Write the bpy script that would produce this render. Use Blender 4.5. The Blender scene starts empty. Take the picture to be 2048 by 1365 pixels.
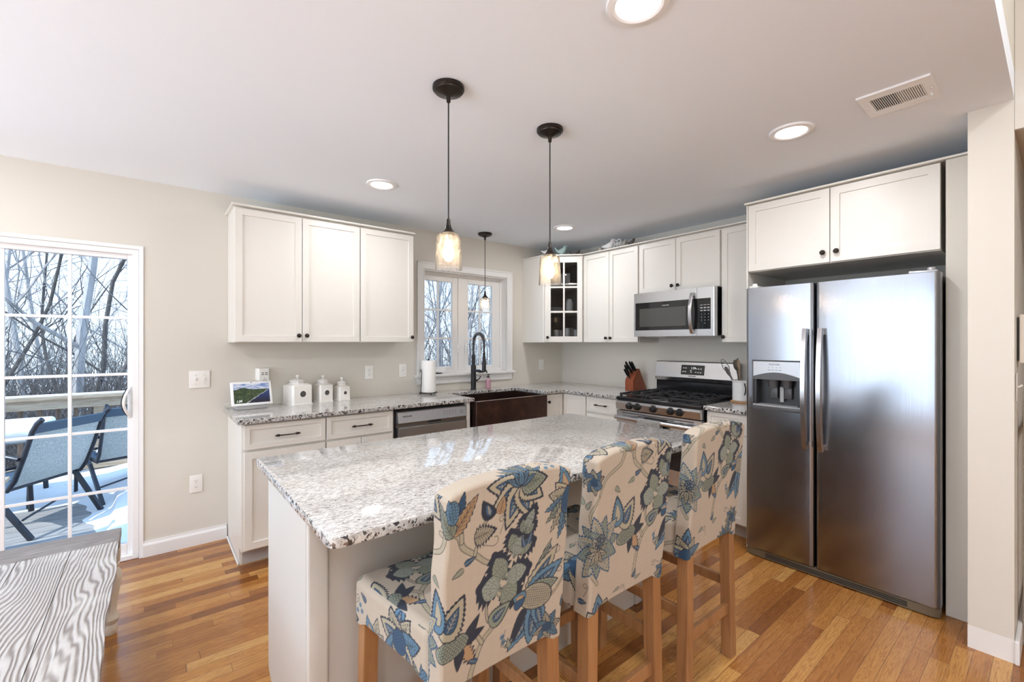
import bpy, bmesh, math, random
import numpy as np
from mathutils import Matrix, Vector

S = bpy.context.scene
COL = S.collection
PI = math.pi

# ------------------------------------------------------------------ camera, world, sun, exposure
YAW = math.atan2(724.0, 893.0)
cam_d = bpy.data.cameras.new('camera')
cam_d.sensor_width = 36.0
cam_d.lens = 36.0 * 893.0 / 2048.0
cam_d.shift_y = (685.5 - 682.5) / 2048.0
cam_d.clip_start = 0.02
cam_d.clip_end = 300
cam = bpy.data.objects.new('camera', cam_d)
cam.location = (-3.76, -3.70, 1.372)
cam.rotation_euler = (PI / 2, 0, -YAW)
COL.objects.link(cam)
S.camera = cam

S.view_settings.view_transform = 'Standard'
S.view_settings.look = 'None'
S.view_settings.gamma = 1.0
S.view_settings.exposure = 0.12
S.view_settings.use_curve_mapping = False
S.cycles.use_denoising = True
S.cycles.max_bounces = 8
S.cycles.diffuse_bounces = 5
S.cycles.glossy_bounces = 4
S.cycles.transmission_bounces = 6
S.cycles.transparent_max_bounces = 12
S.cycles.sample_clamp_indirect = 6.0
S.cycles.caustics_reflective = False
S.cycles.caustics_refractive = False

W = bpy.data.worlds.new('world')
S.world = W
W.use_nodes = True
wn, wl = W.node_tree.nodes, W.node_tree.links
wn.clear()
w_out = wn.new('ShaderNodeOutputWorld')
w_bg = wn.new('ShaderNodeBackground')
w_tc = wn.new('ShaderNodeTexCoord')
w_sep = wn.new('ShaderNodeSeparateXYZ')
w_ramp = wn.new('ShaderNodeValToRGB')
w_ramp.color_ramp.elements[0].position = 0.0
w_ramp.color_ramp.elements[0].color = (0.80, 0.90, 1.0, 1)
w_ramp.color_ramp.elements[1].position = 0.7
w_ramp.color_ramp.elements[1].color = (0.42, 0.66, 1.0, 1)
wl.new(w_tc.outputs['Generated'], w_sep.inputs[0])
wl.new(w_sep.outputs['Z'], w_ramp.inputs[0])
wl.new(w_ramp.outputs[0], w_bg.inputs[0])
w_bg.inputs[1].default_value = 2.3
wl.new(w_bg.outputs[0], w_out.inputs[0])


def add_light(name, kind, loc, power, color=(1, 1, 1), size=0.1, size_y=None, direction=None, shape=None, spread=None, parent=None):
    d = bpy.data.lights.new(name, kind)
    d.energy = power
    d.color = color
    if kind == 'AREA':
        d.size = size
        if shape:
            d.shape = shape
        if size_y:
            d.shape = 'RECTANGLE'
            d.size_y = size_y
        if spread:
            d.spread = spread
    elif kind == 'SUN':
        d.angle = size
    else:
        d.shadow_soft_size = size
    o = bpy.data.objects.new(name, d)
    o.location = loc
    if direction:
        o.rotation_euler = Vector(direction).to_track_quat('-Z', 'Y').to_euler()
    COL.objects.link(o)
    if parent:
        o.parent = parent
    return o


# winter afternoon sun, low from the west and slightly behind the house
add_light('sun', 'SUN', (-10, -4, 8), 5.5, (1.0, 0.93, 0.84), math.radians(0.6), direction=(0.87, 0.20, -0.75))
# daylight coming in at the big west window
add_light('west_daylight', 'AREA', (-7.62, -2.1, 1.25), 80, (0.66, 0.81, 1.0), 3.4, 2.1, direction=(1, 0, 0.05))
# unseen fill lamps added at the west and south windows to brighten the ceiling
add_light('west_ceiling_fill', 'AREA', (-7.60, -2.1, 0.60), 85, (0.84, 0.91, 1.0), 3.2, 0.8, direction=(0.45, 0, 0.90), spread=math.radians(110))
add_light('south_ceiling_fill', 'AREA', (-4.6, -7.60, 1.0), 110, (0.88, 0.93, 1.0), 2.4, 0.6, direction=(0, 0.60, 0.80), spread=math.radians(100))

# ------------------------------------------------------------------ materials
MATS = {}


def mat(name, color=(0.8, 0.8, 0.8), rough=0.5, metal=0.0, **kw):
    if name in MATS:
        return MATS[name]
    m = bpy.data.materials.new(name)
    m.use_nodes = True
    b = m.node_tree.nodes['Principled BSDF']
    b.inputs['Base Color'].default_value = (*color, 1)
    b.inputs['Roughness'].default_value = rough
    b.inputs['Metallic'].default_value = metal
    for k, v in kw.items():
        b.inputs[k.replace('_', ' ')].default_value = v
    MATS[name] = m
    return m


class N:
    """small node helper"""
    def __init__(s, m):
        s.t = m.node_tree
        s.b = s.t.nodes['Principled BSDF']

    def n(s, kind, **kw):
        nd = s.t.nodes.new('ShaderNode' + kind)
        for k, v in kw.items():
            if hasattr(nd, k):
                setattr(nd, k, v)
        return nd

    def l(s, a, b):
        s.t.links.new(a, b)

    def coord(s, scale=(1, 1, 1), out='Object', loc=(0, 0, 0), rot=(0, 0, 0)):
        tc = s.n('TexCoord')
        mp = s.n('Mapping')
        mp.inputs['Scale'].default_value = scale
        mp.inputs['Location'].default_value = loc
        mp.inputs['Rotation'].default_value = rot
        s.l(tc.outputs[out], mp.inputs[0])
        return mp.outputs[0]

    def noise(s, vec, scale=5, detail=3, rough=0.5, dist=0.0):
        nd = s.n('TexNoise')
        nd.inputs['Scale'].default_value = scale
        nd.inputs['Detail'].default_value = detail
        nd.inputs['Roughness'].default_value = rough
        nd.inputs['Distortion'].default_value = dist
        s.l(vec, nd.inputs['Vector'])
        return nd.outputs['Fac']

    def ramp(s, fac, stops):
        nd = s.n('ValToRGB')
        cr = nd.color_ramp
        while len(cr.elements) < len(stops):
            cr.elements.new(0.5)
        for e, (p, c) in zip(cr.elements, stops):
            e.position = p
            e.color = (*c, 1) if len(c) == 3 else c
        s.l(fac, nd.inputs[0])
        return nd.outputs[0]

    def mix(s, fac, a, b, mode='MIX'):
        nd = s.n('MixRGB')
        nd.blend_type = mode
        for i, v in ((0, fac), (1, a), (2, b)):
            if hasattr(v, 'links'):
                s.l(v, nd.inputs[i])
            elif isinstance(v, (int, float)):
                nd.inputs[i].default_value = v
            else:
                nd.inputs[i].default_value = (*v, 1)
        return nd.outputs[0]

    def math(s, op, a, b=None, c=None):
        nd = s.n('Math')
        nd.operation = op
        for i, v in enumerate((a, b, c)):
            if v is None:
                continue
            if hasattr(v, 'links'):
                s.l(v, nd.inputs[i])
            else:
                nd.inputs[i].default_value = v
        return nd.outputs[0]

    def bump(s, h, strength=0.2, dist=0.002):
        nd = s.n('Bump')
        nd.inputs['Strength'].default_value = strength
        nd.inputs['Distance'].default_value = dist
        s.l(h, nd.inputs['Height'])
        s.l(nd.outputs[0], s.b.inputs['Normal'])


def paint(name, color, rough=0.5, amp=0.015, bump=0.04):
    m = mat(name, color, rough)
    n = N(m)
    v = n.coord()
    f = n.noise(v, 1.3, 3)
    n.l(n.mix(n.math('MULTIPLY', f, amp * 2), color, tuple(c * 0.9 for c in color)), n.b.inputs['Base Color'])
    n.bump(n.noise(v, 260, 2), bump, 0.0006)
    return m


M_wall = paint('wall_paint', (0.665, 0.63, 0.56), 0.75)
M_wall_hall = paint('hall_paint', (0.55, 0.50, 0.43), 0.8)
M_ceil = paint('ceiling_paint', (0.83, 0.885, 0.95), 0.8, 0.03)
M_trim = paint('trim_paint', (0.80, 0.79, 0.775), 0.35, 0.01, 0.01)
M_cab = paint('cabinet_paint', (0.76, 0.735, 0.68), 0.38, 0.02, 0.02)
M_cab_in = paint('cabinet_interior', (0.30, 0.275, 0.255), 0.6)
M_isl = paint('island_paint', (0.60, 0.575, 0.535), 0.40, 0.02, 0.02)
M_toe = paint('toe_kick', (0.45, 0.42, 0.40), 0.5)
M_vinyl = mat('white_vinyl', (0.86, 0.86, 0.86), 0.3)
M_plastic = mat('white_plastic', (0.82, 0.80, 0.76), 0.35)
M_dark = mat('dark_gap', (0.02, 0.02, 0.02), 0.7)
M_black = mat('black_plastic', (0.015, 0.015, 0.016), 0.25)
M_bronze = mat('oil_rubbed_bronze', (0.035, 0.028, 0.024), 0.32, 0.75)
M_matte_black = mat('matte_black_metal', (0.018, 0.018, 0.02), 0.38, 0.4)
M_chrome = mat('chrome', (0.75, 0.75, 0.76), 0.12, 1.0)
M_glossblack = mat('black_glass', (0.012, 0.012, 0.013), 0.05, 0.0)
M_white_text = mat('light_print', (0.75, 0.75, 0.75), 0.5)
M_dark_text = mat('dark_print', (0.06, 0.06, 0.065), 0.5)
M_ceramic = mat('white_ceramic', (0.83, 0.81, 0.77), 0.16)
M_paper = paint('paper_towel', (0.87, 0.85, 0.82), 0.9, 0.02, 0.3)
M_castiron = mat('cast_iron', (0.015, 0.015, 0.016), 0.45, 0.2)
M_enamel = mat('black_enamel', (0.012, 0.012, 0.014), 0.12)
M_grey_util = mat('grey_silicone', (0.15, 0.145, 0.135), 0.5)
M_util_wood = mat('utensil_wood', (0.30, 0.21, 0.14), 0.55)
M_rope = mat('cord_black', (0.02, 0.018, 0.017), 0.6)


def brushed(name, color, rough, vert=False, aniso=0.6, amp=0.06):
    m = mat(name, color, rough, 1.0)
    n = N(m)
    sc = (1.5, 1.5, 260) if not vert else (260, 260, 1.5)
    v = n.coord(sc)
    f = n.noise(v, 1.0, 2)
    v2 = n.coord((1, 1, 1))
    f2 = n.noise(v2, 2.6, 3)
    r = n.math('ADD', n.math('MULTIPLY', f, amp), n.math('ADD', n.math('MULTIPLY', f2, 0.05), rough - amp / 2 - 0.02))
    n.l(r, n.b.inputs['Roughness'])
    n.b.inputs['Anisotropic'].default_value = aniso
    n.l(n.mix(f, color, tuple(c * 0.93 for c in color)), n.b.inputs['Base Color'])
    h = n.noise(v2, 3.2, 2)
    n.bump(h, 0.25, 0.003)
    return m


M_steel = brushed('stainless_steel', (0.60, 0.60, 0.615), 0.22)
M_steel_v = brushed('stainless_steel_door', (0.30, 0.305, 0.325), 0.20, True)
M_steel_dark = brushed('dishwasher_steel', (0.42, 0.41, 0.40), 0.3)

# granite -----------------------------------------------------------
def granite(name, chunky=False):
    m = mat(name, (0.6, 0.58, 0.55), 0.06)
    n = N(m)
    st = (1, 2.2, 1) if not chunky else (1, 1, 1)
    v = n.coord(st)
    base = n.ramp(n.noise(v, 62 if not chunky else 40, 4, 0.65), [(0.30, (0.26, 0.24, 0.225)), (0.43, (0.47, 0.455, 0.435)), (0.55, (0.64, 0.635, 0.62)), (0.75, (0.76, 0.76, 0.75))])
    cloud = n.ramp(n.noise(n.coord((1, 1.4, 1)), 3.2, 4, 0.6), [(0.35, (0.84, 0.81, 0.78)), (0.6, (1, 1, 1))])
    c1 = n.mix(1.0, base, cloud, 'MULTIPLY')
    sp = n.noise(v, 140 if not chunky else 80, 3, 0.6)
    msk = n.ramp(sp, [(0.60 if not chunky else 0.565, (0, 0, 0)), (0.65 if not chunky else 0.60, (1, 1, 1))])
    c2 = n.mix(msk, c1, (0.16, 0.125, 0.11))
    big = n.noise(v, 62 if chunky else 80, 2, 0.5, 0.6)
    msk2 = n.ramp(big, [(0.655 if not chunky else 0.56, (0, 0, 0)), (0.69 if not chunky else 0.59, (1, 1, 1))])
    c3 = n.mix(msk2, c2, (0.045, 0.042, 0.045))
    n.l(c3, n.b.inputs['Base Color'])
    n.b.inputs['Specular IOR Level'].default_value = 0.8
    return m


M_granite = granite('granite_top')
M_granite_edge = granite('granite_edge', True)

# oak floor -----------------------------------------------------------
def oak_floor():
    m = mat('oak_floor', (0.5, 0.28, 0.12), 0.22)
    n = N(m)
    tc = n.n('TexCoord')
    sep = n.n('SeparateXYZ')
    n.l(tc.outputs['Object'], sep.inputs[0])
    x, y = sep.outputs[0], sep.outputs[1]
    W_ = 0.0585
    row_f = n.math('DIVIDE', y, W_)
    row = n.math('FLOOR', row_f)
    fr = n.math('SUBTRACT', row_f, row)
    wn1 = n.n('TexWhiteNoise')
    wn1.noise_dimensions = '1D'
    n.l(row, wn1.inputs['W'])
    # staggered ends
    xo = n.math('ADD', n.math('DIVIDE', x, 0.74), n.math('MULTIPLY', wn1.outputs[0], 17.3))
    # per-row variation of plank length through a warp
    warp = n.math('MULTIPLY', n.math('SINE', n.math('ADD', n.math('MULTIPLY', xo, 2.1), n.math('MULTIPLY', row, 1.7))), 0.23)
    xw = n.math('ADD', xo, warp)
    col = n.math('FLOOR', xw)
    fc = n.math('SUBTRACT', xw, col)
    comb = n.n('CombineXYZ')
    n.l(col, comb.inputs[0])
    n.l(row, comb.inputs[1])
    wn2 = n.n('TexWhiteNoise')
    wn2.noise_dimensions = '3D'
    n.l(comb.outputs[0], wn2.inputs['Vector'])
    tone = n.ramp(wn2.outputs['Value'], [(0.0, (0.22, 0.078, 0.020)), (0.14, (0.34, 0.135, 0.034)), (0.5, (0.45, 0.200, 0.052)), (0.8, (0.53, 0.262, 0.076)), (1.0, (0.62, 0.36, 0.125))])
    # grain: stretched noise offset for every plank
    off = n.n('CombineXYZ')
    n.l(n.math('MULTIPLY', x, 1.6), off.inputs[0])
    n.l(n.math('ADD', n.math('MULTIPLY', y, 34), n.math('MULTIPLY', wn2.outputs['Value'], 40)), off.inputs[1])
    n.l(n.math('MULTIPLY', wn2.outputs['Value'], 60), off.inputs[2])
    g1 = n.noise(off.outputs[0], 1.6, 4, 0.6, 1.1)
    g2 = n.noise(off.outputs[0], 7.0, 3, 0.6, 0.5)
    wv = n.math('SINE', n.math('MULTIPLY', g1, 55))
    wv = n.math('ADD', n.math('MULTIPLY', wv, 0.5), 0.5)
    grain = n.mix(0.5, wv, g2)
    gcol = n.ramp(grain, [(0.15, (0.52, 0.40, 0.30)), (0.5, (0.94, 0.91, 0.88)), (0.9, (1.12, 1.12, 1.10))])
    c = n.mix(0.8, tone, gcol, 'MULTIPLY')
    streak = n.ramp(n.noise(off.outputs[0], 0.9, 2, 0.5, 0.4), [(0.62, (0, 0, 0)), (0.72, (1, 1, 1))])
    c = n.mix(n.math('MULTIPLY', streak, 0.55), c, (0.25, 0.09, 0.03))
    # seams
    e1 = n.math('MINIMUM', fr, n.math('SUBTRACT', 1.0, fr))
    e2 = n.math('MULTIPLY', n.math('MINIMUM', fc, n.math('SUBTRACT', 1.0, fc)), 11)
    e = n.math('MINIMUM', e1, e2)
    seam = n.ramp(e, [(0.008, (1, 1, 1)), (0.026, (0, 0, 0))])
    c = n.mix(n.math('MULTIPLY', seam, 0.75), c, (0.12, 0.05, 0.02))
    n.l(c, n.b.inputs['Base Color'])
    rr = n.math('ADD', n.math('MULTIPLY', g2, 0.12), 0.13)
    n.l(rr, n.b.inputs['Roughness'])
    n.bump(n.math('SUBTRACT', n.math('MULTIPLY', grain, 0.15), seam), 0.12, 0.001)
    return m


M_floor = oak_floor()


def wood(name, c1, c2, scale=(30, 30, 2), rough=0.4, k=28):
    m = mat(name, c1, rough)
    n = N(m)
    v = n.coord(scale)
    f = n.noise(v, 1.0, 4, 0.6, 0.6)
    s_ = n.math('ADD', n.math('MULTIPLY', n.math('SINE', n.math('MULTIPLY', f, k)), 0.5), 0.5)
    g = n.mix(0.5, s_, n.noise(v, 6, 3))
    n.l(n.ramp(g, [(0.1, c1), (0.9, c2)]), n.b.inputs['Base Color'])
    n.bump(g, 0.06, 0.001)
    return m


M_stoolwood = wood('stool_oak', (0.25, 0.11, 0.042), (0.38, 0.19, 0.080), (26, 26, 2), 0.4, 14)
M_block = wood('knife_block_cherry', (0.20, 0.045, 0.015), (0.31, 0.08, 0.028), (30, 30, 6), 0.3, 10)
M_deckwood = wood('weathered_deck', (0.22, 0.22, 0.23), (0.42, 0.42, 0.42), (2, 30, 30), 0.85)
M_railwood = wood('rail_wood', (0.30, 0.22, 0.15), (0.52, 0.42, 0.31), (2, 26, 26), 0.85)
M_balwood = wood('baluster_wood', (0.09, 0.06, 0.045), (0.20, 0.14, 0.10), (20, 20, 2), 0.85)
M_cork = wood('trivet_wood', (0.42, 0.22, 0.10), (0.55, 0.32, 0.16), (10, 10, 10), 0.6)


def rough_plank(name, tint=(1, 1, 1), along='y', seed=0.0):
    """weathered softwood with raised growth rings"""
    m = mat(name, (0.5, 0.45, 0.42), 0.55)
    n = N(m)
    sc = (1.0, 0.16, 1.0) if along == 'y' else (0.16, 1.0, 1.0)
    v = n.coord(sc, loc=(seed, seed * 0.7, 0))
    w = n.noise(v, 5.5, 3, 0.5, 0.5)
    tc = n.n('TexCoord')
    sep = n.n('SeparateXYZ')
    n.l(tc.outputs['Object'], sep.inputs[0])
    ax = sep.outputs[0] if along == 'y' else sep.outputs[1]
    ph = n.math('ADD', n.math('MULTIPLY', ax, 480), n.math('MULTIPLY', w, 80))
    s_ = n.math('ADD', n.math('MULTIPLY', n.math('SINE', ph), 0.5), 0.5)
    s2 = n.math('POWER', s_, 1.6)
    fine = n.noise(n.coord((60, 9, 10) if along == 'y' else (9, 60, 10)), 3, 4, 0.7)
    g = n.mix(0.42, s2, fine)
    c = n.ramp(g, [(0.15, (0.52, 0.495, 0.47)), (0.42, (0.40, 0.37, 0.35)), (0.68, (0.27, 0.235, 0.215)), (0.95, (0.17, 0.14, 0.12))])
    wash = n.ramp(n.noise(n.coord((1, 1, 1)), 4.5, 3, 0.6), [(0.50, (0, 0, 0)), (0.66, (1, 1, 1))])
    c = n.mix(n.math('MULTIPLY', wash, 0.5), c, (0.58, 0.56, 0.53))
    c = n.mix(1.0, c, tint, 'MULTIPLY')
    n.l(c, n.b.inputs['Base Color'])
    n.bump(n.math('MULTIPLY', s2, -1), 0.7, 0.004)
    return m


M_plank1 = rough_plank('weathered_pine', (1, 1, 1), 'y', 0.0)
M_plank2 = rough_plank('weathered_pine_dark', (0.60, 0.57, 0.56), 'x', 3.1)
M_plank_edge = wood('weathered_edge', (0.05, 0.03, 0.02), (0.13, 0.09, 0.06), (8, 8, 60), 0.8)


def copper():
    m = mat('aged_copper', (0.055, 0.03, 0.024), 0.38, 0.85)
    n = N(m)
    v = n.coord()
    f = n.noise(v, 8, 4, 0.6)
    n.l(n.ramp(f, [(0.3, (0.05, 0.03, 0.026)), (0.6, (0.085, 0.045, 0.035)), (0.8, (0.15, 0.065, 0.045))]), n.b.inputs['Base Color'])
    vo = n.n('TexVoronoi')
    vo.inputs['Scale'].default_value = 55
    n.l(v, vo.inputs['Vector'])
    n.bump(vo.outputs['Distance'], 0.25, 0.002)
    return m


M_copper = copper()


def pane_glass(name='window_glass', tint=(0.93, 0.97, 1.0), refl=1.0):
    m = bpy.data.materials.new(name)
    m.use_nodes = True
    t = m.node_tree
    t.nodes.clear()
    o = t.nodes.new('ShaderNodeOutputMaterial')
    tr = t.nodes.new('ShaderNodeBsdfTransparent')
    tr.inputs[0].default_value = (*tint, 1)
    gl = t.nodes.new('ShaderNodeBsdfGlossy')
    gl.inputs['Roughness'].default_value = 0.01
    gl.inputs['Color'].default_value = (refl, refl, refl, 1)
    fr = t.nodes.new('ShaderNodeFresnel')
    fr.inputs[0].default_value = 1.18
    mx = t.nodes.new('ShaderNodeMixShader')
    t.links.new(fr.outputs[0], mx.inputs[0])
    t.links.new(tr.outputs[0], mx.inputs[1])
    t.links.new(gl.outputs[0], mx.inputs[2])
    t.links.new(mx.outputs[0], o.inputs[0])
    return m


M_pane = pane_glass()
M_cabglass = pane_glass('cabinet_glass', (0.86, 0.86, 0.86), 0.9)
M_thinglass = mat('tumbler_glass', (0.62, 0.63, 0.63), 0.12, 0, Transmission_Weight=0.55)


def seeded_glass():
    m = bpy.data.materials.new('seeded_glass')
    m.use_nodes = True
    t = m.node_tree
    t.nodes.clear()
    o = t.nodes.new('ShaderNodeOutputMaterial')
    tr = t.nodes.new('ShaderNodeBsdfTransparent')
    tr.inputs[0].default_value = (1.0, 0.985, 0.97, 1)
    tl = t.nodes.new('ShaderNodeBsdfTranslucent')
    tl.inputs[0].default_value = (1.0, 0.97, 0.94, 1)
    gl = t.nodes.new('ShaderNodeBsdfGlossy')
    gl.inputs['Roughness'].default_value = 0.04
    tc = t.nodes.new('ShaderNodeTexCoord')
    mp = t.nodes.new('ShaderNodeMapping')
    mp.inputs['Scale'].default_value = (1, 1, 0.45)
    nz = t.nodes.new('ShaderNodeTexNoise')
    nz.inputs['Scale'].default_value = 110
    nz.inputs['Detail'].default_value = 2
    t.links.new(tc.outputs['Object'], mp.inputs[0])
    t.links.new(mp.outputs[0], nz.inputs['Vector'])
    bp = t.nodes.new('ShaderNodeBump')
    bp.inputs['Strength'].default_value = 0.9
    bp.inputs['Distance'].default_value = 0.004
    t.links.new(nz.outputs['Fac'], bp.inputs['Height'])
    t.links.new(bp.outputs[0], gl.inputs['Normal'])
    t.links.new(bp.outputs[0], tl.inputs['Normal'])
    fr = t.nodes.new('ShaderNodeFresnel')
    fr.inputs[0].default_value = 1.15
    t.links.new(bp.outputs[0], fr.inputs['Normal'])
    cr = t.nodes.new('ShaderNodeValToRGB')
    cr.color_ramp.elements[0].position = 0.44
    cr.color_ramp.elements[0].color = (0.05, 0.05, 0.05, 1)
    cr.color_ramp.elements[1].position = 0.62
    cr.color_ramp.elements[1].color = (0.22, 0.22, 0.22, 1)
    t.links.new(nz.outputs['Fac'], cr.inputs[0])
    m1 = t.nodes.new('ShaderNodeMixShader')
    t.links.new(cr.outputs[0], m1.inputs[0])
    t.links.new(tr.outputs[0], m1.inputs[1])
    t.links.new(tl.outputs[0], m1.inputs[2])
    m2 = t.nodes.new('ShaderNodeMixShader')
    t.links.new(fr.outputs[0], m2.inputs[0])
    t.links.new(m1.outputs[0], m2.inputs[1])
    t.links.new(gl.outputs[0], m2.inputs[2])
    t.links.new(m2.outputs[0], o.inputs[0])
    return m


M_seeded = seeded_glass()


def emitter(name, color, strength):
    m = mat(name, (0.9, 0.9, 0.9), 0.5)
    b = m.node_tree.nodes['Principled BSDF']
    b.inputs['Emission Color'].default_value = (*color, 1)
    b.inputs['Emission Strength'].default_value = strength
    return m


M_led = emitter('led_lens', (1.0, 0.98, 0.95), 4.0)
M_bulb = emitter('bulb_glow', (1.0, 0.72, 0.40), 14.0)
M_display = emitter('display_digits', (0.8, 0.9, 0.95), 0.6)


def tree_bark(name, c1, c2):
    m = mat(name, c1, 0.9)
    n = N(m)
    v = n.coord((6, 6, 1.5))
    n.l(n.ramp(n.noise(v, 2.0, 4, 0.7), [(0.3, c1), (0.7, c2)]), n.b.inputs['Base Color'])
    return m


M_bark_dark = tree_bark('dark_bark', (0.035, 0.03, 0.03), (0.10, 0.09, 0.085))
M_bark_grey = tree_bark('grey_bark', (0.12, 0.115, 0.12), (0.30, 0.29, 0.30))
M_bark_pale = tree_bark('pale_bark', (0.28, 0.27, 0.28), (0.50, 0.49, 0.49))


def snow_mat(name='snow', c=(0.86, 0.89, 0.94)):
    m = mat(name, c, 0.7)
    n = N(m)
    n.bump(n.noise(n.coord(), 9, 4), 0.4, 0.03)
    return m


M_snow = snow_mat()


def ground_mat():
    m = mat('winter_ground', (0.3, 0.25, 0.2), 0.95)
    n = N(m)
    v = n.coord()
    f = n.noise(v, 0.55, 5, 0.65)
    leaf = n.ramp(n.noise(v, 9, 4, 0.7), [(0.3, (0.10, 0.075, 0.055)), (0.7, (0.30, 0.235, 0.18))])
    n.l(n.mix(n.ramp(f, [(0.47, (0, 0, 0)), (0.56, (1, 1, 1))]), leaf, (0.8, 0.83, 0.88)), n.b.inputs['Base Color'])
    return m


M_ground = ground_mat()

def mesh_sling():
    m = mat('sling_mesh_fabric', (0.30, 0.35, 0.40), 0.8)
    n = N(m)
    v = n.coord((230, 230, 60))
    n.l(n.ramp(n.noise(v, 1, 2), [(0.35, (0.27, 0.30, 0.30)), (0.65, (0.52, 0.55, 0.54))]), n.b.inputs['Base Color'])
    return m


M_sling = mesh_sling()
M_slingdark = mat('dark_sling_band', (0.05, 0.09, 0.14), 0.7)
M_patioframe = mat('patio_frame', (0.02, 0.026, 0.04), 0.4, 0.3)

# ------------------------------------------------------------------ mesh helpers
class B:
    """collects shapes into one bmesh"""
    def __init__(s):
        s.bm = bmesh.new()
        s.slots = []
        s.cur = 0

    def _new(s, before):
        s.bm.faces.ensure_lookup_table()
        for f in s.bm.faces[before:]:
            f.material_index = s.cur

    def use(s, i):
        s.cur = i
        return s

    def box(s, x0, x1, y0, y1, z0, z1, bev=0.0, seg=2, M=None):
        nb = len(s.bm.faces)
        t = bmesh.new()
        bmesh.ops.create_cube(t, size=1.0)
        bmesh.ops.scale(t, vec=(abs(x1 - x0), abs(y1 - y0), abs(z1 - z0)), verts=t.verts)
        bmesh.ops.translate(t, vec=((x0 + x1) / 2, (y0 + y1) / 2, (z0 + z1) / 2), verts=t.verts)
        if bev > 0:
            bmesh.ops.bevel(t, geom=list(t.edges), offset=bev, segments=seg, profile=0.5, affect='EDGES')
        s._merge(t, M)
        s._new(nb)
        return s

    def _merge(s, t, M=None):
        if M is not None:
            bmesh.ops.transform(t, matrix=M, verts=t.verts)
        me = bpy.data.meshes.new('tmp')
        t.to_mesh(me)
        t.free()
        s.bm.from_mesh(me)
        bpy.data.meshes.remove(me)

    def lathe(s, prof, c=(0, 0, 0), n=32, M=None, cap=True):
        """prof: list of (radius, z)"""
        nb = len(s.bm.faces)
        t = bmesh.new()
        rings = []
        for r, z in prof:
            if r < 1e-6:
                rings.append([t.verts.new((c[0], c[1], c[2] + z))])
            else:
                rings.append([t.verts.new((c[0] + r * math.cos(2 * PI * i / n), c[1] + r * math.sin(2 * PI * i / n), c[2] + z)) for i in range(n)])
        for a, b in zip(rings, rings[1:]):
            for i in range(n):
                j = (i + 1) % n
                if len(a) == 1 and len(b) == 1:
                    continue
                if len(a) == 1:
                    t.faces.new((a[0], b[j], b[i]))
                elif len(b) == 1:
                    t.faces.new((a[i], a[j], b[0]))
                else:
                    t.faces.new((a[i], a[j], b[j], b[i]))
        if cap:
            for r_ in (rings[0], rings[-1]):
                if len(r_) > 2:
                    try:
                        t.faces.new(r_)
                    except ValueError:
                        pass
        bmesh.ops.recalc_face_normals(t, faces=t.faces)
        s._merge(t, M)
        s._new(nb)
        return s

    def cyl(s, p0, p1, r, n=16, r2=None):
        p0, p1 = Vector(p0), Vector(p1)
        d = p1 - p0
        q = Vector((0, 0, 1)).rotation_difference(d.normalized()).to_matrix().to_4x4()
        return s.lathe([(r, 0), (r if r2 is None else r2, d.length)], n=n, M=Matrix.Translation(p0) @ q)

    def sph(s, c, r, n=12, sc=(1, 1, 1)):
        nb = len(s.bm.faces)
        t = bmesh.new()
        bmesh.ops.create_uvsphere(t, u_segments=n * 2, v_segments=n, radius=r)
        bmesh.ops.scale(t, vec=sc, verts=t.verts)
        bmesh.ops.translate(t, vec=c, verts=t.verts)
        s._merge(t)
        s._new(nb)
        return s

    def tube(s, pts, r, n=8, closed=False, cap=True, radii=None, flat=None):
        """pipe through points; flat=(a,b) makes an elliptic/rectangular-ish section scaled a,b"""
        nb = len(s.bm.faces)
        t = bmesh.new()
        P = [Vector(p) for p in pts]
        m = len(P)
        up = None
        rings = []
        for i in range(m):
            if closed:
                d = (P[(i + 1) % m] - P[i - 1]).normalized()
            else:
                d = (P[min(i + 1, m - 1)] - P[max(i - 1, 0)]).normalized()
            if up is None:
                up = Vector((0, 0, 1)) if abs(d.z) < 0.9 else Vector((1, 0, 0))
                up = (up - d * up.dot(d)).normalized()
            else:
                up = (up - d * up.dot(d))
                up = up.normalized() if up.length > 1e-5 else d.orthogonal().normalized()
            sd = d.cross(up)
            rr = radii[i] if radii else r
            a, b_ = flat if flat else (1, 1)
            rings.append([t.verts.new(P[i] + up * (rr * a * math.cos(2 * PI * (k + 0.5) / n)) + sd * (rr * b_ * math.sin(2 * PI * (k + 0.5) / n))) for k in range(n)])
        pairs = list(zip(rings, rings[1:])) + ([(rings[-1], rings[0])] if closed else [])
        for a, b in pairs:
            for k in range(n):
                j = (k + 1) % n
                t.faces.new((a[k], a[j], b[j], b[k]))
        if cap and not closed:
            t.faces.new(rings[0])
            t.faces.new(rings[-1])
        bmesh.ops.recalc_face_normals(t, faces=t.faces)
        s._merge(t)
        s._new(nb)
        return s

    def prism(s, poly, z0, z1, M=None, bev=0.0):
        """polygon in xy extruded along z"""
        nb = len(s.bm.faces)
        t = bmesh.new()
        a = [t.verts.new((x, y, z0)) for x, y in poly]
        b = [t.verts.new((x, y, z1)) for x, y in poly]
        t.faces.new(a)
        t.faces.new(b)
        for i in range(len(poly)):
            j = (i + 1) % len(poly)
            t.faces.new((a[i], a[j], b[j], b[i]))
        bmesh.ops.recalc_face_normals(t, faces=t.faces)
        if bev:
            bmesh.ops.bevel(t, geom=list(t.edges), offset=bev, segments=2, profile=0.5, affect='EDGES')
        s._merge(t, M)
        s._new(nb)
        return s

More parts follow.
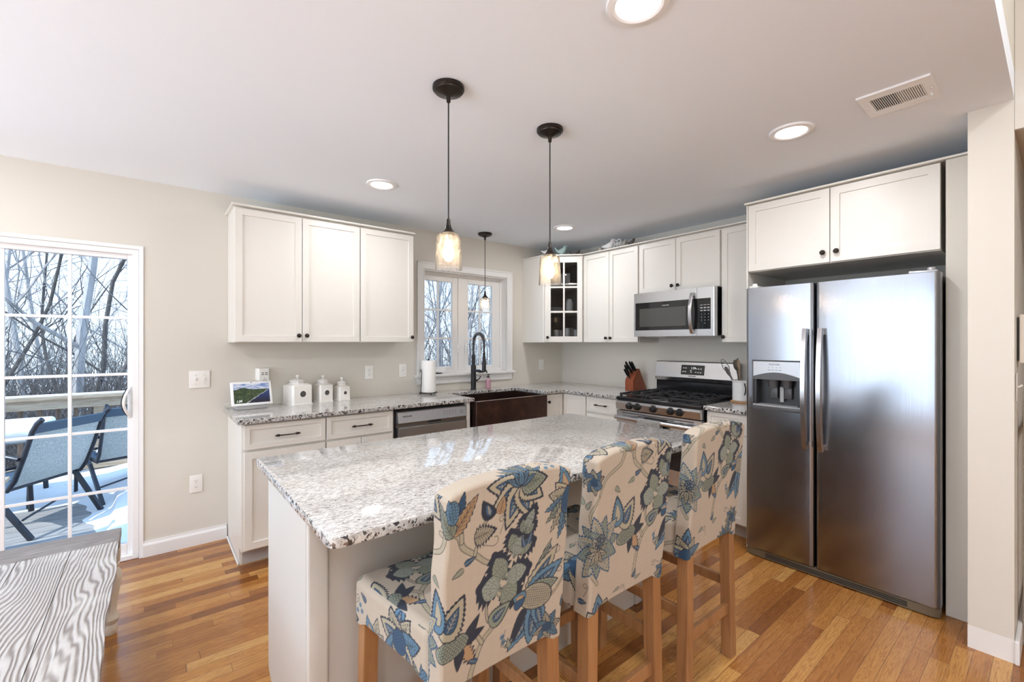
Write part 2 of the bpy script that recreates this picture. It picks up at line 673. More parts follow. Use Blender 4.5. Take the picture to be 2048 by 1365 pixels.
    def shaker(s, x0, x1, z0, z1, yf, t=0.02, fr=0.057, rec=0.009, M=None):
        """cabinet front: face at y=yf looking to -y, thickness t behind it"""
        nb = len(s.bm.faces)
        b = bmesh.new()
        bmesh.ops.create_cube(b, size=1.0)
        bmesh.ops.scale(b, vec=(x1 - x0, t, z1 - z0), verts=b.verts)
        bmesh.ops.translate(b, vec=((x0 + x1) / 2, yf + t / 2, (z0 + z1) / 2), verts=b.verts)
        bmesh.ops.bevel(b, geom=list(b.edges), offset=0.0015, segments=1, profile=0.5, affect='EDGES')
        f = min(b.faces, key=lambda q: q.calc_center_median().y)
        bmesh.ops.inset_region(b, faces=[f], thickness=fr, depth=0)
        f = min([q for q in b.faces if abs(q.normal.y + 1) < 0.01], key=lambda q: (q.calc_center_median() - Vector(((x0 + x1) / 2, yf, (z0 + z1) / 2))).length)
        bmesh.ops.inset_region(b, faces=[f], thickness=0.002, depth=-rec)
        s._merge(b, M)
        s._new(nb)
        return s


WM = {}     # world matrix of every thing / part


def _world(o):
    return WM.get(o.name, Matrix.Identity(4))


def thing(name, label, cat, loc=(0, 0, 0), rotz=0, group=None):
    o = bpy.data.objects.new(name, None)
    o.empty_display_size = 0.1
    COL.objects.link(o)
    o.location = loc
    o.rotation_euler = (0, 0, rotz)
    WM[o.name] = Matrix.Translation(loc) @ Matrix.Rotation(rotz, 4, 'Z')
    o['label'] = label
    o['category'] = cat
    if group:
        o['group'] = group
    return o


def obj(name, b, m, parent=None, smooth=True, world=False, label=None):
    me = bpy.data.meshes.new(name)
    bm = b.bm if isinstance(b, B) else b
    bmesh.ops.remove_doubles(bm, verts=bm.verts, dist=1e-6)
    bm.to_mesh(me)
    bm.free()
    if world and parent is not None:
        me.transform(_world(parent).inverted())
    if smooth:
        me.shade_smooth()
        try:
            me.set_sharp_from_angle(angle=math.radians(35))
        except Exception:
            pass
    for x in (m if isinstance(m, (list, tuple)) else [m]):
        me.materials.append(x)
    o = bpy.data.objects.new(name, me)
    COL.objects.link(o)
    if parent is not None:
        o.parent = parent
        WM[o.name] = _world(parent).copy()
    else:
        WM[o.name] = Matrix.Identity(4)
    if label:
        o['label'] = label
    return o


def tag(o, label, cat, group=None, kind=None):
    o['label'] = label
    o['category'] = cat
    if group:
        o['group'] = group
    if kind:
        o['kind'] = kind
    return o


def struct(name, b, m, smooth=False, label=None):
    o = obj(name, b, m, None, smooth)
    o['kind'] = 'structure'
    if label:
        o['label'] = label
    return o


def dup(root, loc, rotz=0, label=None, group=None, scale=None):
    def rec(o, par):
        c = o.copy()
        COL.objects.link(c)
        if par is not None:
            c.parent = par
        for ch in list(o.children):
            rec(ch, c)
        return c
    r = rec(root, None)
    r.location = loc
    r.rotation_euler = (0, 0, rotz)
    if scale:
        r.scale = scale
    if label:
        r['label'] = label
    if group:
        r['group'] = group
    return r


_txt = {}


def text_mesh(body, size, ext=0.0004, align='CENTER'):
    """mesh datablock of lettering in the xy plane"""
    c = bpy.data.curves.new('lettering', 'FONT')
    c.body = body
    c.size = size
    c.extrude = ext
    c.align_x = align
    c.align_y = 'CENTER'
    c.resolution_u = 2
    o = bpy.data.objects.new('lettering', c)
    COL.objects.link(o)
    dg = bpy.context.evaluated_depsgraph_get()
    me = bpy.data.meshes.new_from_object(o.evaluated_get(dg))
    COL.objects.unlink(o)
    bpy.data.objects.remove(o)
    bpy.data.curves.remove(c)
    return me


def lettering(items, m, parent, name='lettering', flip=None):
    """items: (text, size, x, z); laid on plane y=yf facing -y: (text,size,x,yf,z)"""
    bm = bmesh.new()
    for body, size, x, y, z in items:
        me = text_mesh(body, size)
        M = Matrix.Translation((x, y, z)) @ Matrix.Rotation(PI / 2, 4, 'X')
        if flip is not None:
            M = flip @ M
        me.transform(M)
        bm.from_mesh(me)
        bpy.data.meshes.remove(me)
    b = B()
    b.bm = bm
    return obj(name, b, m, parent, smooth=False)


RN = -PI / 2          # range-wall orientation: local -y looks to world -x

# ================================================================== the room
CZ = 2.41          # kitchen ceiling
RZ = 3.60          # ceiling of the room behind the camera
XW, XE, YS = -7.5, 0.0, -7.5
Z0 = 0.0

b = B()
b.box(XW - 0.1, 3.1, YS - 0.1, 0.14, -0.12, 0.0)
struct('floor', b, M_floor)

b = B()
b.box(XW - 0.1, 0.12, -3.57, 0.14, CZ, CZ + 0.12)
struct('ceiling', b, M_ceil)
b = B()
b.box(XW - 0.1, -0.78, YS - 0.1, -3.57, RZ, RZ + 0.1)
o = struct('ceiling_living_room', b, M_ceil)
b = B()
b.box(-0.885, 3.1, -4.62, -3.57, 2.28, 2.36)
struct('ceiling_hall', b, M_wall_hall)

# window wall with the sliding-door and window openings
SX0, SX1, SZ1 = -5.64, -3.815, 1.962
WX0, WX1, WZ0, WZ1 = -1.815, -0.832, 1.062, 2.052
b = B()
b.box(XW - 0.1, SX0, 0, 0.14, 0, CZ)
b.box(SX0, SX1, 0, 0.14, SZ1, CZ)
b.box(SX1, WX0, 0, 0.14, 0, CZ)
b.box(WX0, WX1, 0, 0.14, 0, WZ0)
b.box(WX0, WX1, 0, 0.14, WZ1, CZ)
b.box(WX1, 0.12, 0, 0.14, 0, CZ)
struct('wall_back', b, M_wall)
b = B()
b.box(0, 0.12, -3.43, 0.0, 0, CZ)
struct('wall_right', b, M_wall)
# the stub wall beside the refrigerator that goes on as the hall wall, and the wall above the ceiling edge
b = B()
b.box(-0.895, 3.1, -3.57, -3.43, 0, CZ)
b.box(XW - 0.1, 3.1, -3.57, -3.432, CZ + 0.12, RZ + 0.1)
b.box(-0.895, 3.1, -3.57, -3.43, CZ, CZ + 0.12)
struct('wall_stub', b, M_wall)
b = B()
b.box(-0.895, -0.78, -4.57, -3.571, 2.281, RZ)
b.box(-0.895, -0.78, YS, -4.57, 0, RZ)
struct('wall_living_right', b, M_wall)
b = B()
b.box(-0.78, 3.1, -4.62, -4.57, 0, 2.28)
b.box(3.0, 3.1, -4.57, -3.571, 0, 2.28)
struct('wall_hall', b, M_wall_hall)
# west wall with its wide window, south wall with its window
b = B()
b.box(XW - 0.1, XW, YS, -3.8, 0, RZ)
b.box(XW - 0.1, XW, -0.4, 0.0, 0, CZ)
b.box(XW - 0.1, XW, -3.8, -0.4, 0, 0.15)
b.box(XW - 0.1, XW, -3.8, -0.4, 2.3, CZ)
b.box(XW - 0.1, XW, -3.8, -3.57, CZ, RZ)
struct('wall_left', b, M_wall)
b = B()
b.box(XW - 0.1, -5.9, YS - 0.1, YS, 0, RZ)
b.box(-3.3, -0.78, YS - 0.1, YS, 0, RZ)
b.box(-5.9, -3.3, YS - 0.1, YS, 0, 0.7)
b.box(-5.9, -3.3, YS - 0.1, YS, 2.2, RZ)
struct('wall_front', b, M_wall)

def plain_window(name, along, a0, a1, z0, z1, at, t=0.06, nm=3, rails=()):
    """frame with mullions for the two windows outside the picture (they show up in the reflections)"""
    b = B()
    def bx(p0, p1, q0, q1):
        if along == 'y':
            b.box(at - t / 2, at + t / 2, p0, p1, q0, q1, 0.004)
        else:
            b.box(p0, p1, at - t / 2, at + t / 2, q0, q1, 0.004)
    bx(a0, a0 + 0.06, z0, z1)
    bx(a1 - 0.06, a1, z0, z1)
    bx(a0 + 0.06, a1 - 0.06, z0, z0 + 0.06)
    bx(a0 + 0.06, a1 - 0.06, z1 - 0.06, z1)
    for i in range(1, nm):
        c = a0 + (a1 - a0) * i / nm
        bx(c - 0.035, c + 0.035, z0 + 0.06, z1 - 0.06)
    for r in rails:
        bx(a0 + 0.06, a1 - 0.06, r - 0.02, r + 0.02)
    return struct(name, b, M_vinyl)


plain_window('window_2', 'y', -3.8, -0.4, 0.15, 2.3, XW - 0.05, nm=2, rails=(1.0, 1.42))
plain_window('window_3', 'x', -5.9, -3.3, 0.7, 2.2, YS - 0.05)

# baseboards
def baseboard(name, path, h=0.10, t=0.014, side=1):
    """path of xy points; profile pushed to the left of the path direction"""
    b = B()
    for (x0, y0), (x1, y1) in zip(path, path[1:]):
        d = Vector((x1 - x0, y1 - y0, 0))
        L = d.length
        a = math.atan2(d.y, d.x)
        M_ = Matrix.Translation((x0, y0, 0)) @ Matrix.Rotation(a, 4, 'Z')
        prof = [(0.0, 0.0), (t, 0.0), (t, h * 0.72), (t * 0.8, h * 0.80), (t * 0.45, h * 0.86), (t * 0.35, h), (0, h)]
        # prism in (y,z) swept along x
        R_ = Matrix(((0, 0, 1, 0), (1, 0, 0, 0), (0, 1, 0, 0), (0, 0, 0, 1)))
        b.prism(prof, -t if len(path) > 2 else 0, L + (t if len(path) > 2 else 0), M=M_ @ R_)
    return struct(name, b, M_trim)


baseboard('baseboard_back', [(-3.342, -0.0005), (-3.815 + 0.02, -0.0005)])
baseboard('baseboard_stub', [(-0.8955, -3.4295), (-0.8955, -3.5705)])
b = B()
b.box(-0.905, 2.95, -3.586, -3.5705, 0, 0.10, 0.004)
struct('baseboard_hall', b, M_trim)
b = B()
b.box(XW + 0.001, XW + 0.015, YS, -3.85, 0, 0.10, 0.003)
b.box(XW + 0.001, XW + 0.015, -3.8, -0.001, 0, 0.10, 0.003)
struct('baseboard_left', b, M_trim)

# ------------------------------------------------------------------ sliding door (door_1)
b = B()
# drywall-side casing
b.box(SX1, SX1 + 0.022, -0.008, -0.0003, 0.0, SZ1, 0.0)
b.box(SX0 - 0.022, SX1 + 0.022, -0.008, -0.0003, SZ1, SZ1 + 0.022, 0.0)
b.box(SX0 - 0.022, SX0, -0.008, -0.0003, 0.0, SZ1, 0.0)
struct('trim_1', b, M_vinyl)
door = B()
# outer frame lining the opening
door.box(SX1 - 0.030, SX1 - 0.001, 0.002, 0.135, 0.03, SZ1 - 0.001, 0.0)
door.box(SX0 + 0.001, SX0 + 0.030, 0.002, 0.135, 0.03, SZ1 - 0.001, 0.003)
door.box(SX0 + 0.030, SX1 - 0.030, 0.002, 0.135, SZ1 - 0.032, SZ1 - 0.001, 0.0)
door.box(SX0 + 0.001, SX1 - 0.001, 0.002, 0.150, 0.001, 0.03, 0.003)
dframe = struct('door_1', door, M_vinyl, label='white vinyl sliding patio door')


def slider_panel(x0, x1, y, mull_at, name):
    z0, z1 = 0.03, SZ1 - 0.032
    st, top, bot = 0.03, 0.03, 0.068
    b = B()
    b.box(x0, x0 + st, y, y + 0.04, z0, z1, 0.003)
    b.box(x1 - st, x1, y, y + 0.04, z0, z1, 0.003)
    b.box(x0 + st, x1 - st, y, y + 0.04, z0, z0 + bot, 0.003)
    b.box(x0 + st, x1 - st, y, y + 0.04, z1 - top, z1, 0.003)
    p = obj(name, b, M_vinyl, dframe, smooth=False)
    b = B()
    for mx in mull_at:
        b.box(mx - 0.0085, mx + 0.0085, y + 0.010, y + 0.030, z0 + bot, z1 - top, 0.002)
    for mz in (1.527, 1.172, 0.822, 0.447):
        b.box(x0 + st, x1 - st, y + 0.012, y + 0.028, mz - 0.0085, mz + 0.0085, 0.002)
    obj('muntins', b, M_vinyl, p, smooth=False)
    b = B()
    b.box(x0 + st - 0.005, x1 - st + 0.005, y + 0.018, y + 0.022, z0 + bot - 0.005, z1 - top + 0.005)
    obj('glass', b, M_pane, p, smooth=False)
    return p


p1 = slider_panel(-4.735, SX1 - 0.026, 0.030, (-4.133, -4.403), 'sliding_panel')
slider_panel(SX0 + 0.03, -4.69, 0.078, (-4.96, -5.26), 'fixed_panel')
# handle: white base, black grip
b = B()
b.box(-3.866, -3.845, 0.020, 0.030, 0.895, 1.095, 0.004)
hd = obj('door_handle', b, M_vinyl, p1)
b = B()
b.tube([(-3.858, 0.022, 0.90)] + [(-3.858 - 0.030 * math.sin(PI * t), 0.022 - 0.045 * math.sin(PI * t), 0.90 + 0.19 * t) for t in (0.1, 0.25, 0.4, 0.5, 0.6, 0.75, 0.9)] + [(-3.858, 0.022, 1.09)], 0.008, 8)
obj('grip', b, M_vinyl, hd)
b = B()
b.tube([(-3.868 - 0.030 * math.sin(PI * t), 0.024 - 0.040 * math.sin(PI * t), 0.905 + 0.18 * t) for t in (0.02, 0.1, 0.25, 0.4, 0.5, 0.6, 0.75, 0.9, 0.98)], 0.0055, 8)
obj('grip_insert', b, M_black, hd)
b = B()
b.box(-3.862, -3.851, 0.014, 0.021, 0.985, 1.01, 0.002)
obj('latch', b, M_vinyl, hd)

# ------------------------------------------------------------------ kitchen window (window_1)
b = B()
cw = 0.058      # casing width
b.box(WX0 - cw, WX0 + 0.002, -0.018, -0.0005, WZ0 + 0.012, WZ1 + cw, 0.004)
b.box(WX1 - 0.002, WX1 + cw, -0.018, -0.0005, WZ0 + 0.012, WZ1 + cw, 0.004)
b.box(WX0 - cw, WX1 + cw, -0.0175, -0.0005, WZ1 - 0.002, WZ1 + cw, 0.004)
b.box(WX0 + 0.002, WX0 + 0.010, -0.020, -0.004, WZ0 + 0.012, WZ1, 0.002)
b.box(WX1 - 0.010, WX1 - 0.002, -0.020, -0.004, WZ0 + 0.012, WZ1, 0.002)
b.box(WX0 - cw - 0.004, WX0 - cw + 0.010, -0.024, -0.0005, WZ0 + 0.012, WZ1 + cw + 0.004, 0.003)
b.box(WX1 + cw - 0.010, WX1 + cw + 0.004, -0.024, -0.0005, WZ0 + 0.012, WZ1 + cw + 0.004, 0.003)
b.box(WX0 - cw - 0.004, WX1 + cw + 0.004, -0.024, -0.0005, WZ1 + cw - 0.010, WZ1 + cw + 0.004, 0.003)
wc = struct('window_1', b, M_trim, label='white double casement kitchen window over the sink')
b = B()
b.box(WX0 - 0.085, WX1 + 0.085, -0.045, -0.0005, WZ0 - 0.008, WZ0 + 0.014, 0.005)
b.box(WX0, WX1, -0.0005, 0.075, WZ0 + 0.0005, WZ0 + 0.014, 0.002)
obj('window_stool', b, M_trim, wc, smooth=False)
b = B()
R_ = Matrix(((0, 0, 1, 0), (1, 0, 0, 0), (0, 1, 0, 0), (0, 0, 0, 1)))
b.prism([(-0.0005, 0.985), (-0.014, 0.985), (-0.016, 0.995), (-0.017, 1.035), (-0.030, 1.048), (-0.034, 1.054), (-0.0005, 1.054)], WX0 - cw, WX1 + cw, M=R_)
obj('apron', b, M_trim, wc, smooth=False)
# jamb liner and the frame with the centre mullion
b = B()
b.box(WX0 + 0.0005, WX0 + 0.012, 0.0, 0.08, WZ0 + 0.014, WZ1 - 0.0005)
b.box(WX1 - 0.012, WX1 - 0.0005, 0.0, 0.08, WZ0 + 0.014, WZ1 - 0.0005)
b.box(WX0 + 0.012, WX1 - 0.012, 0.0, 0.08, WZ1 - 0.012, WZ1 - 0.0005)
obj('jamb_liner', b, M_trim, wc, smooth=False)
b = B()
b.box(WX0 + 0.001, WX1 - 0.001, 0.078, 0.135, WZ0 + 0.0005, WZ0 + 0.04, 0.003)
b.box(WX0 + 0.001, WX1 - 0.001, 0.078, 0.135, WZ1 - 0.035, WZ1 - 0.001, 0.003)
b.box(WX0 + 0.001, WX0 + 0.028, 0.078, 0.135, WZ0 + 0.04, WZ1 - 0.035, 0.003)
b.box(WX1 - 0.030, WX1 - 0.001, 0.078, 0.135, WZ0 + 0.04, WZ1 - 0.035, 0.003)
b.box(-1.385, -1.310, 0.074, 0.135, WZ0 + 0.04, WZ1 - 0.035, 0.003)
obj('window_frame', b, M_trim, wc, smooth=False)


def sash(x0, x1, gx0, gx1, gz0, gz1):
    b = B()
    z0, z1 = WZ0 + 0.035, WZ1 - 0.033
    y0, y1 = 0.083, 0.118
    b.box(x0, gx0, y0, y1, z0, z1, 0.004)
    b.box(gx1, x1, y0, y1, z0, z1, 0.004)
    b.box(gx0, gx1, y0, y1, z0, gz0, 0.004)
    b.box(gx0, gx1, y0, y1, gz1, z1, 0.004)
    s_ = obj('sash', b, M_trim, wc, smooth=False)
    b = B()
    cx = (gx0 + gx1) / 2
    b.box(cx - 0.008, cx + 0.008, 0.092, 0.108, gz0, gz1, 0.002)
    for k in (1, 2):
        z = gz0 + (gz1 - gz0) * k / 3
        b.box(gx0, gx1, 0.0915, 0.1085, z - 0.008, z + 0.008, 0.002)
    obj('muntins', b, M_trim, s_, smooth=False)
    b = B()
    b.box(gx0 - 0.004, gx1 + 0.004, 0.098, 0.102, gz0 - 0.004, gz1 + 0.004)
    obj('glass', b, M_pane, s_, smooth=False)
    b = B()
    b.box(gx0 + 0.10, gx0 + 0.16, 0.070, 0.083, z0 - 0.010, z0 + 0.012, 0.004)
    b.tube([(gx0 + 0.14, 0.068, z0 + 0.004), (gx0 + 0.06, 0.060, z0 - 0.004), (gx0 + 0.01, 0.062, z0 - 0.006)], 0.005, 8)
    obj('crank', b, M_vinyl, s_)
    return s_


sash(WX0 + 0.029, -1.386, -1.757, -1.45, 1.137, 1.962)
sash(-1.309, WX1 - 0.031, -1.262, -0.962, 1.137, 1.962)
for lx in (-1.394, -1.300):
    b = B()
    b.box(lx - 0.008, lx + 0.008, 0.066, 0.075, 1.27, 1.35, 0.003)
    b.tube([(lx, 0.064, 1.30), (lx, 0.050, 1.345), (lx, 0.048, 1.385)], 0.005, 8)
    obj('sash_lock', b, M_vinyl, wc)

# ================================================================== cabinets
def knob_b(b, x, z, yf):
    """turned round knob on a front at y=yf"""
    b.lathe([(0.0065, 0.0), (0.0055, 0.004), (0.0045, 0.012), (0.0095, 0.016), (0.0145, 0.020), (0.0150, 0.024), (0.0125, 0.028), (0.0105, 0.0275), (0.0085, 0.030), (0.004, 0.0315), (0, 0.032)],
            n=20, M=Matrix.Translation((x, yf, z)) @ Matrix.Rotation(PI / 2, 4, 'X'))
    return b


def pull_b(b, x, z, yf, L=0.105):
    for s_ in (-1, 1):
        b.cyl((x + s_ * L / 2, yf, z), (x + s_ * L / 2, yf - 0.024, z), 0.0045, 10)
        b.sph((x + s_ * L / 2, yf - 0.026, z), 0.0085, 8)
        b.lathe([(0.006, 0), (0.0075, 0.004), (0.003, 0.014), (0, 0.016)], n=10, M=Matrix.Translation((x + s_ * (L / 2 + 0.006), yf - 0.026, z)) @ Matrix.Rotation(s_ * PI / 2, 4, 'Y'))
    b.tube([(x - L / 2, yf - 0.026, z), (x - L / 4, yf - 0.030, z), (x, yf - 0.031, z), (x + L / 4, yf - 0.030, z), (x + L / 2, yf - 0.026, z)], 0.0042, 8)
    return b


def base_cabinet(label, loc, rotz, w, fronts, depth=0.588, left_panel=False, toe=True, name='base_cabinet', h=0.8835, carc=M_cab, toe_d=0.075):
    """local frame: x 0..w to the right, wall at y=0, front at -depth; fronts: (kind,x0,x1,z0,z1,handle,hx,hz)"""
    t = thing(name, label, 'cabinet', loc, rotz)
    b = B()
    g = 0.0008
    b.box(g, w - g, -depth, -0.002, 0.105, h, 0.001)
    if left_panel:
        b.box(g, 0.018, -depth + toe_d, -0.002, 0.001, 0.105)
    obj('carcass', b, carc, t, smooth=False)
    if toe:
        b = B()
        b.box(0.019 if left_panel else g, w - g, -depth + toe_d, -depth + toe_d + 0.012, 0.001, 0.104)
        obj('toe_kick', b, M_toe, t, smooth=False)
    if left_panel:
        b = B()
        b.box(-0.010, -0.001, -depth + toe_d - 0.004, -0.016, 0.001, 0.018, 0.004)
        obj('shoe_molding', b, M_trim, t, smooth=False)
    for kind, x0, x1, z0, z1, hk, hx, hz in fronts:
        b = B()
        yf = -depth - 0.021
        b.shaker(x0, x1, z0, z1, yf, 0.0195, 0.040 if kind == 'drawer' and (z1 - z0) < 0.2 else 0.057)
        f = obj(kind, b, carc, t, smooth=False)
        if hk == 'knob':
            obj('knob', knob_b(B(), hx, hz, yf), M_bronze, f)
        elif hk == 'pull':
            obj('pull', pull_b(B(), hx, hz, yf), M_bronze, f)
    return t


base_cabinet('off-white base cabinet at the left end of the counter, below the smart display', (-3.335, 0, 0), 0, 0.487,
             [('drawer', 0.014, 0.483, 0.722, 0.872, 'pull', 0.249, 0.795), ('door', 0.014, 0.483, 0.117, 0.707, 'knob', 0.455, 0.66)], left_panel=True)
base_cabinet('off-white base cabinet below the canisters, left of the dishwasher', (-2.848, 0, 0), 0, 0.484,
             [('drawer', 0.004, 0.470, 0.722, 0.872, 'pull', 0.237, 0.795), ('door', 0.004, 0.235, 0.117, 0.707, 'knob', 0.205, 0.66), ('door', 0.239, 0.470, 0.117, 0.707, 'knob', 0.269, 0.66)])
# sink cabinet: short doors under the apron
base_cabinet('off-white sink base cabinet under the dark copper apron sink', (-1.700, 0, 0), 0, 0.846,
             [('door', 0.004, 0.421, 0.117, 0.62, 'knob', 0.39, 0.58), ('door', 0.425, 0.842, 0.117, 0.62, 'knob', 0.456, 0.58)], h=0.635)
# strips flanking dishwasher and sink
t = thing('cabinet_filler', 'narrow off-white filler strip between dishwasher and copper sink', 'filler strip', (-1.733, -0.60, 0.105))
b = B()
b.box(0, 0.0315, -0.008, 0.30, 0, 0.7785, 0.001)
obj('stile', b, M_cab, t, smooth=False)

# corner base cabinet with folding door pair
t = thing('corner_cabinet', 'off-white corner base cabinet with hinged two-leaf door right of the sink', 'cabinet', (0, 0, 0))
b = B()
b.prism([(-0.002, -0.002), (-0.853, -0.002), (-0.853, -0.588), (-0.590, -0.588), (-0.590, -0.905), (-0.002, -0.905)], 0.105, 0.8835)
obj('carcass', b, M_cab, t, smooth=False)
b = B()
b.box(-0.853, -0.513, -0.513, -0.500, 0.001, 0.104)
b.box(-0.513, -0.500, -0.905, -0.513, 0.001, 0.104)
obj('toe_kick', b, M_toe, t, smooth=False)
b = B()
b.shaker(-0.838, -0.614, 0.117, 0.872, -0.610, 0.0195, 0.05)
d_ = obj('door', b, M_cab, t, smooth=False)
obj('knob', knob_b(B(), -0.812, 0.805, -0.610), M_bronze, d_)
b = B()
b.shaker(0.613, 0.900, 0.117, 0.872, -0.610, 0.0195, 0.05, M=Matrix.Rotation(RN, 4, 'Z'))
obj('door', b, M_cab, t, smooth=False)

base_cabinet('off-white base cabinet with one drawer, left of the gas range', (0, -0.907, 0), RN, 0.376,
             [('drawer', 0.006, 0.368, 0.735, 0.872, 'pull', 0.187, 0.806), ('door', 0.006, 0.368, 0.117, 0.720, 'knob', 0.035, 0.68)])
base_cabinet('off-white base cabinet between the gas range and the refrigerator', (0, -2.060, 0), RN, 0.298,
             [('drawer', 0.008, 0.290, 0.735, 0.872, 'pull', 0.149, 0.806), ('door', 0.008, 0.290, 0.117, 0.720, 'knob', 0.035, 0.68)])

# ------------------------------------------------------------------ wall cabinets
UZ0, UZ1 = 1.372, 2.262


def wall_cabinet(label, loc, rotz, w, z0, z1, doors, depth=0.305, crown=None, fr=0.057, name='wall_cabinet', dz=0.012, crown_ends=(0, 0)):
    """doors: (x0,x1,knob_x,knob_z) in local coordinates"""
    t = thing(name, label, 'cabinet', (loc[0], loc[1], z0), rotz)
    b = B()
    g = 0.0008
    b.box(g, w - g, -depth, -0.002, 0, z1 - z0, 0.001)
    obj('carcass', b, M_cab, t, smooth=False)
    for x0, x1, kx, kz in doors:
        b = B()
        yf = -depth - 0.021
        b.shaker(x0, x1, 0.004, z1 - z0 - dz, yf, 0.0195, fr)
        f = obj('door', b, M_cab, t, smooth=False)
        if kx is not None:
            obj('knob', knob_b(B(), kx, kz - z0, yf), M_bronze, f)
    if crown:
        b = B()
        l, r = crown_ends
        h = z1 - z0
        b.box(-l, w + r, -depth - 0.040, -0.003, h + 0.001, h + crown, 0.003)
        obj('crown_molding', b, M_cab, t, smooth=False)
    return t


wall_cabinet('off-white double-door wall cabinet nearest the sliding door, above the smart display', (-3.335, 0), 0, 0.819, UZ0, UZ1,
             [(0.002, 0.407, 0.383, 1.42), (0.411, 0.816, 0.435, 1.42)], crown=0.014, crown_ends=(0.018, 0))
wall_cabinet('off-white single-door wall cabinet just left of the kitchen window', (-2.515, 0), 0, 0.447, UZ0, UZ1,
             [(0.005, 0.444, 0.424, 1.415)], crown=0.014, crown_ends=(0, 0.006))

# corner wall cabinet with a diagonal glazed door
t = thing('corner_wall_cabinet', 'off-white diagonal corner wall cabinet with a six-pane glass door', 'cabinet', (0, 0, UZ0))
H_ = UZ1 - UZ0
A_ = Vector((-0.610, -0.325))
Bp = Vector((-0.325, -0.610))
b = B()
b.box(-0.612, -0.594, -0.325, -0.002, 0, H_, 0.001)
b.box(-0.325, -0.002, -0.612, -0.594, 0, H_, 0.001)
poly = [(-0.002, -0.002), (-0.594, -0.002), (-0.594, -0.322), (-0.322, -0.594), (-0.002, -0.594)]
b.prism(poly, 0, 0.018)
b.prism(poly, H_ - 0.018, H_)
obj('carcass', b, M_cab, t, smooth=False)
b = B()
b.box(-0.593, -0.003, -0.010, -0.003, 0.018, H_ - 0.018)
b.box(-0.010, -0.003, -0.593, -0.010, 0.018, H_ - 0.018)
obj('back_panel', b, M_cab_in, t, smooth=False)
for k, sz in enumerate((0.305, 0.595)):
    b = B()
    b.prism([(-0.011, -0.011), (-0.592, -0.011), (-0.592, -0.310), (-0.310, -0.592), (-0.011, -0.592)], sz, sz + 0.016)
    obj('shelf', b, M_cab, t, smooth=False)
# diagonal frame: local x along A->B, facing the room
dv = (Bp - A_)
ang = math.atan2(dv.y, dv.x)
L_ = dv.length
MD = Matrix.Translation((A_.x, A_.y, 0)) @ Matrix.Rotation(ang, 4, 'Z')
b = B()
b.box(0.0, 0.020, -0.001, 0.018, 0, H_, 0.001, M=MD)
b.box(L_ - 0.012, L_, -0.001, 0.018, 0, H_, 0.001, M=MD)
obj('face_frame', b, M_cab, t, smooth=False)
b = B()
dx0, dx1, dz0, dz1 = 0.018, L_ - 0.004, 0.004, H_ - 0.012
gx0, gx1, gz0, gz1 = dx0 + 0.060, dx1 - 0.052, dz0 + 0.058, dz1 - 0.060
yf = -0.022
for q in ((dx0, gx0, dz0, dz1), (gx1, dx1, dz0, dz1), (gx0, gx1, dz0, gz0), (gx0, gx1, gz1, dz1)):
    b.box(q[0], q[1], yf, yf + 0.0195, q[2], q[3], 0.0015, M=MD)
dd = obj('glass_door', b, M_cab, t, smooth=False)
b = B()
cx = (gx0 + gx1) / 2
b.box(cx - 0.009, cx + 0.009, yf + 0.001, yf + 0.014, gz0, gz1, 0.002, M=MD)
for k in (1, 2):
    z = gz0 + (gz1 - gz0) * k / 3
    b.box(gx0, gx1, yf + 0.0015, yf + 0.0135, z - 0.009, z + 0.009, 0.002, M=MD)
obj('muntins', b, M_cab, dd, smooth=False)
b = B()
b.box(gx0 - 0.003, gx1 + 0.003, yf + 0.014, yf + 0.017, gz0 - 0.003, gz1 + 0.003, M=MD)
obj('glass', b, M_cabglass, dd, smooth=False)
kb_ = knob_b(B(), dx0 + 0.028, dz0 + 0.048, yf)
bmesh.ops.transform(kb_.bm, matrix=MD, verts=kb_.bm.verts)
obj('knob', kb_, M_bronze, dd)
b = B()
pc = [(-0.002, -0.002), (-0.620, -0.002), (-0.620, -0.338), (-0.338, -0.620), (-0.338, -0.610), (-0.002, -0.610)]
b.prism([(-0.002, -0.002), (-0.622, -0.002), (-0.622, -0.340), (-0.345, -0.617), (-0.345, -0.6105), (-0.002, -0.6105)], H_ + 0.0005, H_ + 0.013)
obj('crown_molding', b, M_cab, t, smooth=False)

wall_cabinet('off-white double-door wall cabinet between the glazed corner cabinet and the microwave', (0, -0.614), RN, 0.664, UZ0, UZ1,
             [(0.010, 0.331, 0.306, 1.415), (0.335, 0.660, 0.360, 1.415)], crown=0.012)
wall_cabinet('short off-white double-door wall cabinet directly above the microwave', (0, -1.282), RN, 0.751, 1.808, UZ1,
             [(0.006, 0.366, 0.340, 1.852), (0.370, 0.742, 0.396, 1.852)], crown=0.012)
wall_cabinet('narrow off-white single-door wall cabinet between microwave and refrigerator', (0, -2.036), RN, 0.314, UZ0, UZ1,
             [(0.004, 0.312, 0.022, 1.415)], crown=0.012)
wall_cabinet('deep off-white double-door cabinet above the refrigerator', (0, -2.371), RN, 0.939, 1.843, 2.292,
             [(0.002, 0.462, 0.432, 1.905), (0.466, 0.938, 0.500, 1.905)], depth=0.625, crown=0.013, fr=0.062, crown_ends=(0.018, 0.11), name='wall_cabinet', dz=0.006)
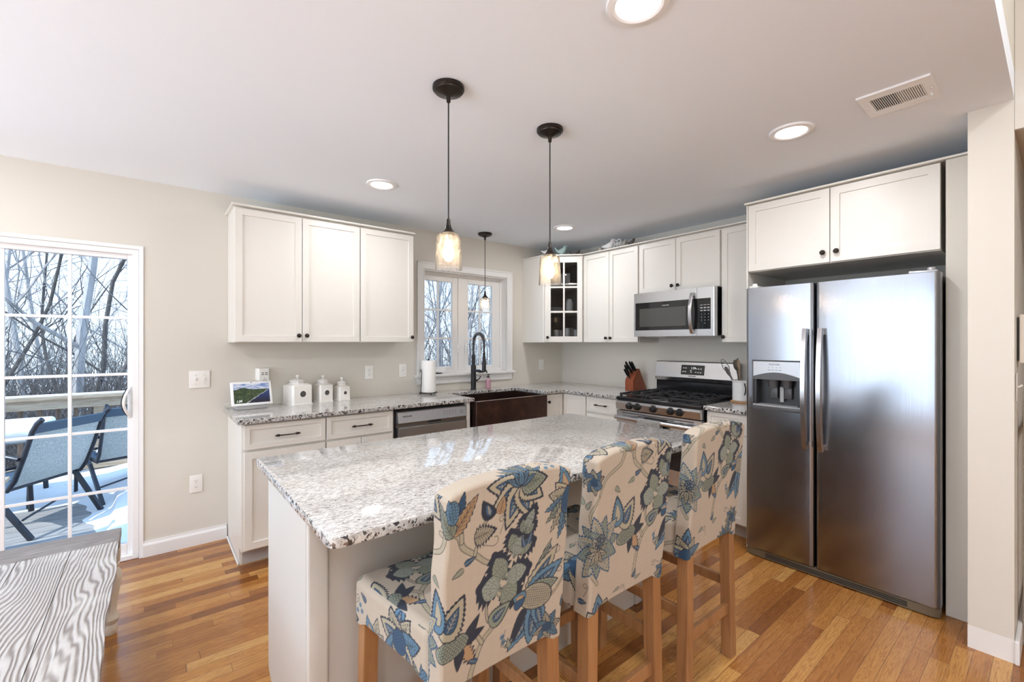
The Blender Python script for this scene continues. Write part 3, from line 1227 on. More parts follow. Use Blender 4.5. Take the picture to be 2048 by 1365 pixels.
# tall panels at both sides of the refrigerator
t = thing('refrigerator_surround', 'tall thin off-white panel between the counter end and the refrigerator', 'panel', (0, -2.3605, 0), RN)
b = B()
b.box(0, 0.0095, -0.645, -0.002, 0.001, 2.290, 0.001)
obj('panel', b, M_cab, t, smooth=False)
t = thing('refrigerator_surround', 'tall beige filler panel right of the refrigerator, against the wall end', 'panel', (0, -3.330, 0), RN)
b = B()
b.box(0.0, 0.0985, -0.655, -0.635, 0.001, 2.290, 0.001)
b.box(0.0, 0.018, -0.635, -0.002, 0.001, 1.842, 0.001)
obj('panel', b, M_wall, t, smooth=False)

# ------------------------------------------------------------------ worktops
def granite_slab(poly, z0=0.8845, z1=0.914, bev=0.004):
    b = B()
    b.prism(poly, z0, z1, bev=bev)
    b.bm.faces.ensure_lookup_table()
    b.bm.normal_update()
    for f in b.bm.faces:
        f.material_index = 0 if abs(f.normal.z) > 0.85 else 1
    return b


def arc(cx, cy, r, a0, a1, n=8):
    return [(cx + r * math.cos(math.radians(a0 + (a1 - a0) * i / n)), cy + r * math.sin(math.radians(a0 + (a1 - a0) * i / n))) for i in range(n + 1)]


b = granite_slab([(-0.0015, -0.0015), (-3.362, -0.0015)] + arc(-3.342, -0.626, 0.02, 180, 270, 5) + [(-1.680, -0.646), (-1.680, -0.205)] + [(-0.872, -0.205)] + [(-0.872, -0.646), (-0.646, -0.646), (-0.646, -1.286), (-0.0015, -1.286)])
tag(obj('countertop', b, [M_granite, M_granite_edge], smooth=False), 'speckled white granite countertop running around the corner behind the sink', 'countertop')
b = granite_slab([(-0.0015, -2.058), (-0.646, -2.058), (-0.646, -2.3595), (-0.0015, -2.3595)])
tag(obj('countertop', b, [M_granite, M_granite_edge], smooth=False), 'short granite countertop piece between the range and the refrigerator', 'countertop')

# ------------------------------------------------------------------ island
IX0, IX1, IY0, IY1 = -3.436, -1.640, -2.628, -1.686
r1 = 0.05
poly = arc(IX0 + 0.03, IY0 + 0.03, 0.03, 180, 270) + arc(IX1 - 0.09, IY0 + 0.09, 0.09, 270, 360) + arc(IX1 - 0.05, IY1 - 0.05, 0.05, 0, 90) + arc(IX0 + 0.02, IY1 - 0.02, 0.02, 90, 180)
b = granite_slab(poly, bev=0.005)
tag(obj('island_countertop', b, [M_granite, M_granite_edge], smooth=True), 'large speckled white granite top of the kitchen island', 'countertop')

t = thing('kitchen_island', 'grey-white kitchen island base below the large granite top', 'kitchen island', (-3.40, -1.72, 0))
bx0, bx1, by0, by1 = -3.400, -1.735, -2.290, -1.745
b = B()
b.box(bx0 + 0.019, bx1 - 0.019, by0 + 0.012, by1, 0.105, 0.8838)
b.box(bx0 + 0.019, bx1 - 0.019, by0 + 0.012, by1 - 0.075, 0.001, 0.105)
obj('carcass', b, M_isl, t, smooth=False, world=True)
for x0, x1 in ((bx0, bx0 + 0.018), (bx1 - 0.018, bx1)):
    b = B()
    b.prism([(by1, 0.105), (by1, 0.8838), (by0 + 0.006, 0.8838), (by0 + 0.006, 0.001), (by1 - 0.072, 0.001), (by1 - 0.072, 0.060)], x0, x1, M=Matrix(((0, 0, 1, 0), (1, 0, 0, 0), (0, 1, 0, 0), (0, 0, 0, 1))))
    obj('end_panel', b, M_isl, t, smooth=False, world=True)
for x0, x1 in ((bx0 - 0.001, bx0 + 0.062), (bx1 - 0.062, bx1 + 0.001)):
    b = B()
    b.box(x0, x1, by0 - 0.012, by0 + 0.006, 0.001, 0.8838, 0.009, 4)
    obj('corner_trim', b, M_isl, t, world=True)
b = B()
b.box(bx0 + 0.062, bx1 - 0.062, by0 + 0.000, by0 + 0.011, 0.001, 0.8838)
obj('back_panel', b, M_isl, t, smooth=False, world=True)
RI = Matrix.Translation((bx1, by1, 0)) @ Matrix.Rotation(PI, 4, 'Z')
n_ = 3
wd = (bx1 - bx0) / n_
for k in range(n_):
    b = B()
    b.shaker(k * wd + 0.003, (k + 1) * wd - 0.003, 0.722, 0.872, -0.021, 0.0195, 0.04, M=RI)
    d_ = obj('drawer', b, M_isl, t, smooth=False, world=True)
    pb = pull_b(B(), (k + 0.5) * wd, 0.797, -0.021)
    bmesh.ops.transform(pb.bm, matrix=RI, verts=pb.bm.verts)
    obj('pull', pb, M_bronze, d_, world=True)
    b = B()
    b.shaker(k * wd + 0.003, (k + 1) * wd - 0.003, 0.117, 0.707, -0.021, 0.0195, 0.057, M=RI)
    d_ = obj('door', b, M_isl, t, smooth=False, world=True)
    pb = knob_b(B(), (k + 0.5) * wd + wd * 0.4, 0.66, -0.021)
    bmesh.ops.transform(pb.bm, matrix=RI, verts=pb.bm.verts)
    obj('knob', pb, M_bronze, d_, world=True)
b = B()
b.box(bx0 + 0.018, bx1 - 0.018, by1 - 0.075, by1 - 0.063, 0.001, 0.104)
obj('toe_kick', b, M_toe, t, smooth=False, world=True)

# ================================================================== appliances
BRAND = 'FRIGIDAIRE'
M_fr_side = mat('refrigerator_side', (0.10, 0.10, 0.105), 0.45)
M_fr_grille = mat('taupe_grille', (0.17, 0.135, 0.09), 0.35, 0.3)
M_disp = mat('dispenser_grey', (0.075, 0.075, 0.08), 0.35)
M_disp_in = mat('dispenser_cavity', (0.025, 0.025, 0.027), 0.3)
M_silver = mat('silver_plastic', (0.48, 0.485, 0.50), 0.3, 0.6)
M_clear = mat('grey_plastic', (0.35, 0.36, 0.37), 0.3)

fr = thing('refrigerator', 'stainless steel side-by-side refrigerator with dark ice dispenser', 'refrigerator', (0, -2.398, 0), RN)
FW = 0.925
b = B()
b.box(0.006, FW - 0.006, -0.668, -0.03, 0.03, 1.712, 0.004)
obj('body', b, M_fr_side, fr, smooth=False)


def door_profile(x0, x1, yf, yb, r=0.022, n=7, bow=0.006):
    pts = []
    w = x1 - x0
    for i in range(n + 1):
        a = math.radians(180 + 90 * i / n)
        pts.append((x0 + r + r * math.cos(a), yf + r + r * math.sin(a) * 1.0))
    for i in range(1, 12):
        u = i / 12
        pts.append((x0 + r + (w - 2 * r) * u, yf - bow * math.sin(PI * u)))
    for i in range(n + 1):
        a = math.radians(270 + 90 * i / n)
        pts.append((x1 - r + r * math.cos(a), yf + r + r * math.sin(a)))
    pts += [(x1, yb), (x0, yb)]
    return pts


DZ0, DZ1 = 0.058, 1.722
YF, YB = -0.748, -0.676
LX1 = 0.386
hx0, hx1, hz0, hz1 = 0.045, 0.328, 0.948, 1.262
full = door_profile(0.001, LX1, YF, YB)


def clip(poly, a, lo):
    """keep the part of the polygon with x<=a (lo) or x>=a"""
    out = []
    for p, q in zip(poly, poly[1:] + poly[:1]):
        ip, iq = (p[0] <= a, q[0] <= a) if lo else (p[0] >= a, q[0] >= a)
        if ip:
            out.append(p)
        if ip != iq:
            u = (a - p[0]) / (q[0] - p[0])
            out.append((a, p[1] + (q[1] - p[1]) * u))
    return out


b = B()
b.prism(full, DZ0, hz0)
b.prism(full, hz1, DZ1)
b.prism(clip(full, hx0, True), hz0, hz1)
b.prism(clip(full, hx1, False), hz0, hz1)
ld = obj('freezer_door', b, M_steel_v, fr)
b = B()
b.prism(door_profile(0.394, FW - 0.001, YF, YB), DZ0, DZ1)
rd = obj('refrigerator_door', b, M_steel_v, fr)
b = B()
b.box(0.003, LX1 - 0.002, YB + 0.0005, -0.669, DZ0 + 0.004, DZ1 - 0.004)
obj('gasket', b, M_dark, ld, smooth=False)
b = B()
b.box(0.396, FW - 0.003, YB + 0.0005, -0.669, DZ0 + 0.004, DZ1 - 0.004)
obj('gasket', b, M_dark, rd, smooth=False)


def fr_handle(x, par):
    b = B()
    pts = []
    for i in range(17):
        u = i / 16
        z = 0.748 + (1.452 - 0.748) * u
        y = YF - 0.030 - 0.034 * math.sin(PI * u) ** 0.8
        pts.append((x, y, z))
    nb = B()
    t = bmesh.new()
    hw, th = 0.0155, 0.012
    rings = []
    for i, p in enumerate(pts):
        q0, q1 = Vector(pts[max(i - 1, 0)]), Vector(pts[min(i + 1, 16)])
        d = (q1 - q0).normalized()
        nrm = Vector((0, -d.z, d.y))
        ring = []
        for sx, sn in ((-1, -0.3), (-0.72, 1), (0.72, 1), (1, -0.3), (0.8, -1), (-0.8, -1)):
            v = Vector(p) + Vector((sx * hw, 0, 0)) + nrm * (sn * th)
            ring.append(t.verts.new(v))
        rings.append(ring)
    for a, c in zip(rings, rings[1:]):
        for k in range(6):
            t.faces.new((a[k], a[(k + 1) % 6], c[(k + 1) % 6], c[k]))
    t.faces.new(rings[0])
    t.faces.new(rings[-1])
    bmesh.ops.recalc_face_normals(t, faces=t.faces)
    nb._merge(t)
    nb.box(x - 0.013, x + 0.013, YF - 0.038, YF - 0.001, 0.752, 0.785, 0.004)
    nb.box(x - 0.013, x + 0.013, YF - 0.038, YF - 0.001, 1.415, 1.448, 0.004)
    return obj('handle', nb, M_steel, par)


fr_handle(0.350, ld)
fr_handle(0.428, rd)

# dispenser
b = B()
rim = 0.007
for q in ((hx0, hx1, hz1 - rim, hz1), (hx0, hx1, hz0, hz0 + 0.028), (hx0, hx0 + rim, hz0, hz1), (hx1 - rim * 1.6, hx1, hz0, hz1)):
    b.box(q[0], q[1], YF - 0.010, YF + 0.05, q[2], q[3], 0.003)
dp = obj('dispenser', b, M_disp, ld)
b = B()
b.box(hx0 + 0.006, hx1 - 0.010, -0.682, -0.678, hz0 + 0.02, hz1 - 0.006)
b.box(hx0 + rim, hx0 + 0.024, YF + 0.000, -0.682, hz0 + 0.02, 1.15)
b.box(hx1 - 0.026, hx1 - rim * 1.6, YF + 0.000, -0.682, hz0 + 0.02, 1.15)
obj('cavity', b, M_disp_in, dp, smooth=False)
# silver control face with an arched lower edge
b = B()
pts = [(hx0 + 0.007, 1.253), (hx0 + 0.007, 1.160)]
for i in range(13):
    u = i / 12
    pts.append((hx0 + 0.007 + (hx1 - hx0 - 0.018) * u, 1.158 + 0.028 * math.sin(PI * u)))
pts.append((hx1 - 0.011, 1.253))
R_xz = Matrix(((1, 0, 0, 0), (0, 0, 1, 0), (0, 1, 0, 0), (0, 0, 0, 1)))
b.prism(pts, YF - 0.006, YF + 0.03, M=R_xz)
obj('control_face', b, M_silver, dp, smooth=False)
b = B()
pts2 = [(x, z) for x, z in pts[1:-1]] + [(hx1 - 0.011, 1.140), (hx0 + 0.007, 1.140)]
b.prism(pts2, YF - 0.012, YF + 0.03, M=R_xz)
obj('arched_hood', b, M_disp, dp, smooth=False)
b = B()
b.prism([(hx0 + 0.007, -0.684), (hx1 - 0.011, -0.684), (hx1 - 0.011, YF - 0.012)] + [(hx1 - 0.011 - (hx1 - hx0 - 0.018) * u, YF - 0.012 - 0.012 * math.sin(PI * u)) for u in (0.2, 0.4, 0.6, 0.8)] + [(hx0 + 0.007, YF - 0.012)], hz0 + 0.026, hz0 + 0.034)
obj('drip_tray', b, M_clear, dp, smooth=False)
for cx in (0.155, 0.235):
    b = B()
    b.lathe([(0.026, 0), (0.030, 0.035), (0.034, 0.05)], c=(cx, -0.715, 1.092), n=20)
    b.box(cx - 0.022, cx + 0.022, -0.705, -0.69, 1.02, 1.10, 0.006)
    obj('paddle', b, M_disp, dp)
b = B()
b.box(0.192, 0.214, -0.712, -0.702, 1.000, 1.095, 0.003)
obj('water_lever', b, M_clear, dp, smooth=False)
lettering([(BRAND, 0.0125, 0.176, YF - 0.0065, 1.235)], M_dark_text, dp)
b = B()
for i in range(4):
    b.box(0.144 + i * 0.021, 0.148 + i * 0.021, YF - 0.0072, YF - 0.006, 1.215, 1.218)
    b.box(0.139 + i * 0.021, 0.153 + i * 0.021, YF - 0.0072, YF - 0.006, 1.199, 1.2015)
obj('indicator_marks', b, M_dark_text, dp, smooth=False)
# base grille
b = B()
b.prism([(0.002, -0.70), (0.004, -0.728), (0.03, -0.742), (0.15, -0.744), (0.775, -0.744), (0.895, -0.742), (0.921, -0.728), (0.923, -0.70)], 0.008, 0.052)
gr = obj('base_grille', b, M_fr_grille, fr)
b = B()
for k in range(3):
    b.box(0.12, 0.80, -0.7475, -0.743, 0.017 + k * 0.010, 0.022 + k * 0.010, 0.001)
obj('slots', b, M_dark, gr, smooth=False)
for x in (0.02, 0.84):
    b = B()
    b.box(x, x + 0.06, -0.742, -0.71, 0.0525, 0.0575, 0.002)
    obj('hinge_bracket', b, M_chrome, gr, smooth=False)
for x in (0.05, 0.83):
    b = B()
    b.box(x, x + 0.05, -0.66, -0.6, 0.001, 0.0295)
    obj('roller', b, M_dark, fr, smooth=False)
for x in (0.012, 0.800):
    b = B()
    b.box(x, x + 0.055 if x < 0.5 else x + 0.11, -0.725, -0.60, 1.7225, 1.738, 0.006)
    b.lathe([(0.016, 0), (0.016, 0.012), (0.012, 0.016), (0, 0.017)], c=(x + 0.03 if x < 0.5 else x + 0.085, -0.705, 1.736), n=16)
    obj('hinge_cover', b, M_silver if x > 0.5 else M_plastic, fr)

# ------------------------------------------------------------------ microwave
mw = thing('microwave', 'stainless steel over-the-range microwave with black glass door', 'microwave', (0, -1.2845, 1.4225), RN)
MWW, MWH, MD_ = 0.750, 0.3835, -0.405
b = B()
b.box(0.001, MWW - 0.030, MD_ + 0.045, -0.003, 0.012, MWH, 0.002)
obj('body', b, M_black, mw, smooth=False)
b = B()
b.box(0.02, MWW - 0.03, MD_ + 0.06, -0.03, 0.0, 0.012, 0.002)
b.box(0.05, 0.25, -0.30, -0.10, -0.006, 0.0, 0.002)
obj('vent_underside', b, M_steel, mw, smooth=False)
# steel fascia: door part with a window hole
DX = 0.596
YM = MD_
dx0_, dx1_ = 0.004, DX - 0.0012
wz0, wz1 = 0.055, 0.296
b = B()
b.prism([(dx0_, MD_ + 0.042), (dx0_, MD_ + 0.004), (dx0_ + 0.004, MD_), (dx1_, MD_), (dx1_, MD_ + 0.042)], wz1, MWH - 0.002)
b.prism([(dx0_, MD_ + 0.042), (dx0_, MD_ + 0.004), (dx0_ + 0.004, MD_), (dx1_, MD_), (dx1_, MD_ + 0.042)], 0.002, wz0)
b.box(dx0_, 0.022, MD_, MD_ + 0.042, wz0, wz1)
md = obj('door', b, M_steel, mw, smooth=False)
b = B()
b.box(0.0222, dx1_, MD_ + 0.003, MD_ + 0.040, wz0 + 0.0005, wz1 - 0.0005)
obj('door_glass', b, M_glossblack, md, smooth=False)
b = B()
b.box(0.062, 0.500, MD_ + 0.0020, MD_ + 0.0031, wz0 + 0.032, wz1 - 0.052)
obj('viewing_window', b, mat('mw_window', (0.075, 0.075, 0.07), 0.08), md, smooth=False)
lettering([(BRAND, 0.0125, 0.318, MD_ + 0.0025, 0.262)], M_white_text, md)
b = B()
fx1 = MWW
b.box(DX + 0.0012, fx1 - 0.020, MD_, MD_ + 0.042, 0.002, wz0)
b.box(DX + 0.0012, fx1 - 0.020, MD_, MD_ + 0.042, wz1, MWH - 0.002)
b.box(fx1 - 0.042, fx1 - 0.020, MD_, MD_ + 0.042, wz0, wz1)
b.prism([(fx1 - 0.020, MD_), (fx1 - 0.014, MD_ + 0.002), (fx1 - 0.010, MD_ + 0.008), (fx1 - 0.010, MD_ + 0.042), (fx1 - 0.020, MD_ + 0.042)], 0.002, MWH - 0.002)
cp = obj('control_fascia', b, M_steel, mw, smooth=False)
b = B()
b.box(DX + 0.0012, fx1 - 0.0422, MD_ + 0.003, MD_ + 0.040, wz0 + 0.0005, wz1 - 0.0005)
kp = obj('control_panel', b, M_glossblack, cp, smooth=False)
b = B()
for i in range(3):
    x = 0.632 + i * 0.028
    b.box(x - 0.010, x + 0.010, MD_ + 0.0018, MD_ + 0.003, 0.243, 0.2455)
    for j in range(2):
        b.box(x - 0.009, x + 0.009, MD_ + 0.0018, MD_ + 0.003, 0.219 - j * 0.022, 0.225 - j * 0.022)
obj('key_marks', b, M_white_text, cp, smooth=False)
its = []
for j, row in enumerate(('123', '456', '789', ' 0 ')):
    for i, ch in enumerate(row):
        if ch != ' ':
            its.append((ch, 0.012, 0.632 + i * 0.028, MD_ + 0.0025, 0.172 - j * 0.024))
lettering(its, M_white_text, cp)
b = B()
t_ = bmesh.new()
rings = []
for i in range(15):
    u = i / 14
    z = 0.020 + 0.325 * u
    y = MD_ - 0.012 - 0.040 * math.sin(PI * u) ** 0.75
    du = 0.001
    y2 = MD_ - 0.012 - 0.040 * math.sin(PI * min(u + du, 1)) ** 0.75
    rings.append([t_.verts.new((0.562 + sx * 0.0145, y + sy * 0.008, z)) for sx, sy in ((-1, -0.2), (-0.6, -1), (0.6, -1), (1, -0.2), (0.8, 1), (-0.8, 1))])
for a, c in zip(rings, rings[1:]):
    for k in range(6):
        t_.faces.new((a[k], a[(k + 1) % 6], c[(k + 1) % 6], c[k]))
t_.faces.new(rings[0])
t_.faces.new(rings[-1])
bmesh.ops.recalc_face_normals(t_, faces=t_.faces)
b._merge(t_)
b.box(0.552, 0.572, MD_ - 0.016, MD_ - 0.0005, 0.024, 0.045, 0.003)
b.box(0.552, 0.572, MD_ - 0.016, MD_ - 0.0005, 0.322, 0.343, 0.003)
obj('handle', b, M_steel, md)

# ------------------------------------------------------------------ gas range
rg = thing('gas_range', 'stainless steel gas range with black cast-iron grates and five knobs', 'range', (0, -1.2925, 0), RN)
RW = 0.760
b = B()
b.box(0.004, RW - 0.004, -0.610, -0.02, 0.03, 0.882, 0.002)
b.box(0.05, 0.09, -0.55, -0.5, 0.001, 0.03)
b.box(RW - 0.09, RW - 0.05, -0.55, -0.5, 0.001, 0.03)
b.box(0.05, 0.09, -0.12, -0.08, 0.001, 0.03)
b.box(RW - 0.09, RW - 0.05, -0.12, -0.08, 0.001, 0.03)
obj('body', b, M_enamel, rg, smooth=False)
b = B()
b.box(0.001, RW - 0.001, -0.662, -0.075, 0.883, 0.916, 0.010, 4)
ct = obj('cooktop', b, M_enamel, rg)
for i, (cx, cy, r) in enumerate(((0.17, -0.50, 0.045), (0.59, -0.50, 0.042), (0.17, -0.22, 0.036), (0.59, -0.22, 0.040), (0.38, -0.36, 0.05))):
    b = B()
    b.lathe([(r * 1.15, 0), (r * 1.15, 0.006), (r, 0.007), (r, 0.016), (r * 0.85, 0.020), (0, 0.021)], c=(cx, cy, 0.916), n=24)
    obj('burner', b, M_castiron, rg)
for gx0_, gx1_ in ((0.022, 0.262), (0.268, 0.492), (0.498, 0.738)):
    b = B()
    zt = 0.944
    y0_, y1_ = -0.640, -0.095
    w_ = 0.0065
    # outer bars
    for x in (gx0_ + 0.006, gx1_ - 0.006):
        b.box(x - w_, x + w_, y0_, y1_, zt - 0.014, zt, 0.003)
    for y in (y0_ + 0.006, y1_ - 0.006, (y0_ + y1_) / 2):
        b.box(gx0_, gx1_, y - w_, y + w_, zt - 0.014, zt, 0.003)
    for cy in ((-0.50, -0.22)):
        cx = (gx0_ + gx1_) / 2
        for a in range(4):
            an = a * PI / 2
            p0 = (cx + 0.028 * math.cos(an), cy + 0.028 * math.sin(an))
            p1 = (cx + (0.115 if a % 2 == 0 else 0.135) * math.cos(an), cy + (0.115 if a % 2 == 0 else 0.135) * math.sin(an))
            b.box(min(p0[0], p1[0]) - 0.0045, max(p0[0], p1[0]) + 0.0045, min(p0[1], p1[1]) - 0.0045, max(p0[1], p1[1]) + 0.0045, zt - 0.010, zt + 0.004, 0.002)
    for x in (gx0_ + 0.008, gx1_ - 0.008):
        for y in (y0_ + 0.01, (y0_ + y1_) / 2, y1_ - 0.01):
            b.box(x - 0.008, x + 0.008, y - 0.008, y + 0.008, 0.9162, zt - 0.012, 0.002)
    obj('grate', b, M_castiron, rg, smooth=False)
# control panel and knobs
b = B()
b.prism([(-0.655, 0.882), (-0.672, 0.862), (-0.664, 0.808), (-0.62, 0.808), (-0.612, 0.882)], 0.003, RW - 0.003, M=Matrix(((0, 0, 1, 0), (1, 0, 0, 0), (0, 1, 0, 0), (0, 0, 0, 1))))
cpn = obj('control_panel', b, M_steel, rg, smooth=False)
for kx in (0.145, 0.222, 0.370, 0.522, 0.597):
    b = B()
    Mk = Matrix.Translation((kx, -0.668, 0.846)) @ Matrix.Rotation(PI / 2 + 0.08, 4, 'X')
    b.lathe([(0.030, 0), (0.030, 0.005), (0.024, 0.009), (0.022, 0.030), (0.019, 0.034), (0, 0.0345)], n=24, M=Mk)
    b.box(-0.0045, 0.0045, -0.020, 0.020, 0.030, 0.040, 0.002, M=Mk)
    obj('knob', b, M_black, cpn)
# oven door: steel frame, dark window, towel bar
b = B()
oz0, oz1 = 0.262, 0.798
for q in ((0.003, RW - 0.003, 0.700, oz1), (0.003, RW - 0.003, oz0, 0.395), (0.003, 0.130, 0.395, 0.700), (RW - 0.130, RW - 0.003, 0.395, 0.700)):
    b.box(q[0], q[1], -0.655, -0.612, q[2], q[3])
od = obj('oven_door', b, M_steel, rg, smooth=False)
b = B()
b.box(0.1305, RW - 0.1305, -0.653, -0.615, 0.3955, 0.6995)
obj('window', b, M_glossblack, od, smooth=False)
b = B()
b.box(0.06, RW - 0.06, -0.657, -0.6545, 0.778, 0.784)
b.box(0.22, 0.54, -0.657, -0.6545, 0.766, 0.772)
obj('vent_slots', b, M_dark, od, smooth=False)
b = B()
b.tube([(0.022, -0.702, 0.745), (0.10, -0.706, 0.745), (RW / 2, -0.708, 0.745), (RW - 0.10, -0.706, 0.745), (RW - 0.022, -0.702, 0.745)], 0.0165, 16)
b.box(0.022, 0.052, -0.70, -0.6555, 0.733, 0.757, 0.004)
b.box(RW - 0.052, RW - 0.022, -0.70, -0.6555, 0.733, 0.757, 0.004)
obj('handle', b, M_steel, od)
b = B()
b.box(0.003, RW - 0.003, -0.650, -0.612, 0.085, 0.252, 0.004)
b.box(0.22, 0.54, -0.658, -0.649, 0.222, 0.240, 0.003)
obj('storage_drawer', b, M_steel, rg, smooth=False)
# backguard
b = B()
R_yz = Matrix(((0, 0, 1, 0), (1, 0, 0, 0), (0, 1, 0, 0), (0, 0, 0, 1)))
b.prism([(-0.020, 0.916), (-0.052, 0.916), (-0.052, 1.020), (-0.078, 1.030), (-0.088, 1.062), (-0.062, 1.196), (-0.052, 1.204), (-0.020, 1.204)], 0.003, RW - 0.003, M=R_yz)
bg = obj('backguard', b, M_steel, rg, smooth=False)
b = B()
b.box(0.004, RW - 0.004, -0.060, -0.0525, 0.917, 1.022)
obj('splash_panel', b, M_enamel, bg, smooth=False)
tilt = math.atan2(0.026, 0.134)
MB_ = Matrix.Translation((0, -0.0755, 1.128)) @ Matrix.Rotation(-tilt, 4, 'X')
b = B()
b.box(0.262, 0.477, -0.0035, 0.004, -0.040, 0.046, 0.003, M=MB_)
dsp = obj('display', b, M_glossblack, bg, smooth=False)
lettering([('1:39', 0.026, 0.377, -0.0038, 0.018)], M_display, dsp, flip=MB_)
lettering([(BRAND, 0.0135, 0.370, -0.0012, -0.053)], M_dark_text, bg, flip=MB_)
b = B()
for x, z in ((0.287, 0.018), (0.308, 0.018), (0.284, -0.014), (0.305, -0.014), (0.404, 0.014), (0.425, 0.014), (0.448, 0.014), (0.402, -0.016), (0.424, -0.018), (0.446, -0.018), (0.356, -0.004), (0.360, -0.018)):
    b.box(x - 0.0065, x + 0.0065, -0.0046, -0.0036, z - 0.0042, z + 0.0042, M=MB_)
obj('key_marks', b, M_white_text, dsp, smooth=False)

# tea towel over the handle
b = B()
t_ = bmesh.new()
nx, prof = 14, []
bar_y, bar_z, rr_ = -0.708, 0.745, 0.0195
prof.append((bar_y - rr_, 0.565))
prof += [(bar_y - rr_, 0.62), (bar_y - rr_, 0.68), (bar_y - rr_, 0.73)]
for i in range(7):
    a = PI - PI * i / 6
    prof.append((bar_y + rr_ * math.cos(a), bar_z + rr_ * math.sin(a)))
prof += [(bar_y + rr_, 0.72), (bar_y + rr_, 0.68), (bar_y + rr_, 0.640)]
grid = []
for k in range(nx + 1):
    x = 0.255 + 0.205 * k / nx
    col_ = []
    for j, (y, z) in enumerate(prof):
        fold = 0.003 * math.sin(k * 1.35) * max(0, (bar_z - z) / 0.18)
        col_.append(t_.verts.new((x + 0.004 * math.sin(j * 0.7), y - abs(fold) if y < bar_y else y, z)))
    grid.append(col_)
for a, c in zip(grid, grid[1:]):
    for j in range(len(prof) - 1):
        t_.faces.new((a[j], c[j], c[j + 1], a[j + 1]))
bmesh.ops.recalc_face_normals(t_, faces=t_.faces)
bmesh.ops.solidify(t_, geom=list(t_.faces), thickness=0.0035)
b._merge(t_)
M_towel = mat('grey_tea_towel', (0.40, 0.385, 0.36), 0.9)
nt = N(M_towel)
nt.l(nt.ramp(nt.noise(nt.coord((1, 1, 1)), 160, 3), [(0.35, (0.17, 0.17, 0.16)), (0.6, (0.32, 0.315, 0.30))]), nt.b.inputs['Base Color'])
tw = obj('tea_towel', b, M_towel)
tw.matrix_world = Matrix.Translation((0, -1.2925, 0)) @ Matrix.Rotation(RN, 4, 'Z')
tag(tw, 'grey tea towel hanging over the oven door handle', 'towel')

# ------------------------------------------------------------------ dishwasher
dw = thing('dishwasher', 'grey stainless dishwasher under the counter left of the sink', 'dishwasher', (-2.3615, 0, 0))
DWW = 0.626
b = B()
b.box(0.002, DWW - 0.002, -0.575, -0.02, 0.02, 0.868)
b.box(0.02, 0.06, -0.5, -0.46, 0.001, 0.02)
b.box(DWW - 0.06, DWW - 0.02, -0.5, -0.46, 0.001, 0.02)
obj('tub', b, M_dark, dw, smooth=False)
b = B()
b.box(0.022, DWW - 0.010, -0.618, -0.576, 0.115, 0.738, 0.002)
dd_ = obj('door', b, M_steel_dark, dw, smooth=False)
b = B()
b.prism([(-0.600, 0.739), (-0.606, 0.772), (-0.576, 0.772), (-0.576, 0.739)], 0.012, DWW - 0.006, M=R_yz)
obj('pull_recess', b, mat('dw_dark_strip', (0.20, 0.195, 0.19), 0.35, 0.8), dd_, smooth=False)
b = B()
b.box(0.275, 0.390, -0.6065, -0.600, 0.752, 0.770, 0.002)
obj('handle', b, M_dark, dd_, smooth=False)
b = B()
b.prism([(-0.622, 0.773), (-0.606, 0.848), (-0.598, 0.854), (-0.576, 0.854), (-0.576, 0.773)], 0.022, DWW - 0.006, M=R_yz)
cs = obj('control_strip', b, M_silver, dw, smooth=False)
MT = Matrix.Translation((0, -0.6145, 0.811)) @ Matrix.Rotation(-math.atan2(0.016, 0.075), 4, 'X')
lettering([(BRAND, 0.0155, 0.098, -0.001, 0.008)], M_dark_text, cs, flip=MT)
b = B()
for i in range(5):
    b.box(0.405 + i * 0.026, 0.417 + i * 0.026, -0.0012, 0.0, 0.012, 0.015, M=MT)
    b.box(0.405 + i * 0.026, 0.413 + i * 0.026, -0.0012, 0.0, -0.006, -0.003, M=MT)
b.box(0.560, 0.588, -0.0012, 0.0, 0.006, 0.009, M=MT)
b.box(0.560, 0.588, -0.0012, 0.0, -0.010, -0.007, M=MT)
obj('key_marks', b, M_dark_text, cs, smooth=False)
b = B()
b.box(0.01, DWW - 0.01, -0.54, -0.53, 0.012, 0.105)
obj('toe_kick', b, M_dark, dw, smooth=False)

# ------------------------------------------------------------------ apron sink
sk = thing('apron_sink', 'dark hammered copper farmhouse sink set in the window counter', 'sink', (-1.28, -0.42, 0.64))
sx0, sx1 = -1.677, -0.876
sy0, sy1 = -0.668, -0.195
b = B()
b.box(sx0, sx1, sy0, sy0 + 0.026, 0.640, 0.8825, 0.006, 3)
b.box(sx0, sx1, sy0 + 0.026, sy1, 0.640, 0.655)
b.box(sx0, sx1, sy1 - 0.016, sy1, 0.655, 0.8825)
b.box(sx0, sx0 + 0.016, sy0 + 0.026, sy1 - 0.016, 0.655, 0.8825)
b.box(sx1 - 0.016, sx1, sy0 + 0.026, sy1 - 0.016, 0.655, 0.8825)
so = obj('basin', b, M_copper, sk, smooth=False, world=True)
b = B()
b.box(sx0 + 0.016, sx1 - 0.016, sy0 + 0.001, sy0 + 0.025, 0.8826, 0.8845, 0.0008, 1)
obj('polished_rim', b, mat('polished_copper', (0.55, 0.42, 0.36), 0.18, 1.0), so, smooth=False, world=True)
b = B()
b.lathe([(0.045, 0), (0.045, 0.003), (0.03, 0.004), (0, 0.002)], c=(-1.28, -0.40, 0.6552), n=24)
obj('drain', b, M_bronze, sk, world=True)

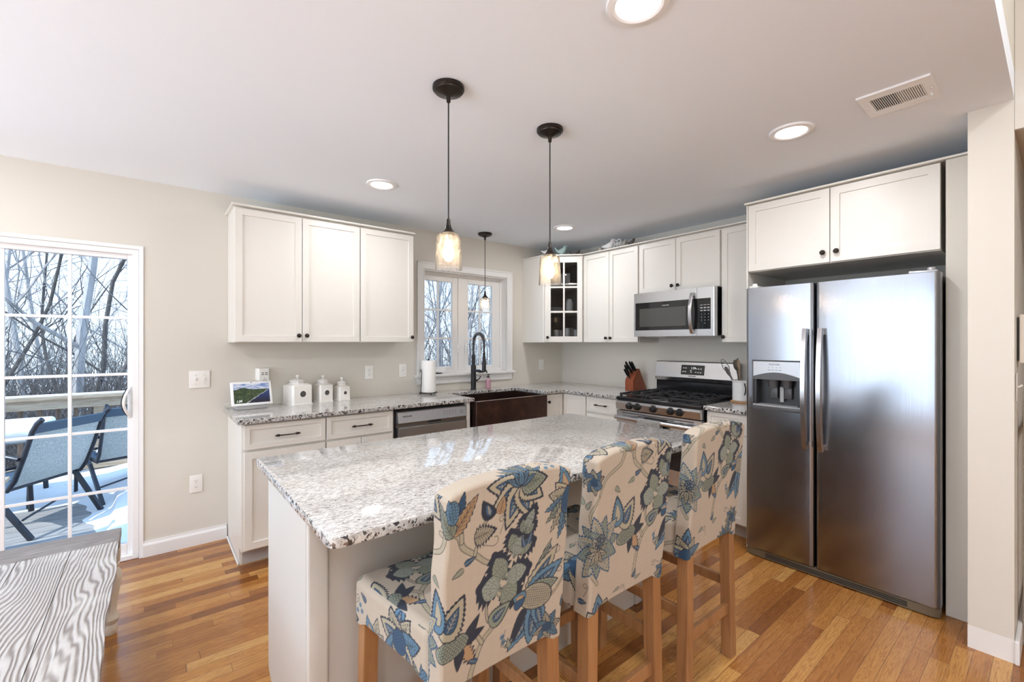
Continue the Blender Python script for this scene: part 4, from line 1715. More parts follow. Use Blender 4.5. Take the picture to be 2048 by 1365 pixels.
# ------------------------------------------------------------------ faucet with spring neck
fx, fy = -1.326, -0.105
fa = thing('kitchen_faucet', 'tall matte black spring-neck kitchen faucet behind the sink', 'faucet', (fx, fy, 0.914))
b = B()
b.lathe([(0.030, 0), (0.030, 0.005), (0.0255, 0.008), (0.0255, 0.235), (0.022, 0.24), (0.0185, 0.245), (0.0185, 0.335), (0.014, 0.342), (0, 0.342)], n=24)
obj('body', b, M_matte_black, fa)
neck = []
H0, RA = 0.335, 0.088
top_z = 0.455
neck.append((0, 0, H0))
neck.append((0, 0, 0.40))
for i in range(0, 17):
    a = PI - PI * i / 16
    neck.append((0, -(RA + RA * math.cos(a)), top_z + RA * math.sin(a)))
neck.append((0, -2 * RA, 0.40))
neck.append((0, -2 * RA, 0.34))
b = B()
b.tube(neck, 0.0095, 10)
obj('hose', b, M_matte_black, fa)
# coil
def along(path, s_):
    L = [0]
    for p, q in zip(path, path[1:]):
        L.append(L[-1] + (Vector(q) - Vector(p)).length)
    s_ = max(0, min(s_, L[-1]))
    for i in range(len(L) - 1):
        if s_ <= L[i + 1]:
            u = (s_ - L[i]) / (L[i + 1] - L[i])
            p, q = Vector(path[i]), Vector(path[i + 1])
            return p.lerp(q, u), (q - p).normalized()
Ltot = sum((Vector(q) - Vector(p)).length for p, q in zip(neck, neck[1:]))
coil = []
turns, s0, s1 = 34, 0.01, Ltot - 0.075
for i in range(turns * 10 + 1):
    u = i / (turns * 10)
    p, d = along(neck, s0 + (s1 - s0) * u)
    e1 = Vector((1, 0, 0))
    e2 = d.cross(e1).normalized()
    a = 2 * PI * turns * u
    coil.append(p + e1 * (0.0145 * math.cos(a)) + e2 * (0.0145 * math.sin(a)))
b = B()
b.tube(coil, 0.0027, 6)
obj('spring', b, mat('grey_steel_spring', (0.22, 0.22, 0.23), 0.3, 0.8), fa)
b = B()
b.lathe([(0.0, 0), (0.013, 0.0), (0.019, 0.008), (0.019, 0.105), (0.015, 0.118), (0.012, 0.16), (0.010, 0.165), (0, 0.165)], c=(0, -2 * RA, 0.180), n=20)
b.lathe([(0.012, 0), (0.014, 0.004), (0.014, 0.016), (0.010, 0.02)], c=(0, -2 * RA, 0.343), n=20)
obj('spray_head', b, M_matte_black, fa)
b = B()
b.cyl((0, -0.02, 0.187), (0, -0.085, 0.187), 0.013, 16)
b.cyl((0, -0.085, 0.187), (0, -0.125, 0.183), 0.016, 16, 0.012)
b.tube([(0, -0.12, 0.183), (0.004, -0.15, 0.178), (0.004, -2 * RA + 0.01, 0.192)], 0.007, 8)
b.tube([(0.020, -0.16, 0.20), (0.026, -2 * RA, 0.192), (0.014, -2 * RA - 0.028, 0.176)], 0.006, 8)
obj('docking_arm', b, M_matte_black, fa)
b = B()
b.cyl((0.02, 0, 0.09), (0.045, 0, 0.09), 0.011, 14)
b.tube([(0.045, 0, 0.09), (0.058, -0.01, 0.10), (0.066, -0.03, 0.13)], 0.005, 8)
obj('lever', b, M_matte_black, fa)

# ================================================================== printed linen of the bar stools
class Canvas:
    """repeat of the printed floral, drawn shape by shape (metres)"""
    def __init__(s, w, h, res=0.0008):
        s.w, s.h, s.res = w, h, res
        s.nx, s.ny = int(w / res), int(h / res)
        s.a = np.empty((s.ny, s.nx, 3), dtype=np.float32)
        s.a[:] = (0.425, 0.36, 0.285)

    def _grid(s, x0, x1, y0, y1):
        i0, i1 = int(x0 / s.res) - 2, int(x1 / s.res) + 3
        j0, j1 = int(y0 / s.res) - 2, int(y1 / s.res) + 3
        X, Y = np.meshgrid((np.arange(i0, i1) + 0.5) * s.res, (np.arange(j0, j1) + 0.5) * s.res)
        return X, Y, np.arange(i0, i1) % s.nx, np.arange(j0, j1) % s.ny

    def put(s, mask, I, J, col, alpha=1.0):
        sub = s.a[np.ix_(J, I)]
        m = (mask * alpha)[..., None]
        s.a[np.ix_(J, I)] = sub * (1 - m) + np.array(col, dtype=np.float32) * m

    def poly(s, pts, col, alpha=1.0):
        p = np.array(pts)
        X, Y, I, J = s._grid(p[:, 0].min(), p[:, 0].max(), p[:, 1].min(), p[:, 1].max())
        ins = np.zeros(X.shape, bool)
        q = np.roll(p, -1, 0)
        for (x0, y0), (x1, y1) in zip(p, q):
            if abs(y1 - y0) < 1e-9:
                continue
            c = ((y0 > Y) != (y1 > Y)) & (X < (x1 - x0) * (Y - y0) / (y1 - y0) + x0)
            ins ^= c
        s.put(ins.astype(np.float32), I, J, col, alpha)

    def line(s, pts, w, col, w2=None, alpha=1.0):
        p = np.array(pts)
        W_ = max(w, w2 or w)
        X, Y, I, J = s._grid(p[:, 0].min() - W_, p[:, 0].max() + W_, p[:, 1].min() - W_, p[:, 1].max() + W_)
        m = np.zeros(X.shape, np.float32)
        n = len(p) - 1
        for k in range(n):
            a, b_ = p[k], p[k + 1]
            d = b_ - a
            L = (d * d).sum() + 1e-12
            u = np.clip(((X - a[0]) * d[0] + (Y - a[1]) * d[1]) / L, 0, 1)
            dist = np.hypot(X - a[0] - u * d[0], Y - a[1] - u * d[1])
            ww = w if w2 is None else w + (w2 - w) * (k + 0.5) / n
            m = np.maximum(m, np.clip((ww / 2 - dist) / s.res + 0.5, 0, 1))
        s.put(m, I, J, col, alpha)

    def dot(s, x, y, r, col):
        s.line([(x, y), (x + 1e-5, y)], 2 * r, col)


NAVY, BLUE, SKY, SAGE, CREAM, TAN, LINEN, INK = (0.014, 0.020, 0.036), (0.022, 0.070, 0.140), (0.085, 0.175, 0.260), (0.20, 0.225, 0.175), (0.345, 0.31, 0.225), (0.36, 0.225, 0.12), (0.425, 0.36, 0.285), (0.018, 0.022, 0.032)


def leaf_pts(x, y, ang, L, Wd, jag=0, jamp=0.12, tip=0.55, n=40, bend=0.0):
    """closed leaf outline from base (x,y) growing along ang"""
    out = []
    for side in (1, -1):
        rng = range(n + 1) if side == 1 else range(n, -1, -1)
        for i in rng:
            u = i / n
            w = Wd / 2 * (math.sin(PI * u ** tip)) ** 0.8
            if jag:
                w *= 1 + jamp * (2 * abs((u * jag) % 1 - 0.5) - 0.5) * 2
            bx = bend * L * math.sin(PI * u * 0.5) ** 2
            px, py = u * L, side * w + bx
            out.append((x + px * math.cos(ang) - py * math.sin(ang), y + px * math.sin(ang) + py * math.cos(ang)))
    return out


def veins(c, x, y, ang, L, Wd, n, col, w=0.0012, bend=0.0, spread=0.75):
    def P(u, v):
        bx = bend * L * math.sin(PI * u * 0.5) ** 2
        px, py = u * L, v + bx
        return (x + px * math.cos(ang) - py * math.sin(ang), y + px * math.sin(ang) + py * math.cos(ang))
    c.line([P(u / 10 * 0.95, 0) for u in range(11)], w * 1.2, col)
    for i in range(1, n):
        u = i / n * 0.85
        for sd in (1, -1):
            c.line([P(u, 0), P(min(u + 0.12, 1), sd * Wd * 0.5 * spread * math.sin(PI * min(u + 0.08, 1) ** 0.55) ** 0.8 * 0.9)], w, col)


def petal(c, x, y, ang, L, Wd, fill, edge=NAVY, inner=None, jag=0, jamp=0.12, e=0.0028, vein=None, nv=5, bend=0.0):
    c.poly(leaf_pts(x, y, ang, L + e * 1.6, Wd + 2 * e, jag, jamp, bend=bend), edge)
    c.poly(leaf_pts(x + e * 0.6 * math.cos(ang), y + e * 0.6 * math.sin(ang), ang, L - e, Wd - e * 0.5, jag, jamp, bend=bend), fill)
    if inner:
        c.poly(leaf_pts(x + L * 0.18 * math.cos(ang), y + L * 0.18 * math.sin(ang), ang, L * 0.62, Wd * 0.55, bend=bend), NAVY)
        c.poly(leaf_pts(x + L * 0.20 * math.cos(ang), y + L * 0.20 * math.sin(ang), ang, L * 0.57, Wd * 0.48, bend=bend), inner)
        veins(c, x + L * 0.22 * math.cos(ang), y + L * 0.22 * math.sin(ang), ang, L * 0.5, Wd * 0.42, 5, CREAM, 0.0014)
    elif vein:
        if jag:
            q = leaf_pts(x + L * 0.08 * math.cos(ang), y + L * 0.08 * math.sin(ang), ang, L * 0.80, Wd * 0.74, bend=bend)
            c.line(q + [q[0]], 0.0011, INK)
            c.poly(leaf_pts(x + L * 0.14 * math.cos(ang), y + L * 0.14 * math.sin(ang), ang, L * 0.60, Wd * 0.50, bend=bend), tuple(f * 0.72 for f in fill))
        veins(c, x, y, ang, L * 0.9, Wd, nv + 2, vein, 0.0011, bend)


def flower(c, x, y, n, L, Wd, a0, spread, fill, inner=None, edge=NAVY, jag=5, vein=INK):
    """fan of n petals around (x,y)"""
    order = sorted(range(n), key=lambda k: -abs(k - (n - 1) / 2))
    for k in order:
        a = a0 + (k - (n - 1) / 2) * (spread / max(n - 1, 1))
        petal(c, x, y, a, L * (1 - 0.06 * (k % 2)), Wd, fill, edge, inner, jag, 0.16, vein=vein)


def scales(c, x, y, a, rx, ry, col=NAVY, fill=SKY, st=0.0085):
    ca, sa = math.cos(a), math.sin(a)
    el = [(x + rx * math.cos(t) * ca - ry * math.sin(t) * sa, y + rx * math.cos(t) * sa + ry * math.sin(t) * ca) for t in np.linspace(0, 2 * PI, 40)[:-1]]
    c.poly([((px - x) * 1.07 + x, (py - y) * 1.09 + y) for px, py in el], INK)
    c.poly(el, fill)
    r_ = 0
    v = -ry
    while v < ry:
        u = -rx + (st / 2 if r_ % 2 else 0)
        while u < rx:
            if (u / rx) ** 2 + (v / ry) ** 2 < 0.86:
                cx_, cy_ = x + u * ca - v * sa, y + u * sa + v * ca
                c.line([(cx_ + st * 0.48 * math.cos(t + a), cy_ + st * 0.48 * math.sin(t + a)) for t in np.linspace(-1.7, 1.7, 7)], 0.0013, col)
            u += st
        v += st * 0.8
        r_ += 1


def curl(c, x, y, a, r, turns=1.3, w=0.0016, lead=0.03, hand=1):
    pts = [(x, y)]
    x1, y1 = x + lead * math.cos(a), y + lead * math.sin(a)
    for i in range(1, 5):
        pts.append((x + (x1 - x) * i / 4, y + (y1 - y) * i / 4))
    cx_, cy_ = x1 - hand * r * math.sin(a), y1 + hand * r * math.cos(a)
    for i in range(22):
        t = i / 21
        rr = r * (1 - 0.6 * t)
        th = a - hand * PI / 2 + hand * 2 * PI * turns * t
        pts.append((cx_ + rr * math.cos(th), cy_ + rr * math.sin(th)))
    c.line(pts, w, INK)


def smooth_path(pts, n=8):
    P = [Vector((p[0], p[1], 0)) for p in pts]
    out = []
    for i in range(len(P) - 1):
        p0, p1, p2, p3 = P[max(i - 1, 0)], P[i], P[i + 1], P[min(i + 2, len(P) - 1)]
        for k in range(n):
            t = k / n
            v = 0.5 * ((2 * p1) + (-p0 + p2) * t + (2 * p0 - 5 * p1 + 4 * p2 - p3) * t * t + (-p0 + 3 * p1 - 3 * p2 + p3) * t ** 3)
            out.append((v.x, v.y))
    out.append((P[-1].x, P[-1].y))
    return out


def vine(c, pts, w=0.012, w2=0.008):
    q = smooth_path(pts)
    c.line(q, w + 0.0035, INK, w2 + 0.0035)
    c.line(q, w, CREAM, w2)
    rr = random.Random(len(pts))
    for i in range(2, len(q) - 2, 2):
        dx, dy = rr.uniform(-0.003, 0.003), rr.uniform(-0.003, 0.003)
        c.line([(q[i][0] + dx, q[i][1] + dy), (q[i + 1][0] + dx, q[i + 1][1] + dy)], 0.0012, (0.25, 0.25, 0.2))


def leaf(c, x, y, a, L=0.035, Wd=0.014, col=BLUE):
    petal(c, x, y, a, L, Wd, col, INK, e=0.0016)
    c.line([(x, y), (x + L * 0.85 * math.cos(a), y + L * 0.85 * math.sin(a))], 0.0012, CREAM)


def feather_leaf(c, x, y, a, L, Wd, fill=SAGE):
    """dark toothed plume made of fan-shaped lobes with pale pierced centres"""
    lobes = [(0.02, 1.75, 0.46, 0.62), (0.02, -1.75, 0.46, 0.62), (0.10, 0.95, 0.52, 0.50), (0.10, -0.95, 0.52, 0.50), (0.36, 0.80, 0.40, 0.38), (0.36, -0.80, 0.40, 0.38), (0.30, 0.0, 0.45, 0.36), (0.55, 0.62, 0.27, 0.26), (0.55, -0.62, 0.27, 0.26), (0.58, 0.0, 0.42, 0.26)]
    for u, da, l_, w_ in lobes:
        bx, by = x + L * u * math.cos(a), y + L * u * math.sin(a)
        c.poly(leaf_pts(bx, by, a + da, L * l_ * 0.62 + 0.008, Wd * w_ * 1.25 + 0.006, 6, 0.22, 1.1, 60), NAVY)
    for k, (u, da, l_, w_) in enumerate(lobes):
        bx, by = x + L * u * math.cos(a), y + L * u * math.sin(a)
        ll, ww = L * l_ * 0.52, Wd * w_ * 0.88
        c.poly(leaf_pts(bx, by, a + da, ll, ww, 0, 0, 1.1, 30), fill if k % 3 else (0.24, 0.27, 0.23))
        for j in (-2, -1, 0, 1, 2):
            aa = a + da + j * 0.24 * ww / ll * 1.6
            c.line([(bx, by), (bx + ll * 0.92 * math.cos(aa), by + ll * 0.92 * math.sin(aa))], 0.0009, INK)
        for j in (-1.5, -0.5, 0.5, 1.5):
            aa = a + da + j * 0.24 * ww / ll * 1.6
            for q in (0.55, 0.74, 0.88):
                c.dot(bx + ll * q * math.cos(aa), by + ll * q * math.sin(aa), 0.0015, NAVY)


def draw_fabric():
    c = Canvas(0.62, 0.66)
    # weave tint variation
    rs = np.random.RandomState(4)
    tone = 1 + 0.05 * (rs.rand(c.ny, 1, 1) - 0.5) + 0.05 * (rs.rand(1, c.nx, 1) - 0.5) + 0.05 * (rs.rand(c.ny, c.nx, 1) - 0.5)
    c.a *= tone.astype(np.float32)
    R_ = math.radians
    # branches first
    vine(c, [(-0.02, 0.405), (0.035, 0.395), (0.055, 0.355), (0.09, 0.325), (0.125, 0.295), (0.15, 0.285)], 0.013, 0.010)
    vine(c, [(0.02, 0.44), (0.045, 0.40), (0.05, 0.37)], 0.008, 0.010)
    vine(c, [(0.09, 0.325), (0.10, 0.36), (0.12, 0.40), (0.14, 0.43)], 0.008, 0.006)
    vine(c, [(0.17, 0.20), (0.19, 0.16), (0.16, 0.12), (0.125, 0.09), (0.10, 0.03), (0.09, -0.04)], 0.009, 0.013)
    vine(c, [(0.125, 0.09), (0.105, 0.12), (0.085, 0.135)], 0.010, 0.006)
    vine(c, [(0.155, 0.20), (0.135, 0.185), (0.14, 0.14), (0.165, 0.13)], 0.005, 0.006)
    vine(c, [(0.19, 0.15), (0.225, 0.17), (0.26, 0.165)], 0.006, 0.004)
    vine(c, [(0.33, 0.12), (0.37, 0.14), (0.41, 0.19)], 0.006, 0.004)
    vine(c, [(0.50, 0.28), (0.53, 0.33), (0.60, 0.36), (0.62, 0.405)], 0.008, 0.012)
    vine(c, [(0.50, 0.28), (0.47, 0.22), (0.50, 0.14), (0.48, 0.06), (0.52, 0.0)], 0.008, 0.010)
    # top flower: crown of dark feathers above, three big blue petals below
    fx_, fy_ = 0.225, 0.465
    for k, a in enumerate((35, 55, 75, 92, 110, 128, 146)):
        petal(c, fx_, fy_, R_(a), 0.105 if k in (2, 3, 4) else 0.085, 0.026, SAGE if k % 2 else SKY, NAVY, jag=6, jamp=0.2, vein=INK, e=0.003)
    for a, L in ((172, 0.105), (208, 0.100), (248, 0.110), (292, 0.100), (330, 0.085), (5, 0.085)):
        petal(c, fx_, fy_, R_(a), L, 0.062, CREAM if a != 5 else SAGE, NAVY, BLUE if a not in (5,) else None, jag=9, jamp=0.10, vein=INK, e=0.0045)
    flower(c, fx_, fy_, 5, 0.05, 0.016, R_(90), R_(130), SKY, jag=0)
    # paisley bud and little leaves beside it
    petal(c, 0.135, 0.40, R_(110), 0.055, 0.036, NAVY, INK, BLUE, e=0.003, bend=0.15)
    petal(c, 0.160, 0.405, R_(75), 0.045, 0.028, TAN, INK, e=0.002, vein=INK)
    # left bud
    for a, col in ((100, SKY), (75, BLUE), (50, TAN), (120, SAGE)):
        petal(c, 0.025, 0.395, R_(a), 0.10, 0.038, col, NAVY, jag=7, jamp=0.14, vein=INK)
    scales(c, 0.022, 0.455, R_(100), 0.030, 0.016, NAVY, SKY)
    # toothed seed pod
    petal(c, 0.085, 0.365, R_(5), 0.062, 0.042, CREAM, NAVY, jag=8, jamp=0.22, vein=INK, e=0.005)
    curl(c, 0.115, 0.34, R_(-20), 0.016, 0.6, lead=0.03, hand=1)
    curl(c, 0.165, 0.355, R_(70), 0.010, 1.2, lead=0.035, hand=1)
    # the dark plume
    feather_leaf(c, 0.175, 0.205, R_(62), 0.265, 0.112)
    # right-hand flower with pine-cone heart
    gx_, gy_ = 0.40, 0.405
    for a, L in ((80, 0.115), (110, 0.105), (140, 0.07), (170, 0.075), (55, 0.085), (30, 0.08)):
        petal(c, gx_, gy_, R_(a), L, 0.052, CREAM if a != 110 else SKY, NAVY, TAN if a in (110, 140) else None, jag=7, jamp=0.12, vein=INK)
    for k, a in enumerate((200, 218, 236, 254, 272, 290, 308)):
        petal(c, gx_, gy_, R_(a), 0.12 - 0.01 * abs(k - 3), 0.030, (SKY, SAGE, CREAM)[k % 3], NAVY, jag=7, jamp=0.25, vein=INK)
    scales(c, gx_, gy_, R_(75), 0.045, 0.026, NAVY, BLUE)
    curl(c, 0.345, 0.27, R_(-60), 0.014, 0.8, lead=0.02)
    leaf(c, 0.345, 0.275, R_(200), 0.03)
    # winged bird
    for a, L, wd, col in ((62, 0.155, 0.030, SAGE), (50, 0.15, 0.060, CREAM), (30, 0.135, 0.062, SKY), (8, 0.105, 0.055, SAGE)):
        petal(c, 0.27, 0.155, R_(a), L, wd, col, NAVY, BLUE if a in (30, 50) else None, jag=8, jamp=0.08, vein=INK, e=0.003)
    for a, L, wd in ((-128, 0.145, 0.060), (-98, 0.13, 0.060), (-72, 0.105, 0.045)):
        petal(c, 0.30, 0.13, R_(a), L, wd, SKY, NAVY, BLUE, jag=8, jamp=0.08, vein=INK, e=0.003)
    scales(c, 0.30, 0.145, R_(-15), 0.055, 0.034, NAVY, CREAM, 0.0075)
    petal(c, 0.262, 0.125, R_(-118), 0.11, 0.026, NAVY, INK, e=0.002)
    petal(c, 0.262, 0.150, R_(160), 0.045, 0.040, SKY, INK, TAN, e=0.003)
    petal(c, 0.225, 0.135, R_(30), 0.040, 0.022, BLUE, INK, e=0.002)
    # bud at the fork
    petal(c, 0.145, 0.125, R_(30), 0.075, 0.046, SAGE, INK, BLUE, e=0.003)
    # scaly fruit with dark leaves, left
    petal(c, 0.075, 0.115, R_(55), 0.065, 0.026, NAVY, INK, e=0.002)
    petal(c, 0.075, 0.115, R_(15), 0.055, 0.026, NAVY, INK, e=0.002)
    petal(c, 0.070, 0.105, R_(-60), 0.070, 0.030, TAN, NAVY, jag=6, jamp=0.3, e=0.004)
    petal(c, 0.060, 0.105, R_(-95), 0.055, 0.026, NAVY, INK, e=0.002)
    scales(c, 0.035, 0.115, R_(10), 0.048, 0.026, NAVY, SAGE)
    petal(c, 0.01, 0.14, R_(60), 0.105, 0.070, CREAM, NAVY, BLUE, jag=10, jamp=0.1, e=0.005)
    petal(c, -0.01, 0.155, R_(100), 0.10, 0.055, SKY, NAVY, CREAM, jag=10, jamp=0.1, e=0.005)
    # large open flower
    ox, oy = 0.515, 0.115
    for k in range(11):
        a = R_(k * 360 / 11 + 8)
        petal(c, ox, oy, a, 0.108 if k % 2 else 0.095, 0.056, CREAM if k % 2 else SAGE, BLUE, jag=9, jamp=0.16, vein=SKY, e=0.004)
    flower(c, ox - 0.005, oy - 0.012, 8, 0.050, 0.017, R_(250), R_(250), CREAM, jag=0, edge=INK)
    for k in range(26):
        a = k * 2.4
        r = 0.026 * math.sqrt(k / 26)
        c.dot(ox + 0.008 + r * math.cos(a), oy + 0.018 + r * math.sin(a), 0.0042, NAVY)
        c.dot(ox + 0.008 + r * math.cos(a), oy + 0.018 + r * math.sin(a), 0.0020, BLUE)
    # second big blossom with berries above the plume column
    px_, py_ = 0.53, 0.50
    for a, L in ((90, 0.12), (60, 0.09), (120, 0.09), (20, 0.095), (160, 0.095), (-40, 0.09), (220, 0.09), (270, 0.085)):
        petal(c, px_, py_, R_(a), L, 0.062, SKY if a in (90, 20, 220) else CREAM, NAVY, BLUE if a in (90, -40, 160) else None, jag=9, jamp=0.12, vein=INK, e=0.004)
    scales(c, px_, py_, R_(90), 0.038, 0.030, NAVY, BLUE)
    # extra blossoms filling the ground
    for sx_, sy_, sr_ in ((0.345, 0.035, 0.050), (0.475, 0.335, 0.042), (0.26, 0.585, 0.045)):
        for k in range(8):
            petal(c, sx_, sy_, R_(k * 45 + 10), sr_, 0.030, SKY if k % 2 else CREAM, NAVY, jag=6, jamp=0.15, vein=INK, e=0.0028)
        scales(c, sx_, sy_, 0, sr_ * 0.35, sr_ * 0.35, NAVY, BLUE, 0.006)
    # small sprigs
    for x, y, a in ((0.06, 0.31, 15), (0.06, 0.30, -160), (0.26, 0.30, 70), (0.25, 0.295, 110), (0.115, 0.045, 150), (0.40, 0.08, 95), (0.405, 0.085, 50), (0.44, 0.25, 120), (0.45, 0.24, 60), (0.20, 0.035, 40), (0.215, 0.03, 100), (0.33, 0.60, 80), (0.345, 0.60, 30), (0.10, 0.60, 20), (0.09, 0.61, 70), (0.58, 0.29, -40), (0.36, 0.54, 150), (0.44, 0.60, 10), (0.02, 0.60, 200)):
        leaf(c, x, y, R_(a), 0.034, 0.015, BLUE if a % 20 else SAGE)
    for x, y in ((0.40, 0.17), (0.405, 0.14), (0.19, 0.075), (0.195, 0.06), (0.31, 0.50), (0.325, 0.52), (0.335, 0.505)):
        for k in range(5):
            c.dot(x + 0.005 * math.cos(k * 1.257), y + 0.005 * math.sin(k * 1.257), 0.0032, SKY)
        c.dot(x, y, 0.002, NAVY)
    for x, y, a in ((0.20, 0.09, -110), (0.285, 0.51, 30), (0.41, 0.22, 200), (0.46, 0.62, 60), (0.05, 0.56, 100), (0.24, 0.62, 150)):
        curl(c, x, y, R_(a), 0.011, 1.2, lead=0.035)
    return c


FAB = draw_fabric()


def fabric_color(u, v):
    x = (u / FAB.res) % FAB.nx
    y = (v / FAB.res) % FAB.ny
    i0, j0 = np.floor(x).astype(int) % FAB.nx, np.floor(y).astype(int) % FAB.ny
    i1, j1 = (i0 + 1) % FAB.nx, (j0 + 1) % FAB.ny
    fx1_, fy1_ = (x - np.floor(x))[:, None], (y - np.floor(y))[:, None]
    a = FAB.a
    return (a[j0, i0] * (1 - fx1_) + a[j0, i1] * fx1_) * (1 - fy1_) + (a[j1, i0] * (1 - fx1_) + a[j1, i1] * fx1_) * fy1_


def fabric_mat():
    m = mat('printed_linen', (0.6, 0.5, 0.42), 0.85)
    n = N(m)
    at = n.n('Attribute')
    at.attribute_name = 'print'
    n.l(at.outputs['Color'], n.b.inputs['Base Color'])
    n.b.inputs['Sheen Weight'].default_value = 0.1
    v = n.coord((900, 900, 900))
    n.bump(n.noise(v, 1.0, 1), 0.15, 0.0006)
    return m


M_fabric = fabric_mat()


def fine_cushion(name, half, r, res, deform, uvoff, parent):
    """rounded box as six dense grids; deform(P)->P; colours read from the printed fabric"""
    hx, hy, hz = half
    V, F, C_ = [], [], []
    base = 0
    specs = [  # axis, sign, (a-axis, b-axis)
        (1, -1, 0, 2), (1, 1, 0, 2), (0, -1, 1, 2), (0, 1, 1, 2), (2, 1, 0, 1), (2, -1, 0, 1)]
    H = (hx, hy, hz)
    for ax, sg, a, b_ in specs:
        na, nb = max(4, int(2 * H[a] / res)), max(4, int(2 * H[b_] / res))
        if ax == 2 and sg < 0:
            na, nb = 30, 30
        A, Bm = np.meshgrid(np.linspace(-H[a], H[a], na + 1), np.linspace(-H[b_], H[b_], nb + 1), indexing='ij')
        P = np.zeros((na + 1, nb + 1, 3))
        P[..., ax] = sg * H[ax]
        P[..., a] = A
        P[..., b_] = Bm
        P = P.reshape(-1, 3)
        # fabric coordinates before rounding
        if ax == 1:
            u, v = P[:, 0] * (1 if sg < 0 else -1) + (0 if sg < 0 else 2 * hx + 2 * hy), P[:, 2]
        elif ax == 0:
            u, v = (P[:, 1] + hy + hx if sg > 0 else -(P[:, 1] + hy) - hx), P[:, 2]
        else:
            u, v = P[:, 0], hz + (P[:, 1] + hy)
        C_.append(fabric_color(u + uvoff[0], v + uvoff[1]))
        inner = np.clip(P, [-hx + r, -hy + r, -hz + min(r, 0.004)], [hx - r, hy - r, hz - r])
        d = P - inner
        L = np.linalg.norm(d, axis=1)
        L[L < 1e-9] = 1
        rr = np.where(P[:, 2] < -hz + 0.004, 1.0, 1.0)
        lim = np.minimum(L, r)
        P = inner + d / L[:, None] * np.where(L > r, r, L)[:, None]
        V.append(P)
        ii, jj = np.meshgrid(np.arange(na), np.arange(nb), indexing='ij')
        i0 = base + ii * (nb + 1) + jj
        q = np.stack([i0, i0 + nb + 1, i0 + nb + 2, i0 + 1], -1).reshape(-1, 4)
        flip = (sg > 0) if ax == 1 else (sg < 0)
        if flip:
            q = q[:, ::-1]
        F.append(q)
        base += len(P)
    V = np.concatenate(V)
    F = np.concatenate(F)
    C_ = np.concatenate(C_)
    key = np.round(V / 2e-5).astype(np.int64)
    _, idx, inv = np.unique(key, axis=0, return_index=True, return_inverse=True)
    inv = inv.ravel()
    V = V[idx]
    C_ = C_[idx]
    F = inv[F]
    ok = (F[:, 0] != F[:, 1]) & (F[:, 1] != F[:, 2]) & (F[:, 2] != F[:, 3]) & (F[:, 3] != F[:, 0])
    F = F[ok]
    V = deform(V)
    me = bpy.data.meshes.new(name)
    me.vertices.add(len(V))
    me.vertices.foreach_set('co', V.astype(np.float32).ravel())
    me.loops.add(len(F) * 4)
    me.loops.foreach_set('vertex_index', F.astype(np.int32).ravel())
    me.polygons.add(len(F))
    me.polygons.foreach_set('loop_start', (np.arange(len(F)) * 4).astype(np.int32))
    me.polygons.foreach_set('loop_total', np.full(len(F), 4, np.int32))
    me.update(calc_edges=True)
    me.validate()
    me.shade_smooth()
    ca = me.attributes.new('print', 'FLOAT_COLOR', 'POINT')
    ca.data.foreach_set('color', np.concatenate([C_, np.ones((len(C_), 1))], 1).astype(np.float32).ravel())
    me.materials.append(M_fabric)
    o = bpy.data.objects.new(name, me)
    COL.objects.link(o)
    o.parent = parent
    return o


